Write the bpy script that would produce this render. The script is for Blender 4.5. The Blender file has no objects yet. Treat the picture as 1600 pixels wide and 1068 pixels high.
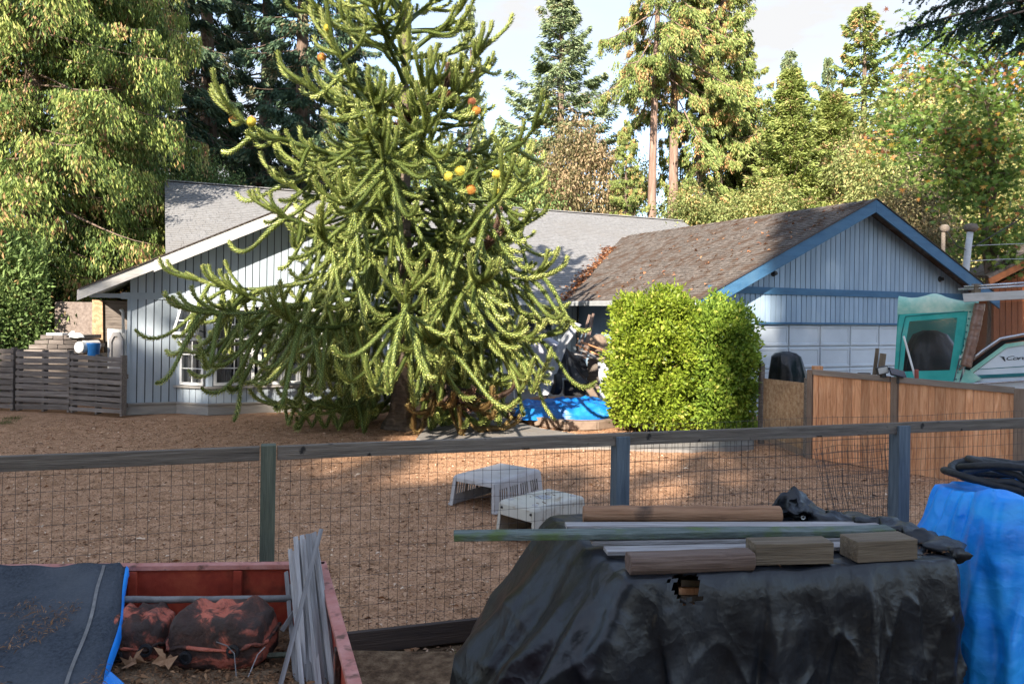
import bpy, math, random
import numpy as np
from mathutils import Matrix, Vector

random.seed(7); np.random.seed(7)
R = math.radians
scene = bpy.context.scene
COL = scene.collection

# ------------------------------------------------------------------ camera
F, PX, PY, ROLL, H = 1200.0, 800.0, 485.0, 0.015, 2.3
cam_d = bpy.data.cameras.new('camera')
cam = bpy.data.objects.new('camera', cam_d); COL.objects.link(cam)
cam_d.sensor_width = 36.0; cam_d.lens = 36.0 * F / 1600.0
cam_d.shift_y = -(534.0 - PY) / 1600.0
cam_d.clip_start = 0.05; cam_d.clip_end = 1500
cr, sr = math.cos(ROLL), math.sin(ROLL)
cam.matrix_world = Matrix(((cr, -sr, 0, 0), (0, 0, -1, 0), (sr, cr, 0, H), (0, 0, 0, 1)))
scene.camera = cam

# ------------------------------------------------------------------ sky, sun, exposure
SUN = Vector((-0.30, -0.824, 0.48)).normalized()
wd = bpy.data.worlds.new('World'); scene.world = wd; wd.use_nodes = True
nt = wd.node_tree; nt.nodes.clear()
def wn(t, **k):
    n = nt.nodes.new(t)
    for a, b in k.items(): setattr(n, a, b)
    return n
out = wn('ShaderNodeOutputWorld'); bg = wn('ShaderNodeBackground')
sky = wn('ShaderNodeTexSky', sky_type='NISHITA', sun_disc=False)
sky.sun_elevation = math.asin(SUN.z); sky.sun_rotation = math.atan2(SUN.x, SUN.y) % (2*math.pi)
sky.air_density = 0.8; sky.dust_density = 0.4; sky.ozone_density = 1.0
tc = wn('ShaderNodeTexCoord'); mp = wn('ShaderNodeMapping'); mp.inputs['Scale'].default_value = (1.1, 1.1, 3.2)
mp.inputs['Location'].default_value = (0.35, 0.1, 0.25)
nz = wn('ShaderNodeTexNoise'); nz.inputs['Scale'].default_value = 2.1; nz.inputs['Detail'].default_value = 7; nz.inputs['Roughness'].default_value = 0.55
rp = wn('ShaderNodeValToRGB'); rp.color_ramp.elements[0].position = 0.40; rp.color_ramp.elements[1].position = 0.64
mx = wn('ShaderNodeMix', data_type='RGBA'); mx.inputs['B'].default_value = (1.86, 1.87, 1.9, 1)
L = nt.links.new
L(tc.outputs['Generated'], mp.inputs['Vector']); L(mp.outputs[0], nz.inputs['Vector']); L(nz.outputs['Fac'], rp.inputs[0])
L(rp.outputs[0], mx.inputs['Factor']); L(sky.outputs[0], mx.inputs['A']); L(mx.outputs['Result'], bg.inputs['Color'])
bg.inputs['Strength'].default_value = 0.135
L(bg.outputs[0], out.inputs['Surface'])

sun_d = bpy.data.lights.new('sun', 'SUN'); sun = bpy.data.objects.new('sun', sun_d); COL.objects.link(sun)
sun_d.energy = 3.8; sun_d.angle = R(0.5); sun_d.color = (1.0, 0.91, 0.79)
sun.rotation_mode = 'QUATERNION'; sun.rotation_quaternion = SUN.to_track_quat('Z', 'Y'); sun.location = (-12, -33, 19)

scene.view_settings.view_transform = 'Standard'; scene.view_settings.look = 'None'
scene.view_settings.exposure = 1.90; scene.view_settings.gamma = 1.0; scene.view_settings.use_curve_mapping = False
scene.render.engine = 'CYCLES'
scene.cycles.max_bounces = 6; scene.cycles.diffuse_bounces = 3; scene.cycles.glossy_bounces = 2
scene.cycles.transmission_bounces = 4; scene.cycles.transparent_max_bounces = 8
scene.cycles.use_denoising = True

# ------------------------------------------------------------------ pixel (of the 1600 wide photo) <-> place
def ray(px, py):
    u, v = px - PX, py - PY
    return (u*cr + v*sr)/F, (v*cr - u*sr)/F
def P(px, py, Y):
    a, b = ray(px, py); return Vector((a*Y, Y, H - b*Y))
def G(px, py, z=0.0):
    a, b = ray(px, py); Y = (H - z)/b; return Vector((a*Y, Y, z))
def proj(p):
    x, y, z = p[0], p[1], p[2] - H
    return PX + F*(x*cr + z*sr)/y, PY - F*(z*cr - x*sr)/y
A0 = R(25); cA, sA = math.cos(A0), math.sin(A0)
def HU(u, v, z=0.0): return Vector((u*cA - v*sA, u*sA + v*cA, z))
RH = Matrix.Rotation(A0, 4, 'Z')

# ------------------------------------------------------------------ materials
def ramp(nt, pts):
    r = nt.nodes.new('ShaderNodeValToRGB'); e = r.color_ramp.elements
    while len(e) < len(pts): e.new(0.5)
    for i, (p, c) in enumerate(pts): e[i].position = p; e[i].color = (*c, 1)
    return r
def mat(name, cols, scale=6, stretch=(1,1,1), detail=6, rough=0.7, bump=0.0, bscale=None, spec=0.3, var=0.0,
        metal=0.0, spots=None, coat=0.0, rough2=None, dist=0.0):
    """noise-driven colour, optional second spot layer, bump, and a value shift per object"""
    m = bpy.data.materials.new(name); m.use_nodes = True; nt = m.node_tree; nt.nodes.clear(); L = nt.links.new
    N = nt.nodes.new
    o = N('ShaderNodeOutputMaterial'); b = N('ShaderNodeBsdfPrincipled'); L(b.outputs[0], o.inputs['Surface'])
    tc = N('ShaderNodeTexCoord'); mp = N('ShaderNodeMapping'); mp.inputs['Scale'].default_value = stretch
    L(tc.outputs['Object'], mp.inputs['Vector'])
    vec = mp.outputs[0]
    oi = N('ShaderNodeObjectInfo')
    ad = N('ShaderNodeVectorMath'); ad.operation = 'MULTIPLY_ADD'
    cb = N('ShaderNodeCombineXYZ')
    for k in range(3): L(oi.outputs['Random'], cb.inputs[k])
    ad.inputs[1].default_value = (37, 23, 51); L(cb.outputs[0], ad.inputs[0]); L(vec, ad.inputs[2]); vec = ad.outputs[0]
    n = N('ShaderNodeTexNoise'); n.inputs['Scale'].default_value = scale; n.inputs['Detail'].default_value = detail
    n.inputs['Roughness'].default_value = 0.65; n.inputs['Distortion'].default_value = dist
    L(vec, n.inputs['Vector'])
    if len(cols[0]) == 3:
        k = len(cols); cols = [(0.28 + 0.44*i/(max(1, k-1)), c) for i, c in enumerate(cols)]
    r = ramp(nt, cols); L(n.outputs['Fac'], r.inputs[0]); c = r.outputs[0]
    if spots:
        sc, lo, hi, scol = spots
        n2 = N('ShaderNodeTexNoise'); n2.inputs['Scale'].default_value = sc; n2.inputs['Detail'].default_value = 5; L(tc.outputs['Object'], n2.inputs['Vector'])
        mr = N('ShaderNodeMapRange'); mr.inputs['From Min'].default_value = lo; mr.inputs['From Max'].default_value = hi; L(n2.outputs['Fac'], mr.inputs['Value'])
        mxx = N('ShaderNodeMix'); mxx.data_type = 'RGBA'; L(mr.outputs[0], mxx.inputs['Factor']); L(c, mxx.inputs['A']); mxx.inputs['B'].default_value = (*scol, 1); c = mxx.outputs['Result']
    if var:
        mv = N('ShaderNodeMapRange'); mv.inputs['To Min'].default_value = 1 - var; mv.inputs['To Max'].default_value = 1 + var
        L(oi.outputs['Random'], mv.inputs['Value'])
        hs = N('ShaderNodeHueSaturation'); L(mv.outputs[0], hs.inputs['Value']); L(c, hs.inputs['Color']); c = hs.outputs[0]
    L(c, b.inputs['Base Color'])
    b.inputs['Roughness'].default_value = rough; b.inputs['Specular IOR Level'].default_value = spec
    b.inputs['Metallic'].default_value = metal; b.inputs['Coat Weight'].default_value = coat
    if rough2 is not None:
        mr = N('ShaderNodeMapRange'); mr.inputs['To Min'].default_value = rough; mr.inputs['To Max'].default_value = rough2
        L(n.outputs['Fac'], mr.inputs['Value']); L(mr.outputs[0], b.inputs['Roughness'])
    if bump:
        n3 = N('ShaderNodeTexNoise'); n3.inputs['Scale'].default_value = bscale or scale*3; n3.inputs['Detail'].default_value = 6
        L(vec, n3.inputs['Vector'])
        bp = N('ShaderNodeBump'); bp.inputs['Strength'].default_value = bump; bp.inputs['Distance'].default_value = 0.02
        L(n3.outputs['Fac'], bp.inputs['Height']); L(bp.outputs[0], b.inputs['Normal'])
    return m
def leafmat(name, pts, transl=0.3, rough=0.55, var=0.0):
    """colour runs with the tint stored on each leaf"""
    m = bpy.data.materials.new(name); m.use_nodes = True; nt = m.node_tree; nt.nodes.clear(); L = nt.links.new; N = nt.nodes.new
    o = N('ShaderNodeOutputMaterial'); b = N('ShaderNodeBsdfPrincipled'); t = N('ShaderNodeBsdfTranslucent'); mx = N('ShaderNodeMixShader')
    at = N('ShaderNodeAttribute'); at.attribute_name = 'tint'
    r = ramp(nt, pts); L(at.outputs['Fac'], r.inputs[0]); c = r.outputs[0]
    if var:
        oi = N('ShaderNodeObjectInfo'); mv = N('ShaderNodeMapRange'); mv.inputs['To Min'].default_value = 1-var; mv.inputs['To Max'].default_value = 1+var
        L(oi.outputs['Random'], mv.inputs['Value']); hs = N('ShaderNodeHueSaturation'); L(mv.outputs[0], hs.inputs['Value']); L(c, hs.inputs['Color']); c = hs.outputs[0]
    L(c, b.inputs['Base Color']); L(c, t.inputs['Color'])
    b.inputs['Roughness'].default_value = rough; b.inputs['Specular IOR Level'].default_value = 0.25
    mx.inputs[0].default_value = transl; L(b.outputs[0], mx.inputs[1]); L(t.outputs[0], mx.inputs[2]); L(mx.outputs[0], o.inputs['Surface'])
    return m
def glassmat(name, col, clear, rough=0.04, diff=(0.5,0.5,0.5), dfac=0.0):
    m = bpy.data.materials.new(name); m.use_nodes = True; nt = m.node_tree; nt.nodes.clear(); L = nt.links.new; N = nt.nodes.new
    o = N('ShaderNodeOutputMaterial'); b = N('ShaderNodeBsdfPrincipled'); t = N('ShaderNodeBsdfTransparent'); mx = N('ShaderNodeMixShader')
    tcc = N('ShaderNodeTexCoord'); n = N('ShaderNodeTexNoise'); n.inputs['Scale'].default_value = 4; n.inputs['Detail'].default_value = 4
    L(tcc.outputs['Object'], n.inputs['Vector'])
    r = ramp(nt, [(0.3, col), (0.7, tuple(min(1, c*1.7) for c in col))]); L(n.outputs['Fac'], r.inputs[0]); L(r.outputs[0], b.inputs['Base Color'])
    b.inputs['Roughness'].default_value = rough; b.inputs['Specular IOR Level'].default_value = 0.7
    mx.inputs[0].default_value = clear; L(b.outputs[0], mx.inputs[1]); L(t.outputs[0], mx.inputs[2]); L(mx.outputs[0], o.inputs['Surface'])
    return m

def tarpmat(name, cols, rough, wr=6.0, spec=0.5, stretch=(1,1,1), dust=None, bump=.30):
    """plastic sheet: crackled creases, soft dents and fine crinkle in the relief"""
    m = bpy.data.materials.new(name); m.use_nodes = True; nt = m.node_tree; nt.nodes.clear(); L = nt.links.new; N = nt.nodes.new
    o = N('ShaderNodeOutputMaterial'); b = N('ShaderNodeBsdfPrincipled'); L(b.outputs[0], o.inputs['Surface'])
    tc = N('ShaderNodeTexCoord'); mp = N('ShaderNodeMapping'); mp.inputs['Scale'].default_value = stretch; L(tc.outputs['Object'], mp.inputs['Vector'])
    n = N('ShaderNodeTexNoise'); n.inputs['Scale'].default_value = 2.4; n.inputs['Detail'].default_value = 9; n.inputs['Roughness'].default_value = .62; n.inputs['Distortion'].default_value = .8; L(mp.outputs[0], n.inputs['Vector'])
    r = ramp(nt, cols); L(n.outputs['Fac'], r.inputs[0]); c = r.outputs[0]
    if dust:
        n2 = N('ShaderNodeTexNoise'); n2.inputs['Scale'].default_value = 7; n2.inputs['Detail'].default_value = 8; n2.inputs['Roughness'].default_value = .75; L(tc.outputs['Object'], n2.inputs['Vector'])
        mr = N('ShaderNodeMapRange'); mr.inputs['From Min'].default_value = .55; mr.inputs['From Max'].default_value = .80; L(n2.outputs['Fac'], mr.inputs['Value'])
        mm = N('ShaderNodeMix'); mm.data_type = 'RGBA'; L(mr.outputs[0], mm.inputs['Factor']); L(c, mm.inputs['A']); mm.inputs['B'].default_value = (*dust, 1); c = mm.outputs['Result']
    L(c, b.inputs['Base Color']); b.inputs['Specular IOR Level'].default_value = spec
    mr2 = N('ShaderNodeMapRange'); mr2.inputs['To Min'].default_value = rough; mr2.inputs['To Max'].default_value = rough + .28; L(n.outputs['Fac'], mr2.inputs['Value']); L(mr2.outputs[0], b.inputs['Roughness'])
    dn = N('ShaderNodeTexNoise'); dn.inputs['Scale'].default_value = 3; dn.inputs['Detail'].default_value = 4; L(mp.outputs[0], dn.inputs['Vector'])
    ma = N('ShaderNodeVectorMath'); ma.operation = 'MULTIPLY_ADD'; ma.inputs[1].default_value = (.45,.45,.45); L(dn.outputs['Color'], ma.inputs[0]); L(mp.outputs[0], ma.inputs[2])
    hs = []
    for sc, k in ((wr*.6, 1.0), (wr*1.9, .45), (wr*6.5, .3)):
        v = N('ShaderNodeTexVoronoi'); v.feature = 'F1'; v.distance = 'EUCLIDEAN'; v.inputs['Scale'].default_value = sc; v.inputs['Randomness'].default_value = 1; L(ma.outputs[0], v.inputs['Vector'])
        mu = N('ShaderNodeMath'); mu.operation = 'MULTIPLY'; mu.inputs[1].default_value = k/sc*wr; L(v.outputs['Distance'], mu.inputs[0]); hs.append(mu)
    x = hs[0]
    for y in hs[1:]:
        ad = N('ShaderNodeMath'); ad.operation = 'ADD'; L(x.outputs[0], ad.inputs[0]); L(y.outputs[0], ad.inputs[1]); x = ad
    bp = N('ShaderNodeBump'); bp.inputs['Strength'].default_value = bump; bp.inputs['Distance'].default_value = .04; L(x.outputs[0], bp.inputs['Height']); L(bp.outputs[0], b.inputs['Normal'])
    return m

MT = {}
MT['dirt'] = mat('dirt', [(0.25,(0.209,0.111,0.058)),(0.45,(0.417,0.230,0.127)),(0.62,(0.553,0.317,0.184)),(0.8,(0.667,0.422,0.267))], 7, detail=10, rough=0.95, bump=0.9, bscale=28, spec=0.1,
               spots=(52, 0.50, 0.66, (0.15,0.09,0.055)))
MT['litter'] = mat('litter', [(0.25,(0.04,0.026,0.017)),(0.45,(0.14,0.088,0.052)),(0.65,(0.26,0.175,0.105)),(0.85,(0.40,0.29,0.18))], 16, detail=10, rough=0.95, bump=1.0, bscale=60, spec=0.1)
MT['chip'] = leafmat('chip', [(0,(0.109,0.061,0.034)),(0.4,(0.370,0.208,0.118)),(0.75,(0.608,0.372,0.226)),(1,(0.776,0.588,0.415))], 0.0, 0.9)
MT['concrete'] = mat('concrete', [(0.17,0.155,0.14),(0.26,0.24,0.22)], 5, rough=0.9, bump=0.3, bscale=60, spots=(1.5,0.5,0.75,(0.2,0.17,0.14)))
MT['shingle'] = mat('shingle', [(0.175,0.172,0.17),(0.275,0.27,0.268)], 11, rough=0.9, bump=0.4, bscale=90, spec=0.15, spots=(0.6,0.5,0.8,(0.21,0.20,0.19)))
MT['shingle_garage'] = mat('shingle_garage', [(0.055,0.047,0.042),(0.135,0.115,0.10),(0.24,0.205,0.18)], 9, rough=0.95, bump=0.5, bscale=80, spec=0.1, spots=(2.6,0.48,0.62,(0.10,0.068,0.05)))
MT['wall_paint'] = mat('wall_paint', [(0.33,0.385,0.435),(0.43,0.485,0.53)], 2.5, (1,1,0.3), rough=0.75, bump=0.15, bscale=40, var=0.07, spots=(1.4,0.55,0.85,(0.30,0.34,0.38)))
MT['garage_paint'] = mat('garage_paint', [(0.235,0.325,0.425),(0.355,0.45,0.545)], 2.5, (1,1,0.25), rough=0.75, bump=0.15, bscale=40, var=0.09, spots=(1.4,0.5,0.8,(0.23,0.30,0.37)))
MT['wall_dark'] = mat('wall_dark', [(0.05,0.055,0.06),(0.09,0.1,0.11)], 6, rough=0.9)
MT['blue_trim'] = mat('blue_trim', [(0.035,0.105,0.20),(0.065,0.165,0.28)], 3, (0.6,0.6,3), rough=0.6, bump=0.15, bscale=30, spots=(2.2,0.5,0.8,(0.075,0.155,0.24)))
MT['pale_trim'] = mat('pale_trim', [(0.42,0.40,0.37),(0.58,0.56,0.53)], 4, (0.5,0.5,4), rough=0.75, bump=0.2, bscale=25, spots=(3,0.55,0.8,(0.34,0.31,0.27)))
MT['soffit'] = mat('soffit', [(0.34,0.35,0.36),(0.42,0.43,0.44)], 3, rough=0.85)
MT['door_white'] = mat('door_white', [(0.46,0.51,0.56),(0.55,0.60,0.645)], 2, rough=0.5, spots=(1.5,0.5,0.9,(0.42,0.46,0.50)))
MT['white'] = mat('white', [(0.62,0.62,0.60),(0.76,0.76,0.74)], 4, rough=0.5, spots=(3,0.58,0.9,(0.5,0.47,0.42)))
MT['gutter'] = mat('gutter', [(0.42,0.44,0.45),(0.56,0.57,0.57)], 3, (1,1,4), rough=0.45, spots=(2.5,0.5,0.8,(0.3,0.31,0.3)))
MT['plinth'] = mat('plinth', [(0.25,0.23,0.21),(0.36,0.34,0.31)], 4, (0.5,0.5,3), rough=0.85, bump=0.2)
MT['glass'] = glassmat('glass', (0.03,0.035,0.04), 0.68)
MT['curtain'] = mat('curtain', [(0.6,0.6,0.6),(0.8,0.8,0.8)], 3, (6,6,0.3), rough=0.9)
MT['dark'] = mat('dark', [(0.012,0.012,0.013),(0.03,0.03,0.03)], 5, rough=0.9)
MT['black_tarp'] = tarpmat('black_tarp', [(0.3,(0.004,0.005,0.007)),(0.55,(0.010,0.012,0.016)),(0.75,(0.022,0.027,0.036))], .25, 6.0, .5, dust=(0.040,0.036,0.032), bump=.27)
MT['blue_tarp_bed'] = tarpmat('blue_tarp_bed', [(0.3,(0.003,0.085,0.34)),(0.5,(0.006,0.15,0.50)),(0.72,(0.016,0.25,0.64))], .30, 6.0, .45, (.7,.7,1.6))
MT['blue_tarp'] = tarpmat('blue_tarp', [(0.3,(0.004,0.16,0.60)),(0.5,(0.007,0.27,0.85)),(0.72,(0.03,0.40,0.92))], .26, 5.0, .45, (.8,.8,1.3), bump=.36)
MT['grey_cloth'] = mat('grey_cloth', [(0.033,0.039,0.048),(0.08,0.09,0.105)], 60, detail=3, rough=0.95, bump=0.4, bscale=160, spec=0.1, spots=(2.5,0.45,0.8,(0.10,0.108,0.12)))
MT['old_wood'] = mat('old_wood', [(0.25,(0.06,0.048,0.04)),(0.5,(0.135,0.11,0.092)),(0.75,(0.23,0.2,0.17))], 8, (0.35,5,5), rough=0.85, bump=0.5, bscale=22, var=0.22)
MT['grey_wood'] = mat('grey_wood', [(0.22,(0.13,0.115,0.105)),(0.5,(0.29,0.27,0.26)),(0.8,(0.47,0.45,0.44))], 8, (0.35,6,6), rough=0.85, bump=0.4, bscale=22, var=0.38)
MT['pallet_wood'] = mat('pallet_wood', [(0.25,(0.09,0.07,0.06)),(0.5,(0.165,0.138,0.12)),(0.75,(0.26,0.225,0.20))], 6, (0.4,5,5), rough=0.9, bump=0.4, var=0.25)
MT['rail_wood'] = mat('rail_wood', [(0.25,(0.077,0.061,0.048)),(0.5,(0.165,0.134,0.106)),(0.78,(0.286,0.239,0.190))], 7, (0.3,6,6), rough=0.85, bump=0.5, bscale=20, var=0.12, spots=(9,0.66,0.72,(0.03,0.026,0.022)))
MT['post_green'] = mat('post_green', [(0.075,0.085,0.062),(0.155,0.165,0.118)], 7, (6,6,0.4), rough=0.85, bump=0.4, bscale=20)
MT['post_blue'] = mat('post_blue', [(0.07,0.09,0.11),(0.155,0.19,0.22)], 7, (6,6,0.4), rough=0.8, bump=0.4, bscale=20)
MT['kick_board'] = mat('kick_board', [(0.042,0.032,0.028),(0.09,0.066,0.055)], 7, (0.3,6,6), rough=0.85, bump=0.4)
MT['cedar'] = mat('cedar', [(0.22,(0.30,0.11,0.052)),(0.42,(0.56,0.25,0.115)),(0.6,(0.70,0.36,0.185)),(0.85,(0.76,0.48,0.31))], 5, (5,5,0.45), rough=0.8, bump=0.35, bscale=16, var=0.26, dist=1.3)
MT['cedar_grey'] = mat('cedar_grey', [(0.18,0.14,0.11),(0.30,0.245,0.20)], 6, (0.4,5,5), rough=0.85, bump=0.35, var=0.1)
MT['cedar_post'] = mat('cedar_post', [(0.17,0.115,0.08),(0.29,0.21,0.155)], 6, (5,5,0.4), rough=0.85, bump=0.35, var=0.1)
MT['osb'] = mat('osb', [(0.24,(0.20,0.11,0.06)),(0.5,(0.37,0.23,0.13)),(0.78,(0.52,0.37,0.23))], 14, (1,1,1), detail=3, rough=0.85, bump=0.3, bscale=40, spots=(2,0.5,0.8,(0.24,0.15,0.09)))
MT['osb_grey'] = mat('osb_grey', [(0.13,0.10,0.085),(0.26,0.21,0.18)], 16, detail=3, rough=0.9, bump=0.3, bscale=40, spots=(2,0.5,0.8,(0.12,0.1,0.085)))
MT['wire'] = mat('wire', [(0.045,0.04,0.038),(0.11,0.10,0.095)], 20, rough=0.6, metal=0.4)
MT['log'] = mat('log', [(0.25,(0.180,0.090,0.047)),(0.5,(0.306,0.161,0.088)),(0.78,(0.432,0.253,0.149))], 7, (0.25,5,5), rough=0.75, bump=0.4, bscale=18, spots=(4,0.62,0.75,(0.08,0.05,0.035)))
MT['log_dark'] = mat('log_dark', [(0.25,(0.078,0.050,0.039)),(0.5,(0.150,0.100,0.078)),(0.78,(0.247,0.180,0.149))], 8, (0.25,6,6), rough=0.75, bump=0.5, bscale=22)
MT['beam'] = mat('beam', [(0.25,(0.081,0.060,0.041)),(0.5,(0.155,0.117,0.079)),(0.78,(0.250,0.198,0.142))], 7, (0.3,6,6), rough=0.8, bump=0.4, bscale=22)
MT['green_wood'] = mat('green_wood', [(0.25,(0.05,0.065,0.055)),(0.5,(0.115,0.14,0.125)),(0.78,(0.22,0.255,0.24))], 9, (0.6,4,4), rough=0.85, bump=0.5, bscale=26, spots=(6,0.5,0.68,(0.10,0.14,0.05)))
MT['red_paint'] = mat('red_paint', [(0.25,(0.16,0.022,0.012)),(0.5,(0.33,0.045,0.024)),(0.75,(0.48,0.10,0.045))], 5, rough=0.6, bump=0.25, spots=(4,0.55,0.72,(0.05,0.022,0.016)))
MT['red_edge'] = mat('red_edge', [(0.42,0.15,0.12),(0.56,0.27,0.23)], 9, rough=0.7, bump=0.3, spots=(14,0.56,0.7,(0.16,0.08,0.06)))
MT['rust'] = mat('rust', [(0.28,(0.022,0.014,0.011)),(0.46,(0.065,0.036,0.028)),(0.51,(0.13,0.052,0.036)),(0.55,(0.50,0.13,0.08)),(0.85,(0.56,0.25,0.18))], 3.0, detail=11, rough=0.8, bump=1.0, bscale=26, spots=(8,0.5,0.6,(0.055,0.036,0.03)), dist=0.9)
MT['metal_rod'] = mat('metal_rod', [(0.13,0.125,0.12),(0.27,0.26,0.25)], 12, rough=0.6, metal=0.3, bump=0.2)
MT['plastic_grey'] = mat('plastic_grey', [(0.38,0.355,0.345),(0.48,0.455,0.44)], 4, rough=0.55, spots=(5,0.55,0.75,(0.33,0.29,0.27)))
MT['plastic_cream'] = mat('plastic_cream', [(0.45,0.42,0.355),(0.57,0.54,0.465)], 4, rough=0.5, spots=(9,0.56,0.70,(0.34,0.28,0.21)))
MT['rubber'] = mat('rubber', [(0.012,0.012,0.013),(0.03,0.03,0.031)], 9, rough=0.55, bump=0.3, bscale=30)
MT['bark'] = mat('bark', [(0.25,(0.07,0.048,0.036)),(0.5,(0.17,0.12,0.09)),(0.78,(0.30,0.225,0.175))], 5, (3,3,0.6), rough=0.95, bump=1.0, bscale=12)
MT['bark_pink'] = mat('bark_pink', [(0.25,(0.12,0.075,0.055)),(0.5,(0.25,0.165,0.125)),(0.78,(0.40,0.28,0.22))], 3, (3,3,0.5), rough=0.95, bump=1.0, bscale=6)
MT['puzzle_bark'] = mat('puzzle_bark', [(0.25,(0.05,0.037,0.028)),(0.5,(0.12,0.09,0.068)),(0.78,(0.22,0.17,0.125))], 6, (1,1,3), rough=0.95, bump=1.0, bscale=10)
MT['teal'] = mat('teal', [(0.025,0.31,0.27),(0.06,0.42,0.37)], 3, rough=0.75, bump=0.25, spots=(2.2,0.55,0.85,(0.22,0.47,0.40)))
MT['teal_dark'] = mat('teal_dark', [(0.015,0.11,0.12),(0.03,0.18,0.19)], 4, rough=0.5)
MT['teal_pale'] = mat('teal_pale', [(0.3,(0.10,0.42,0.34)),(0.5,(0.32,0.56,0.46)),(0.68,(0.62,0.70,0.56))], 2.2, rough=0.8, bump=0.25)
MT['boat_white'] = mat('boat_white', [(0.55,0.60,0.64),(0.66,0.70,0.73)], 2, rough=0.3, spots=(3,0.55,0.9,(0.5,0.54,0.56)))
MT['vinyl'] = glassmat('vinyl', (0.05,0.05,0.05), 0.84, 0.06)
MT['chrome'] = mat('chrome', [(0.45,0.45,0.47),(0.6,0.6,0.62)], 5, rough=0.25, metal=0.8)
MT['brown_wrap'] = mat('brown_wrap', [(0.13,0.065,0.045),(0.30,0.17,0.12)], 7, rough=0.35, spec=0.6, bump=0.6, bscale=20)
MT['brown_siding'] = mat('brown_siding', [(0.19,0.062,0.024),(0.30,0.10,0.04)], 5, (4,4,0.5), rough=0.8, var=0.15)
MT['brown_trim'] = mat('brown_trim', [(0.33,0.11,0.04),(0.43,0.155,0.06)], 5, rough=0.7)
MT['red_post'] = mat('red_post', [(0.22,0.05,0.035),(0.33,0.085,0.06)], 6, rough=0.75)
MT['panel_grey'] = mat('panel_grey', [(0.29,0.30,0.32),(0.40,0.41,0.43)], 4, rough=0.6)
MT['tent_grey'] = mat('tent_grey', [(0.33,0.33,0.38),(0.45,0.45,0.50)], 3, rough=0.85)
MT['card'] = mat('card', [(0.16,0.115,0.085),(0.27,0.20,0.15)], 6, rough=0.9)
MT['blue_plastic'] = mat('blue_plastic', [(0.02,0.12,0.38),(0.04,0.2,0.5)], 4, rough=0.4)
MT['dry_leaf'] = mat('dry_leaf', [(0.26,0.13,0.065),(0.45,0.27,0.15)], 30, rough=0.8)
MT['ink'] = mat('ink', [(0.012,0.014,0.016),(0.02,0.022,0.025)], 5, rough=0.5)
MT['lamp_black'] = mat('lamp_black', [(0.02,0.02,0.022),(0.04,0.04,0.042)], 8, rough=0.4)
MT['solar'] = mat('solar', [(0.012,0.014,0.03),(0.025,0.03,0.055)], 8, rough=0.1, spec=0.7)
MT['lens'] = mat('lens', [(0.4,0.4,0.38),(0.5,0.5,0.48)], 8, rough=0.2)
MT['orange_leaf'] = leafmat('orange_leaf', [(0,(0.16,0.06,0.03)),(0.5,(0.36,0.15,0.07)),(1,(0.5,0.27,0.13))], 0.15)
MT['needle_litter'] = leafmat('needle_litter', [(0,(0.09,0.045,0.022)),(0.6,(0.24,0.12,0.055)),(1,(0.36,0.2,0.1))], 0.0, 0.9)
MT['cone'] = mat('cone', [(0.42,0.16,0.035),(0.60,0.30,0.06)], 40, rough=0.8, bump=0.8, bscale=70)
MT['cone_yellow'] = mat('cone_yellow', [(0.50,0.40,0.04),(0.66,0.56,0.10)], 40, rough=0.8, bump=0.8, bscale=70)
MT['cone_red'] = mat('cone_red', [(0.16,0.055,0.03),(0.30,0.11,0.05)], 40, rough=0.8, bump=0.8, bscale=70)
# foliage
MT['puzzle'] = leafmat('puzzle', [(0,(0.045,0.068,0.021)),(0.4,(0.168,0.215,0.052)),(0.72,(0.336,0.374,0.098)),(1,(0.493,0.506,0.184))], 0.10, 0.42)
MT['puzzle_dead'] = leafmat('puzzle_dead', [(0,(0.04,0.028,0.022)),(0.18,(0.06,0.04,0.03)),(0.5,(0.24,0.125,0.085)),(1,(0.38,0.23,0.165))], 0.0, 0.8)
MT['puzzle_rust'] = leafmat('puzzle_rust', [(0,(0.09,0.06,0.02)),(0.5,(0.22,0.135,0.05)),(1,(0.28,0.24,0.07))], 0.0, 0.7)
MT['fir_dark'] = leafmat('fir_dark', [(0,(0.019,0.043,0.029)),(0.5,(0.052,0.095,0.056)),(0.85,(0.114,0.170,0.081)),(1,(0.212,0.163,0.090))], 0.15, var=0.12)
MT['fir_pale'] = leafmat('fir_pale', [(0,(0.095,0.141,0.076)),(0.5,(0.237,0.312,0.155)),(0.9,(0.398,0.444,0.227)),(1,(0.491,0.416,0.246))], 0.25, var=0.1)
MT['fir_warm'] = leafmat('fir_warm', [(0,(0.076,0.113,0.034)),(0.45,(0.217,0.284,0.080)),(0.82,(0.378,0.425,0.132)),(0.93,(0.567,0.397,0.170)),(1,(0.680,0.359,0.170))], 0.25, var=0.08)
MT['cedar_leaf'] = leafmat('cedar_leaf', [(0,(0.026,0.049,0.018)),(0.3,(0.071,0.121,0.033)),(0.6,(0.200,0.271,0.066)),(0.82,(0.386,0.444,0.116)),(0.92,(0.515,0.486,0.170)),(1,(0.429,0.200,0.116))], 0.28)
MT['cypress_leaf'] = leafmat('cypress_leaf', [(0,(0.095,0.142,0.037)),(0.45,(0.285,0.358,0.095)),(0.9,(0.492,0.518,0.168)),(1,(0.569,0.333,0.211))], 0.28, var=0.08)
MT['hedge_leaf'] = leafmat('hedge_leaf', [(0,(0.056,0.098,0.033)),(0.5,(0.188,0.275,0.088)),(0.92,(0.341,0.439,0.165)),(1,(0.483,0.220,0.110))], 0.25)
MT['shrub_leaf'] = leafmat('shrub_leaf', [(0,(0.080,0.128,0.013)),(0.45,(0.240,0.320,0.032)),(0.85,(0.405,0.480,0.064)),(1,(0.490,0.426,0.107))], 0.35, 0.4)
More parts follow.
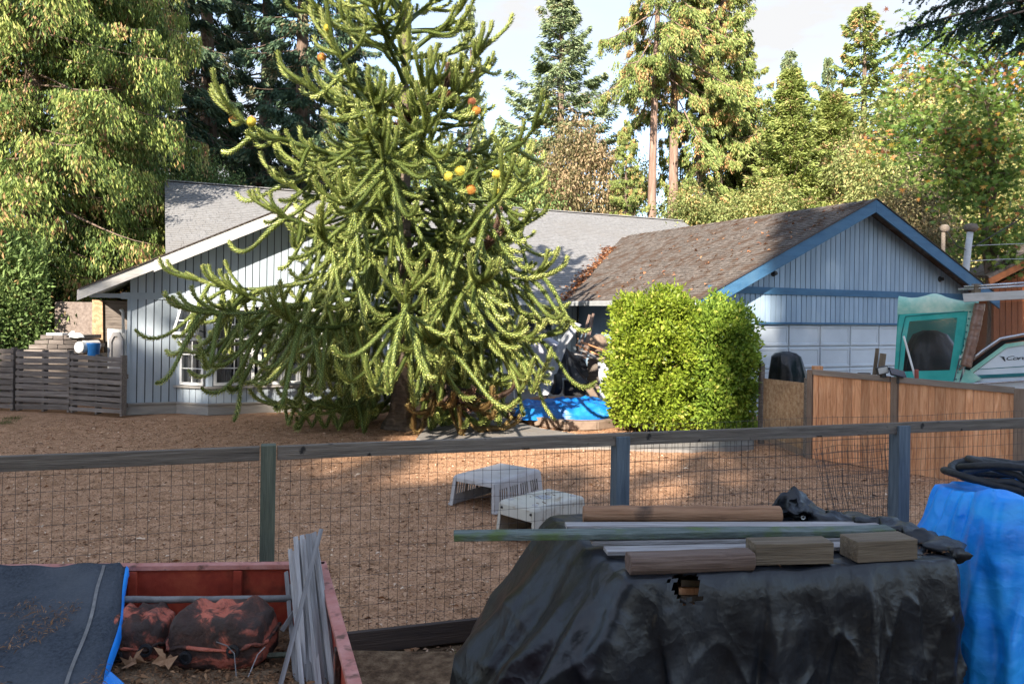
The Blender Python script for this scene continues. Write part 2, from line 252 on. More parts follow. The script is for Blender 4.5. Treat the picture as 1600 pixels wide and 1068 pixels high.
MT['shrub_green'] = leafmat('shrub_green', [(0,(0.070,0.134,0.017)),(0.5,(0.217,0.316,0.042)),(0.9,(0.393,0.477,0.070)),(1,(0.506,0.477,0.112))], 0.35, 0.4)
MT['autumn_leaf'] = leafmat('autumn_leaf', [(0,(0.075,0.072,0.032)),(0.4,(0.197,0.178,0.081)),(0.75,(0.310,0.250,0.126)),(1,(0.394,0.279,0.162))], 0.3, var=0.12)
MT['decid_leaf'] = leafmat('decid_leaf', [(0,(0.123,0.169,0.050)),(0.5,(0.356,0.399,0.139)),(0.85,(0.580,0.550,0.228)),(1,(0.795,0.520,0.228))], 0.35, var=0.1)
MT['maple_leaf'] = leafmat('maple_leaf', [(0,(0.048,0.105,0.025)),(0.5,(0.161,0.253,0.051)),(0.74,(0.321,0.386,0.076)),(0.84,(0.674,0.445,0.085)),(0.93,(0.712,0.282,0.101)),(1,(0.257,0.105,0.076))], 0.4, 0.45)
MT['grass'] = leafmat('grass', [(0,(0.06,0.075,0.02)),(0.6,(0.14,0.16,0.045)),(1,(0.3,0.26,0.12))], 0.3)

# ------------------------------------------------------------------ objects
WM = {}
def put(o, parent, W):
    COL.objects.link(o); WM[o.name] = W
    if parent is not None:
        o.parent = parent; o.matrix_local = WM[parent.name].inverted() @ W
    else: o.matrix_world = W
    return o
def tag(o, label=None, cat=None, group=None, kind=None):
    if label: o['label'] = label
    if cat: o['category'] = cat
    if group: o['group'] = group
    if kind: o['kind'] = kind
    return o
def thing(name, label, cat, loc=(0,0,0), group=None, rz=0.0):
    o = bpy.data.objects.new(name, None); o.empty_display_size = 0.2
    put(o, None, Matrix.Translation(Vector(loc)) @ Matrix.Rotation(rz, 4, 'Z')); return tag(o, label, cat, group)
def link_mesh(name, me, m, parent=None, W=None):
    o = bpy.data.objects.new(name, me)
    if m is not None and not me.materials: me.materials.append(MT[m] if isinstance(m, str) else m)
    return put(o, parent, W or Matrix.Identity(4))

class MB:
    def __init__(s): s.v = []; s.f = []
    def add(s, vs, fs):
        k = len(s.v); s.v += [Vector(x) for x in vs]; s.f += [tuple(i + k for i in f) for f in fs]; return s
    def box(s, x0, x1, y0, y1, z0, z1, M=None):
        vs = [Vector(p) for p in ((x0,y0,z0),(x1,y0,z0),(x1,y1,z0),(x0,y1,z0),(x0,y0,z1),(x1,y0,z1),(x1,y1,z1),(x0,y1,z1))]
        if M is not None: vs = [M @ p for p in vs]
        return s.add(vs, [(0,3,2,1),(4,5,6,7),(0,1,5,4),(1,2,6,5),(2,3,7,6),(3,0,4,7)])
    def hexa(s, bot, top):
        n = len(bot)
        return s.add(list(bot) + list(top), [tuple(reversed(range(n))), tuple(range(n, 2*n))] + [(i, (i+1) % n, n + (i+1) % n, n + i) for i in range(n)])
    def prism(s, pts, d):
        d = Vector(d); pts = [Vector(p) for p in pts]
        return s.hexa(pts, [p + d for p in pts])
    def bar(s, p0, p1, w, h, up=(0,0,1)):
        p0, p1, up = Vector(p0), Vector(p1), Vector(up); d = (p1 - p0).normalized(); sd = d.cross(up).normalized(); u = sd.cross(d)
        q = [sd*(-w/2) - u*(h/2), sd*(w/2) - u*(h/2), sd*(w/2) + u*(h/2), sd*(-w/2) + u*(h/2)]
        return s.hexa([p0 + x for x in q], [p1 + x for x in q])
    def tube(s, pts, rad, n=8, cap=True):
        pts = [Vector(p) for p in pts]; k = len(pts)
        if isinstance(rad, (int, float)): rad = [rad]*k
        base = len(s.v); ref = None
        for i, p in enumerate(pts):
            d = (pts[min(i+1, k-1)] - pts[max(i-1, 0)])
            d = d.normalized() if d.length > 1e-9 else Vector((0,0,1))
            if ref is None: ref = Vector((0,0,1)) if abs(d.z) < 0.9 else Vector((1,0,0))
            a = d.cross(ref)
            a = a.normalized() if a.length > 1e-6 else d.orthogonal().normalized()
            b = a.cross(d); ref = b
            for j in range(n):
                t = 2*math.pi*j/n; s.v.append(p + (a*math.cos(t) + b*math.sin(t))*rad[i])
        for i in range(k-1):
            for j in range(n):
                s.f.append((base+i*n+j, base+i*n+(j+1) % n, base+(i+1)*n+(j+1) % n, base+(i+1)*n+j))
        if cap:
            s.f.append(tuple(base + j for j in reversed(range(n)))); s.f.append(tuple(base+(k-1)*n+j for j in range(n)))
        return s
    def lathe(s, prof, c=(0,0,0), n=16):
        c = Vector(c); base = len(s.v)
        for r, z in prof:
            for j in range(n):
                t = 2*math.pi*j/n; s.v.append(c + Vector((r*math.cos(t), r*math.sin(t), z)))
        for i in range(len(prof)-1):
            for j in range(n):
                s.f.append((base+i*n+j, base+i*n+(j+1) % n, base+(i+1)*n+(j+1) % n, base+(i+1)*n+j))
        s.f.append(tuple(base + j for j in reversed(range(n)))); s.f.append(tuple(base+(len(prof)-1)*n+j for j in range(n)))
        return s
    def obj(s, name, m, parent=None, W=None, smooth=False, bevel=0.0):
        vs = s.v
        if W is None:
            lo = [min(p[k] for p in vs) for k in range(3)]; hi = [max(p[k] for p in vs) for k in range(3)]
            c = Vector(((lo[0]+hi[0])/2, (lo[1]+hi[1])/2, lo[2])); vs = [p - c for p in vs]; W = Matrix.Translation(c)
        me = bpy.data.meshes.new(name); me.from_pydata([tuple(p) for p in vs], [], s.f); me.update()
        if smooth: me.polygons.foreach_set('use_smooth', [True]*len(me.polygons))
        o = link_mesh(name, me, m, parent, W)
        if bevel:
            b = o.modifiers.new('edge', 'BEVEL'); b.width = bevel; b.segments = 2; b.limit_method = 'ANGLE'
        return o

def basis(p0, p1, up=(0,0,1)):
    p0, p1, up = Vector(p0), Vector(p1), Vector(up)
    x = (p1 - p0).normalized(); y = up.cross(x).normalized(); z = x.cross(y)
    M = Matrix((x, y, z)).transposed().to_4x4(); M.translation = p0; return M, (p1 - p0).length
def plank(name, p0, p1, w, h, m, parent=None, up=(0,0,1), bevel=0.003, jit=0.0):
    """a board whose own x axis runs along its length"""
    M, l = basis(p0, p1, up); b = MB()
    n = 6 if jit else 1
    b2 = []
    for i in range(n+1):
        jw = random.uniform(-jit, jit); jz = random.uniform(-jit, jit)
        b2.append([(l*i/n, -w/2+jw, -h/2+jz), (l*i/n, w/2+jw, -h/2+jz), (l*i/n, w/2+jw, h/2+jz), (l*i/n, -w/2+jw, h/2+jz)])
    vs = [p for r in b2 for p in r]; fs = [(0,3,2,1), tuple(4*n+k for k in range(4))]
    for i in range(n):
        for k in range(4): fs.append((4*i+k, 4*i+(k+1) % 4, 4*i+4+(k+1) % 4, 4*i+4+k))
    b.add(vs, fs)
    return b.obj(name, m, parent, M, bevel=bevel)
def roundlog(name, p0, p1, r, m, parent=None, n=18, wob=0.004, flat=None):
    M, l = basis(p0, p1); b = MB(); k = 10
    b.tube([(l*i/k, random.uniform(-wob, wob), random.uniform(-wob, wob)) for i in range(k+1)], [r*random.uniform(0.975, 1.025) for _ in range(k+1)], n)
    if flat is not None:
        for v in b.v: v.z = min(v.z, flat)
    return b.obj(name, m, parent, M, bevel=0.006)

def npmesh(name, V, Fq, tint=None, smooth=False):
    """mesh from numpy arrays: V (n,3), Fq (m,k)"""
    me = bpy.data.meshes.new(name); n, (m, k) = len(V), Fq.shape
    me.vertices.add(n); me.vertices.foreach_set('co', V.astype(np.float32).ravel())
    me.loops.add(m*k); me.loops.foreach_set('vertex_index', Fq.astype(np.int32).ravel())
    me.polygons.add(m); me.polygons.foreach_set('loop_start', np.arange(0, m*k, k, dtype=np.int32)); me.polygons.foreach_set('loop_total', np.full(m, k, dtype=np.int32))
    if tint is not None:
        a = me.attributes.new('tint', 'FLOAT', 'POINT'); a.data.foreach_set('value', tint.astype(np.float32))
    if smooth: me.polygons.foreach_set('use_smooth', np.ones(m, dtype=bool))
    me.update(calc_edges=True); return me
def nrm(a): return a/np.maximum(np.linalg.norm(a, axis=-1, keepdims=True), 1e-9)
def leaves(name, C, D, N, Ln, Wd, tint, curl=0.15):
    """one small four-cornered leaf per row"""
    D = nrm(D); S = nrm(np.cross(D, N)); N2 = np.cross(S, D)
    Ln = np.asarray(Ln)[:, None]; Wd = np.asarray(Wd)[:, None]
    V = np.stack([C, C + D*Ln*0.5 + S*Wd*0.5 + N2*Ln*curl*0.3, C + D*Ln - N2*Ln*curl, C + D*Ln*0.45 - S*Wd*0.5 + N2*Ln*curl*0.3], 1).reshape(-1, 3)
    n = len(C); Fq = np.arange(4*n).reshape(n, 4)
    return npmesh(name, V, Fq, np.repeat(np.clip(tint, 0, 1), 4))
def wave(x, y, seed, f=1.0, k=6):
    r = np.random.RandomState(seed); s = 0
    for i in range(k):
        a = r.uniform(0, 6.28); ff = f*1.6**(i*0.7)*r.uniform(0.7, 1.3); s = s + np.sin((x*np.cos(a) + y*np.sin(a))*ff + r.uniform(0, 6.28))/1.5**i
    return s/2.2
# where the trees behind the photographer stand (x, y, kind, scale, label); built with the other trees
SHADE_TREES = [(-36,-30,1,(2.4,1.6,2.56),'broad tall tree behind the photographer, farthest along the row'),(-31.8,-30,1,(2.3,1.6,2.52),'broad tall tree behind the photographer, second along the row'),(-28,-30,1,(2.2,1.6,2.56),'broad tall tree behind the photographer, third along the row'),(-24.4,-30,1,(2.1,1.6,2.54),'broad tall tree behind the photographer, fourth along the row'),
  (-21.0,-30,1,(1.7,1.5,2.46),'broad tree behind the photographer, fifth along the row'),(-18.0,-30,1,(1.6,1.4,2.20),'broad tree behind the photographer, sixth along the row'),(-15.2,-30,1,(1.5,1.4,2.06),'lower broad tree in the row behind the photographer'),(-12.6,-30,1,(1.4,1.4,2.06),'lower broad tree in the row behind the photographer, beside the slim fir'),
  (-11.3,-31.5,0,(.62,.62,1.50),'slim tall fir behind the photographer'),(-8.6,-31,0,(1.05,1.05,1.62),'tall fir behind the photographer beside the slim one'),(-5.0,-29,0,(1.1,1.1,1.66),'tallest fir behind the photographer'),
  (-1.5,-31,0,(1.1,1.1,1.55),'tall fir behind the photographer past the tallest one'),(2.5,-29,0,(1.15,1.15,1.45),'tall fir behind the photographer toward the boat'),(7,-30,0,(1.15,1.15,1.3),'fir at the far end of the row behind the photographer'),
  (-9.3,-34,1,(1.5,1.4,3.05),'very tall broad tree in the second row behind the photographer'),(-6.2,-34,1,(1.5,1.4,3.05),'very tall broad tree in the second row, between the firs'),(-9.4,-28,1,(1.4,1.2,1.98),'lower broad tree between the firs behind the photographer')]
# ================================================================== ground
def struct(o, kind='structure'): o['kind'] = kind; return o
FL_Y = lambda x: 5.79 + 0.317*x          # the wire fence line
FD = Vector((1, 0.317, 0)).normalized(); FN = Vector((FD.y, -FD.x, 0))   # along the fence, towards the camera
def FP(x, off=0.0, z=0.0): p = Vector((x, FL_Y(x), z)); return p + FN*off

def grid_mesh(name, xs, ys, zf):
    X, Y = np.meshgrid(xs, ys); Z = zf(X, Y); V = np.stack([X, Y, Z], -1).reshape(-1, 3)
    w, h = len(xs), len(ys); i = np.arange((h-1)*(w-1)); r = i//(w-1); c = i % (w-1); a = r*w + c
    return npmesh(name, V, np.stack([a, a+1, a+w+1, a+w], 1), smooth=True)
xs = np.concatenate([[-400,-200,-100,-60], np.arange(-40, 41, 4.0), [60,100,200,400]])
struct(link_mesh('ground', grid_mesh('ground', xs, xs + 30, lambda X, Y: -0.16 + 0*X), 'litter'))

# the yard: follows the fence line at its near edge
s_ = np.concatenate([np.arange(-26, -9, 1.0), np.arange(-9, 9, 0.11), np.arange(9, 27, 1.0)])
t_ = np.concatenate([np.arange(0.0, 12.5, 0.11), np.arange(12.5, 60, 1.5)])
S, T = np.meshgrid(s_, t_)
YX = S - FN.x*T; YY = 5.79 + 0.317*S - FN.y*T
fine = np.where(T < 13, 1.0, 0.3)
def yard_z(x, y): return (wave(x, y, 3, 0.9)*0.022 + wave(x, y, 4, 4.0)*0.012 + np.maximum(0, wave(x, y, 5, 7.0) - 0.25)*0.022)
YZ = yard_z(YX, YY)*fine*np.clip(T*3, 0, 1) - 0.005
V = np.stack([YX, YY, YZ], -1).reshape(-1, 3); w = len(s_); i = np.arange((len(t_)-1)*(w-1)); r_ = i//(w-1); a = r_*w + i % (w-1)
struct(link_mesh('yard', npmesh('yard', V, np.stack([a, a+1, a+w+1, a+w], 1), smooth=True), 'dirt'))

# loose chips on the yard and on the dirt this side of the fence
def chips(name, n, xr, yr, zf, keep, mt, lmin, lmax, wr=0.4, kind='stuff'):
    r = np.random.RandomState(abs(hash(name)) % 1000 if False else len(name)*7)
    x = r.uniform(*xr, n); u = r.uniform(0, 1, n); y = yr[0] + (yr[1]-yr[0])*u**1.5
    k = keep(x, y); x, y = x[k], y[k]; n = len(x)
    az = r.uniform(0, 6.28, n); C = np.stack([x, y, zf(x, y) + r.uniform(0.001, 0.010, n)], 1)
    D = np.stack([np.cos(az), np.sin(az), r.normal(0, 0.25, n)], 1); N = np.stack([r.normal(0, .35, n), r.normal(0, .35, n), np.ones(n)], 1)
    Ln = r.uniform(lmin, lmax, n)*(1 + (r.uniform(0,1,n) > 0.97)*1.5)
    me = leaves(name, C, D, N, Ln, Ln*r.uniform(wr*.5, wr*1.4, n), np.clip(r.normal(0.45, 0.32, n), 0, 1), 0.2)
    o = link_mesh(name, me, mt); o['kind'] = kind; return o
fl = lambda x, y: y - (5.79 + 0.317*x)
chips('wood_chips', 100000, (-9, 9.5), (4.0, 15.5), lambda x, y: yard_z(x, y), lambda x, y: (fl(x, y) > 0.05), 'chip', 0.016, 0.043)
chips('yard_debris', 420, (-9, 9.5), (4.6, 15.5), lambda x, y: yard_z(x, y) + .004, lambda x, y: (fl(x, y) > 0.1), 'needle_litter', 0.04, 0.08, .5)
chips('dirt_litter', 9000, (-3, 3), (3.2, 6.4), lambda x, y: -0.155 + 0*x, lambda x, y: (fl(x, y) < -0.03), 'chip', 0.02, 0.055)

# grey path in front of the patio, and the patio itself
def sheet(name, pts, z, m, th=0.03, kind='structure'):
    b = MB(); b.prism([(p[0], p[1], z - th) for p in pts], (0, 0, th)); o = b.obj(name, m, None, Matrix.Identity(4)); o['kind'] = kind; return o
pp = [G(x, y, 0.0) for x, y in ((650,690),(700,699),(800,699),(900,702),(1000,706),(1080,708),(1178,700),(1178,690),(1080,688),(985,684),(900,682),(840,672),(790,657),(720,655),(672,664))]
sheet('path', [(p.x, p.y) for p in pp], 0.055, 'concrete', 0.09)
pp = [HU(5.95,19.55), HU(5.95,15.6), HU(7.6,14.3), HU(9.4,13.9), HU(11.2,13.9), HU(11.2,19.55)]
sheet('patio', [(p.x, p.y) for p in pp], 0.07, 'concrete', 0.11)

# ================================================================== the house  (u along the front, v into the depth)
EZ, PT = 2.58, 0.48
house = thing('house', 'low grey-blue board house with grey shingle roof, white garage door and blue trimmed gable', 'house', HU(9, 19, 0), rz=A0)
def hob(mb, name, m, parent=None, **k): return mb.obj(name, m, parent or house, RH, **k)
rw = random.Random(4)

def slope(name, O, A, B, La, Lb, m, keep=None, th=0.10, soffit='soffit', sw=0.30, ex=0.145):
    """a roof slope: a slab with overlapping shingle courses on it. O eave corner, A along the eave, B up the slope"""
    O, A, B = Vector(O), Vector(A).normalized(), Vector(B).normalized(); N = A.cross(B).normalized()
    if N.z < 0: N = -N
    mb = MB(); mb.hexa([O - N*th, O + A*La - N*th, O + A*La + B*Lb - N*th, O + B*Lb - N*th], [O - N*.006, O + A*La - N*.006, O + A*La + B*Lb - N*.006, O + B*Lb - N*.006])
    rf = hob(mb, 'roof', soffit)
    nc = int(Lb/ex); V = []; Fs = []
    for c in range(nc):
        b0 = c*ex; x = -rw.uniform(0, sw)
        while x < La:
            wdt = sw*rw.choice((0.8, 1.0, 1.15)); x0, x1 = max(0, x + .003), min(La, x + wdt - .003); x += wdt
            if x1 - x0 < 0.02: continue
            mid = O + A*((x0+x1)/2) + B*(b0 + ex/2)
            if keep and not keep(mid): continue
            lift = 0.012 + rw.uniform(0, 0.007); low = rw.uniform(-.008, .008); k = len(V)
            p = [O + A*x0 + B*(b0+low) + N*lift, O + A*x1 + B*(b0+low) + N*(lift + rw.uniform(-.002,.002)), O + A*x1 + B*(b0+ex+.02) + N*.003, O + A*x0 + B*(b0+ex+.02) + N*.003,
                 O + A*x0 + B*(b0+low) - N*.004, O + A*x1 + B*(b0+low) - N*.004]
            V += p; Fs += [(k, k+1, k+2, k+3), (k+4, k+5, k+1, k)]
    me = bpy.data.meshes.new('shingle'); me.from_pydata([tuple(v) for v in V], [], Fs); me.update()
    o = link_mesh('shingle', me, m, rf, RH); o['kind'] = 'stuff'
    return rf
cs = 1/math.sqrt(1 + PT*PT)
# main roof, front slope then back slope
MRV, MPT = 26.0, 0.50
MZ = EZ + MPT*(MRV - 18.9); lb = math.hypot(MRV - 18.9, MZ - EZ)
slope('roof', (0.25, 18.9, EZ), (1,0,0), (0, MRV-18.9, MZ-EZ), 19.6, lb, 'shingle', sw=0.33, keep=lambda p: not (p.x > 10.9 and p.z < EZ + PT*(5.2 - abs(p.x-15.6)) - .25) and not (p.z < EZ + PT*(4.1-abs(p.x-2.74)) - .25))
mb = MB(); mb.hexa([Vector(p) for p in ((0.25,33.1,EZ-.1),(19.85,33.1,EZ-.1),(19.85,MRV,MZ-.1),(0.25,MRV,MZ-.1))], [Vector(p) for p in ((0.25,33.1,EZ),(19.85,33.1,EZ),(19.85,MRV,MZ),(0.25,MRV,MZ))]); hob(mb, 'roof', 'shingle')
mb = MB(); mb.bar((0.25,MRV,MZ+.012),(19.85,MRV,MZ+.012),0.24,0.035); hob(mb, 'ridge_cap', 'shingle')
# wing roof
WU0, WU1, WUR, WV0, WV1 = -1.36, 6.84, 2.74, 17.41, 24.0; WZ = EZ + PT*(WUR-WU0)
for s in (0, 1):
    u0 = WU0 if s == 0 else WU1; A = (0,1,0)
    slope('roof', (u0, WV0, EZ), A, (WUR-u0, 0, WZ-EZ), WV1-WV0, math.hypot(WUR-u0, WZ-EZ), 'shingle', sw=0.33)
# garage roof
GU0, GU1, GUR, GV0, GV1 = 10.4, 20.8, 15.6, 13.0, 25.0; GZ = EZ + PT*(GUR-GU0); GU1 = 20.25; EZR = GZ - PT*(GU1-GUR)
slope('roof', (GU0, GV0, EZ), (0,1,0), (GUR-GU0, 0, GZ-EZ), GV1-GV0, math.hypot(GUR-GU0, GZ-EZ), 'shingle_garage', sw=0.30, ex=0.135,
      keep=lambda p: p.z > EZ + MPT*(p.y-18.9) - .3)
mb = MB(); mb.hexa([Vector(p) for p in ((GU1,GV0,EZR-.1),(GU1,GV1,EZR-.1),(GUR,GV1,GZ-.1),(GUR,GV0,GZ-.1))], [Vector(p) for p in ((GU1,GV0,EZR),(GU1,GV1,EZR),(GUR,GV1,GZ),(GUR,GV0,GZ))]); hob(mb, 'roof', 'shingle_garage')
mb = MB()
vv = GV0
while vv < 23.4:
    p = [(GUR-.17, vv, GZ-.07+.012), (GUR, vv, GZ+.03), (GUR+.17, vv, GZ-.07+.012)]
    q = [(a, vv+.3, b-.012) for a, _, b in p]; mb.add([*p, *q], [(0,1,4,3),(1,2,5,4)]); vv += .27
hob(mb, 'ridge_cap', 'shingle_garage')

# fascia boards on the rakes
def rake(u0, z0, u1, z1, v, h, m, th=0.04, drop=0.0):
    d = Vector((u1-u0, 0, z1-z0)).normalized(); n = Vector((-d.z, 0, d.x)); n = n if n.z > 0 else -n
    mb = MB(); a, b = Vector((u0, v, z0)), Vector((u1, v, z1)); up = Vector((0,0,1))
    mb.prism([a + up*(.0-drop), b + up*(.0-drop), b - up*(h/d.x if d.x > 0 else -h/d.x), a - up*(h/abs(d.x))], (0, -th, 0))
    return hob(mb, 'fascia_board', m, bevel=.004)
j = WU0 + 1.35
rake(WU0-.02, EZ, j, EZ+PT*(j-WU0), WV0, .19, 'pale_trim', .035); rake(j-.0, EZ+PT*(j-WU0), WUR, WZ, WV0-.004, .225, 'pale_trim', .045)
rake(WUR, WZ, WU1+.02, EZ, WV0-.002, .21, 'pale_trim', .04)
rake(GU0-.02, EZ, GUR, GZ, GV0, .27, 'blue_trim', .045); rake(GUR, GZ, GU1+.02, EZR, GV0-.002, .27, 'blue_trim', .045)
# dark shingle edge line over the fascia boards
for (u0, u1, ur, v, z1) in ((WU0, WU1, WUR, WV0, WZ), (GU0, GU1, GUR, GV0, GZ)):
    for e in (u0, u1):
        mb = MB(); a, b = Vector((e, v-.07, (EZR if e == GU1 else EZ)+.012)), Vector((ur, v-.07, z1+.012)); mb.prism([a, b, b+Vector((0,.09,0)), a+Vector((0,.09,0))], (0,0,.022)); hob(mb, 'drip_edge', 'kick_board')
# gutters: main front eave and garage eave
def gutter(p0, p1):
    p0, p1 = Vector(p0), Vector(p1); d = (p1-p0).normalized(); n = Vector((d.y, -d.x, 0)); mb = MB()
    prof = [(0.0, 0.0), (.115, 0.0), (.125, -.012), (.11, -.05), (.085, -.12), (0, -.12)]
    mb.prism([p0 + n*a + Vector((0,0,b)) for a, b in prof], p1-p0); return hob(mb, 'gutter', 'gutter')
gutter((6.9, 18.9, EZ-.005), (10.42, 18.9, EZ-.005)); gutter((GU0, 18.88, EZ-.005), (GU0, GV0+.02, EZ-.005))

# walls --------------------------------------------------------------
def wall(pts, v0, v1, m='wall_dark'):
    mb = MB(); mb.prism([Vector((u, v0, z)) for u, z in pts], (0, v1-v0, 0)); return hob(mb, 'wall', m)
def boards(w, u0, u1, pitch, zlo, zhi, v, m, gap=0.02, th=0.022):
    """vertical siding boards on the plane v; zlo/zhi give the bottom and the top at u"""
    n = max(1, round((u1-u0)/pitch)); p = (u1-u0)/n
    for i in range(n):
        a, b = u0 + i*p + gap/2, u0 + (i+1)*p - gap/2
        cuts = [a, b]
        za, zb = zhi(a), zhi(b); la, lb_ = zlo(a), zlo(b)
        if min(za-la, zb-lb_) < 0.02: continue
        mb = MB(); dv = rw.uniform(-.002, .002)
        mb.prism([Vector((a, v+dv, la)), Vector((b, v+dv, lb_)), Vector((b, v+dv, zb)), Vector((a, v+dv, za))], (0, -th, 0))
        c = Vector(((a+b)/2, v, la)); mb.v = [x - c for x in mb.v]
        mb.obj('siding_board', m, w, RH @ Matrix.Translation(c))
C_ = lambda z: (lambda u: z)
wz = lambda u: EZ - .10 + PT*(WUR-WU0-abs(u-WUR)) - .02
ww = wall([(-.46,.03),(5.94,.03),(5.94,wz(5.94)),(WUR,wz(WUR)),(-.46,wz(-.46))], 17.93, 18.03)
boards(ww, -.46, .47, .155, C_(.24), C_(2.42), 17.93, 'wall_paint'); boards(ww, 5.01, 5.94, .155, C_(.24), C_(2.42), 17.93, 'wall_paint')
boards(ww, -.46, 2.74, .155, C_(2.56), wz, 17.93, 'wall_paint'); boards(ww, 2.74, 5.94, .155, C_(2.56), wz, 17.93, 'wall_paint')
mb = MB(); mb.box(-.62, 5.96, 17.885, 17.93, 2.42, 2.56); hob(mb, 'trim_band', 'wall_paint')
mb = MB(); mb.box(-.5, -.44, 17.88, 24, .03, 2.5); hob(mb, 'wall', 'wall_paint')
mb = MB(); mb.box(-1.2, -.5, 17.9, 17.94, 2.44, 2.53); hob(mb, 'soffit_beam', 'wall_paint')
mb = MB(); mb.box(5.9, 5.96, 18.03, 19.6, .03, 2.5); hob(mb, 'wall', 'wall_paint')
# plinth with the bay's outline
BAY = [(.47,17.9),(1.07,17.36),(4.41,17.36),(5.01,17.9)]
def outline(e): return [(-.5,17.9-e),(.47-.3*e,17.9-e),(1.07-.4*e,17.36-e),(4.41+.4*e,17.36-e),(5.01+.3*e,17.9-e),(5.98,17.9-e),(5.98,18.0),(-.5,18.0)]
mb = MB(); mb.prism([Vector((u, v, .0)) for u, v in outline(.02)], (0,0,.215)); hob(mb, 'plinth', 'plinth')
mb = MB(); mb.prism([Vector((u, v, .215)) for u, v in outline(.055)], (0,0,.035)); hob(mb, 'plinth_cap', 'plinth')

def pane_window(parent_name, p0, p1, z0, z1, cols, rows, fw=.055, mw=.022, curtain=True, tilt=0.0):
    """a framed window between two plan points, glass bars (muntins) and panes, facing the camera side"""
    p0, p1 = Vector((p0[0], p0[1], 0)), Vector((p1[0], p1[1], 0)); M, l = basis(p0, p1); M = RH @ M; h = z1 - z0
    M = M @ Matrix.Translation((0, 0, z0))
    if tilt: M = M @ Matrix.Translation((0,0,h)) @ Matrix.Rotation(-tilt, 4, 'X') @ Matrix.Translation((0,0,-h))
    wn_ = MB()
    for a in ((0, fw, 0, h), (l-fw, l, 0, h)): wn_.box(a[0], a[1], -.05, .03, a[2], a[3])
    for a in ((fw, l-fw, 0, fw), (fw, l-fw, h-fw, h)): wn_.box(a[0], a[1], -.048, .028, a[2], a[3])
    wo = wn_.obj('window', 'white', house, M)
    mb = MB()
    for c in range(1, cols):
        x = fw + (l-2*fw)*c/cols; mb.box(x-mw/2, x+mw/2, -.030, .004, fw, h-fw)
    for r in range(1, rows):
        z = fw + (h-2*fw)*r/rows; mb.box(fw, l-fw, -.027, .001, z-mw/2, z+mw/2)
    if cols*rows > 1: mb.obj('muntin', 'white', wo, M)
    for c in range(cols):
        for r in range(rows):
            x0, x1 = fw + (l-2*fw)*c/cols, fw + (l-2*fw)*(c+1)/cols; z0_, z1_ = fw + (h-2*fw)*r/rows, fw + (h-2*fw)*(r+1)/rows
            MB().box(x0+mw/2, x1-mw/2, -.012, -.008, z0_+mw/2, z1_-mw/2).obj('pane', 'glass', wo, M)
    if curtain:
        mb = MB(); n = 40
        for s0, s1 in ((fw, fw+(l-2*fw)*.44), (l-fw-(l-2*fw)*.40, l-fw)):
            v = []; f = []
            for i in range(n+1):
                x = s0 + (s1-s0)*i/n; y = .12 + .025*math.sin(i*1.3) + .01*math.sin(i*.6); v += [(x, y, .02), (x, y, h-.02)]
            for i in range(n): f.append((2*i, 2*i+2, 2*i+3, 2*i+1))
            mb.add(v, f)
        mb.obj('curtain', 'curtain', wo, M)
    return wo
# bay: three faces, apron boards below, windows above
for k in range(3):
    a, b = Vector((*BAY[k], 0)), Vector((*BAY[k+1], 0)); M, l = basis(a, b); M = RH @ M
    mb = MB(); mb.box(0, l, .02, .07, .25, .60); bw = mb.obj('wall', 'wall_dark', house, M)
    n = round(l/.15)
    for i in range(n):
        MB().box(l*i/n+.006, l*(i+1)/n-.006, -.004, .02, .25, .555).obj('siding_board', 'wall_paint', bw, M)
    MB().box(-.04, l+.04, -.07, .03, .56, .605).obj('sill', 'plinth', house, M)
    MB().box(-.01, .07, -.016, .05, .605, 2.40).obj('corner_board', 'wall_paint', house, M)
    MB().box(l-.07, l+.01, -.014, .052, .605, 2.40).obj('corner_board', 'wall_paint', house, M)
    MB().box(-.02, l+.02, -.02, .06, 2.30, 2.42).obj('header_board', 'wall_paint', house, M)
d = Vector((BAY[1][0]-BAY[0][0], BAY[1][1]-BAY[0][1])).normalized()
f0 = (BAY[0][0]+d.x*.10, BAY[0][1]+d.y*.10); f1 = (BAY[0][0]+d.x*.70, BAY[0][1]+d.y*.70)
pane_window('window', f0, f1, .62, 1.62, 2, 3)
w2 = pane_window('window', f0, f1, 1.62, 2.28, 2, 2, tilt=R(24), curtain=False); w2['label'] = 'white top-hung sash swung open'
for a, b, c in ((1.16, 1.98, 2), (2.06, 3.42, 4), (3.50, 4.32, 2)): pane_window('window', (a, 17.36), (b, 17.36), .62, 2.28, c, 5 if c < 4 else 1 + 4*0, fw=.06) if c < 4 else pane_window('window', (a, 17.36), (b, 17.36), .62, 2.28, 1, 1, fw=.06)
d = Vector((BAY[3][0]-BAY[2][0], BAY[3][1]-BAY[2][1])).normalized()
pane_window('window', (BAY[2][0]+d.x*.1, BAY[2][1]+d.y*.1), (BAY[2][0]+d.x*.7, BAY[2][1]+d.y*.7), .62, 2.28, 2, 5)
mb = MB(); mb.prism([Vector((u, v, 2.40)) for u, v in BAY], (0,0,.03)); hob(mb, 'bay_ceiling', 'soffit')
mb = MB(); mb.box(.6, 4.9, 17.85, 17.92, .3, 2.4); hob(mb, 'room_backing', 'wall_dark')

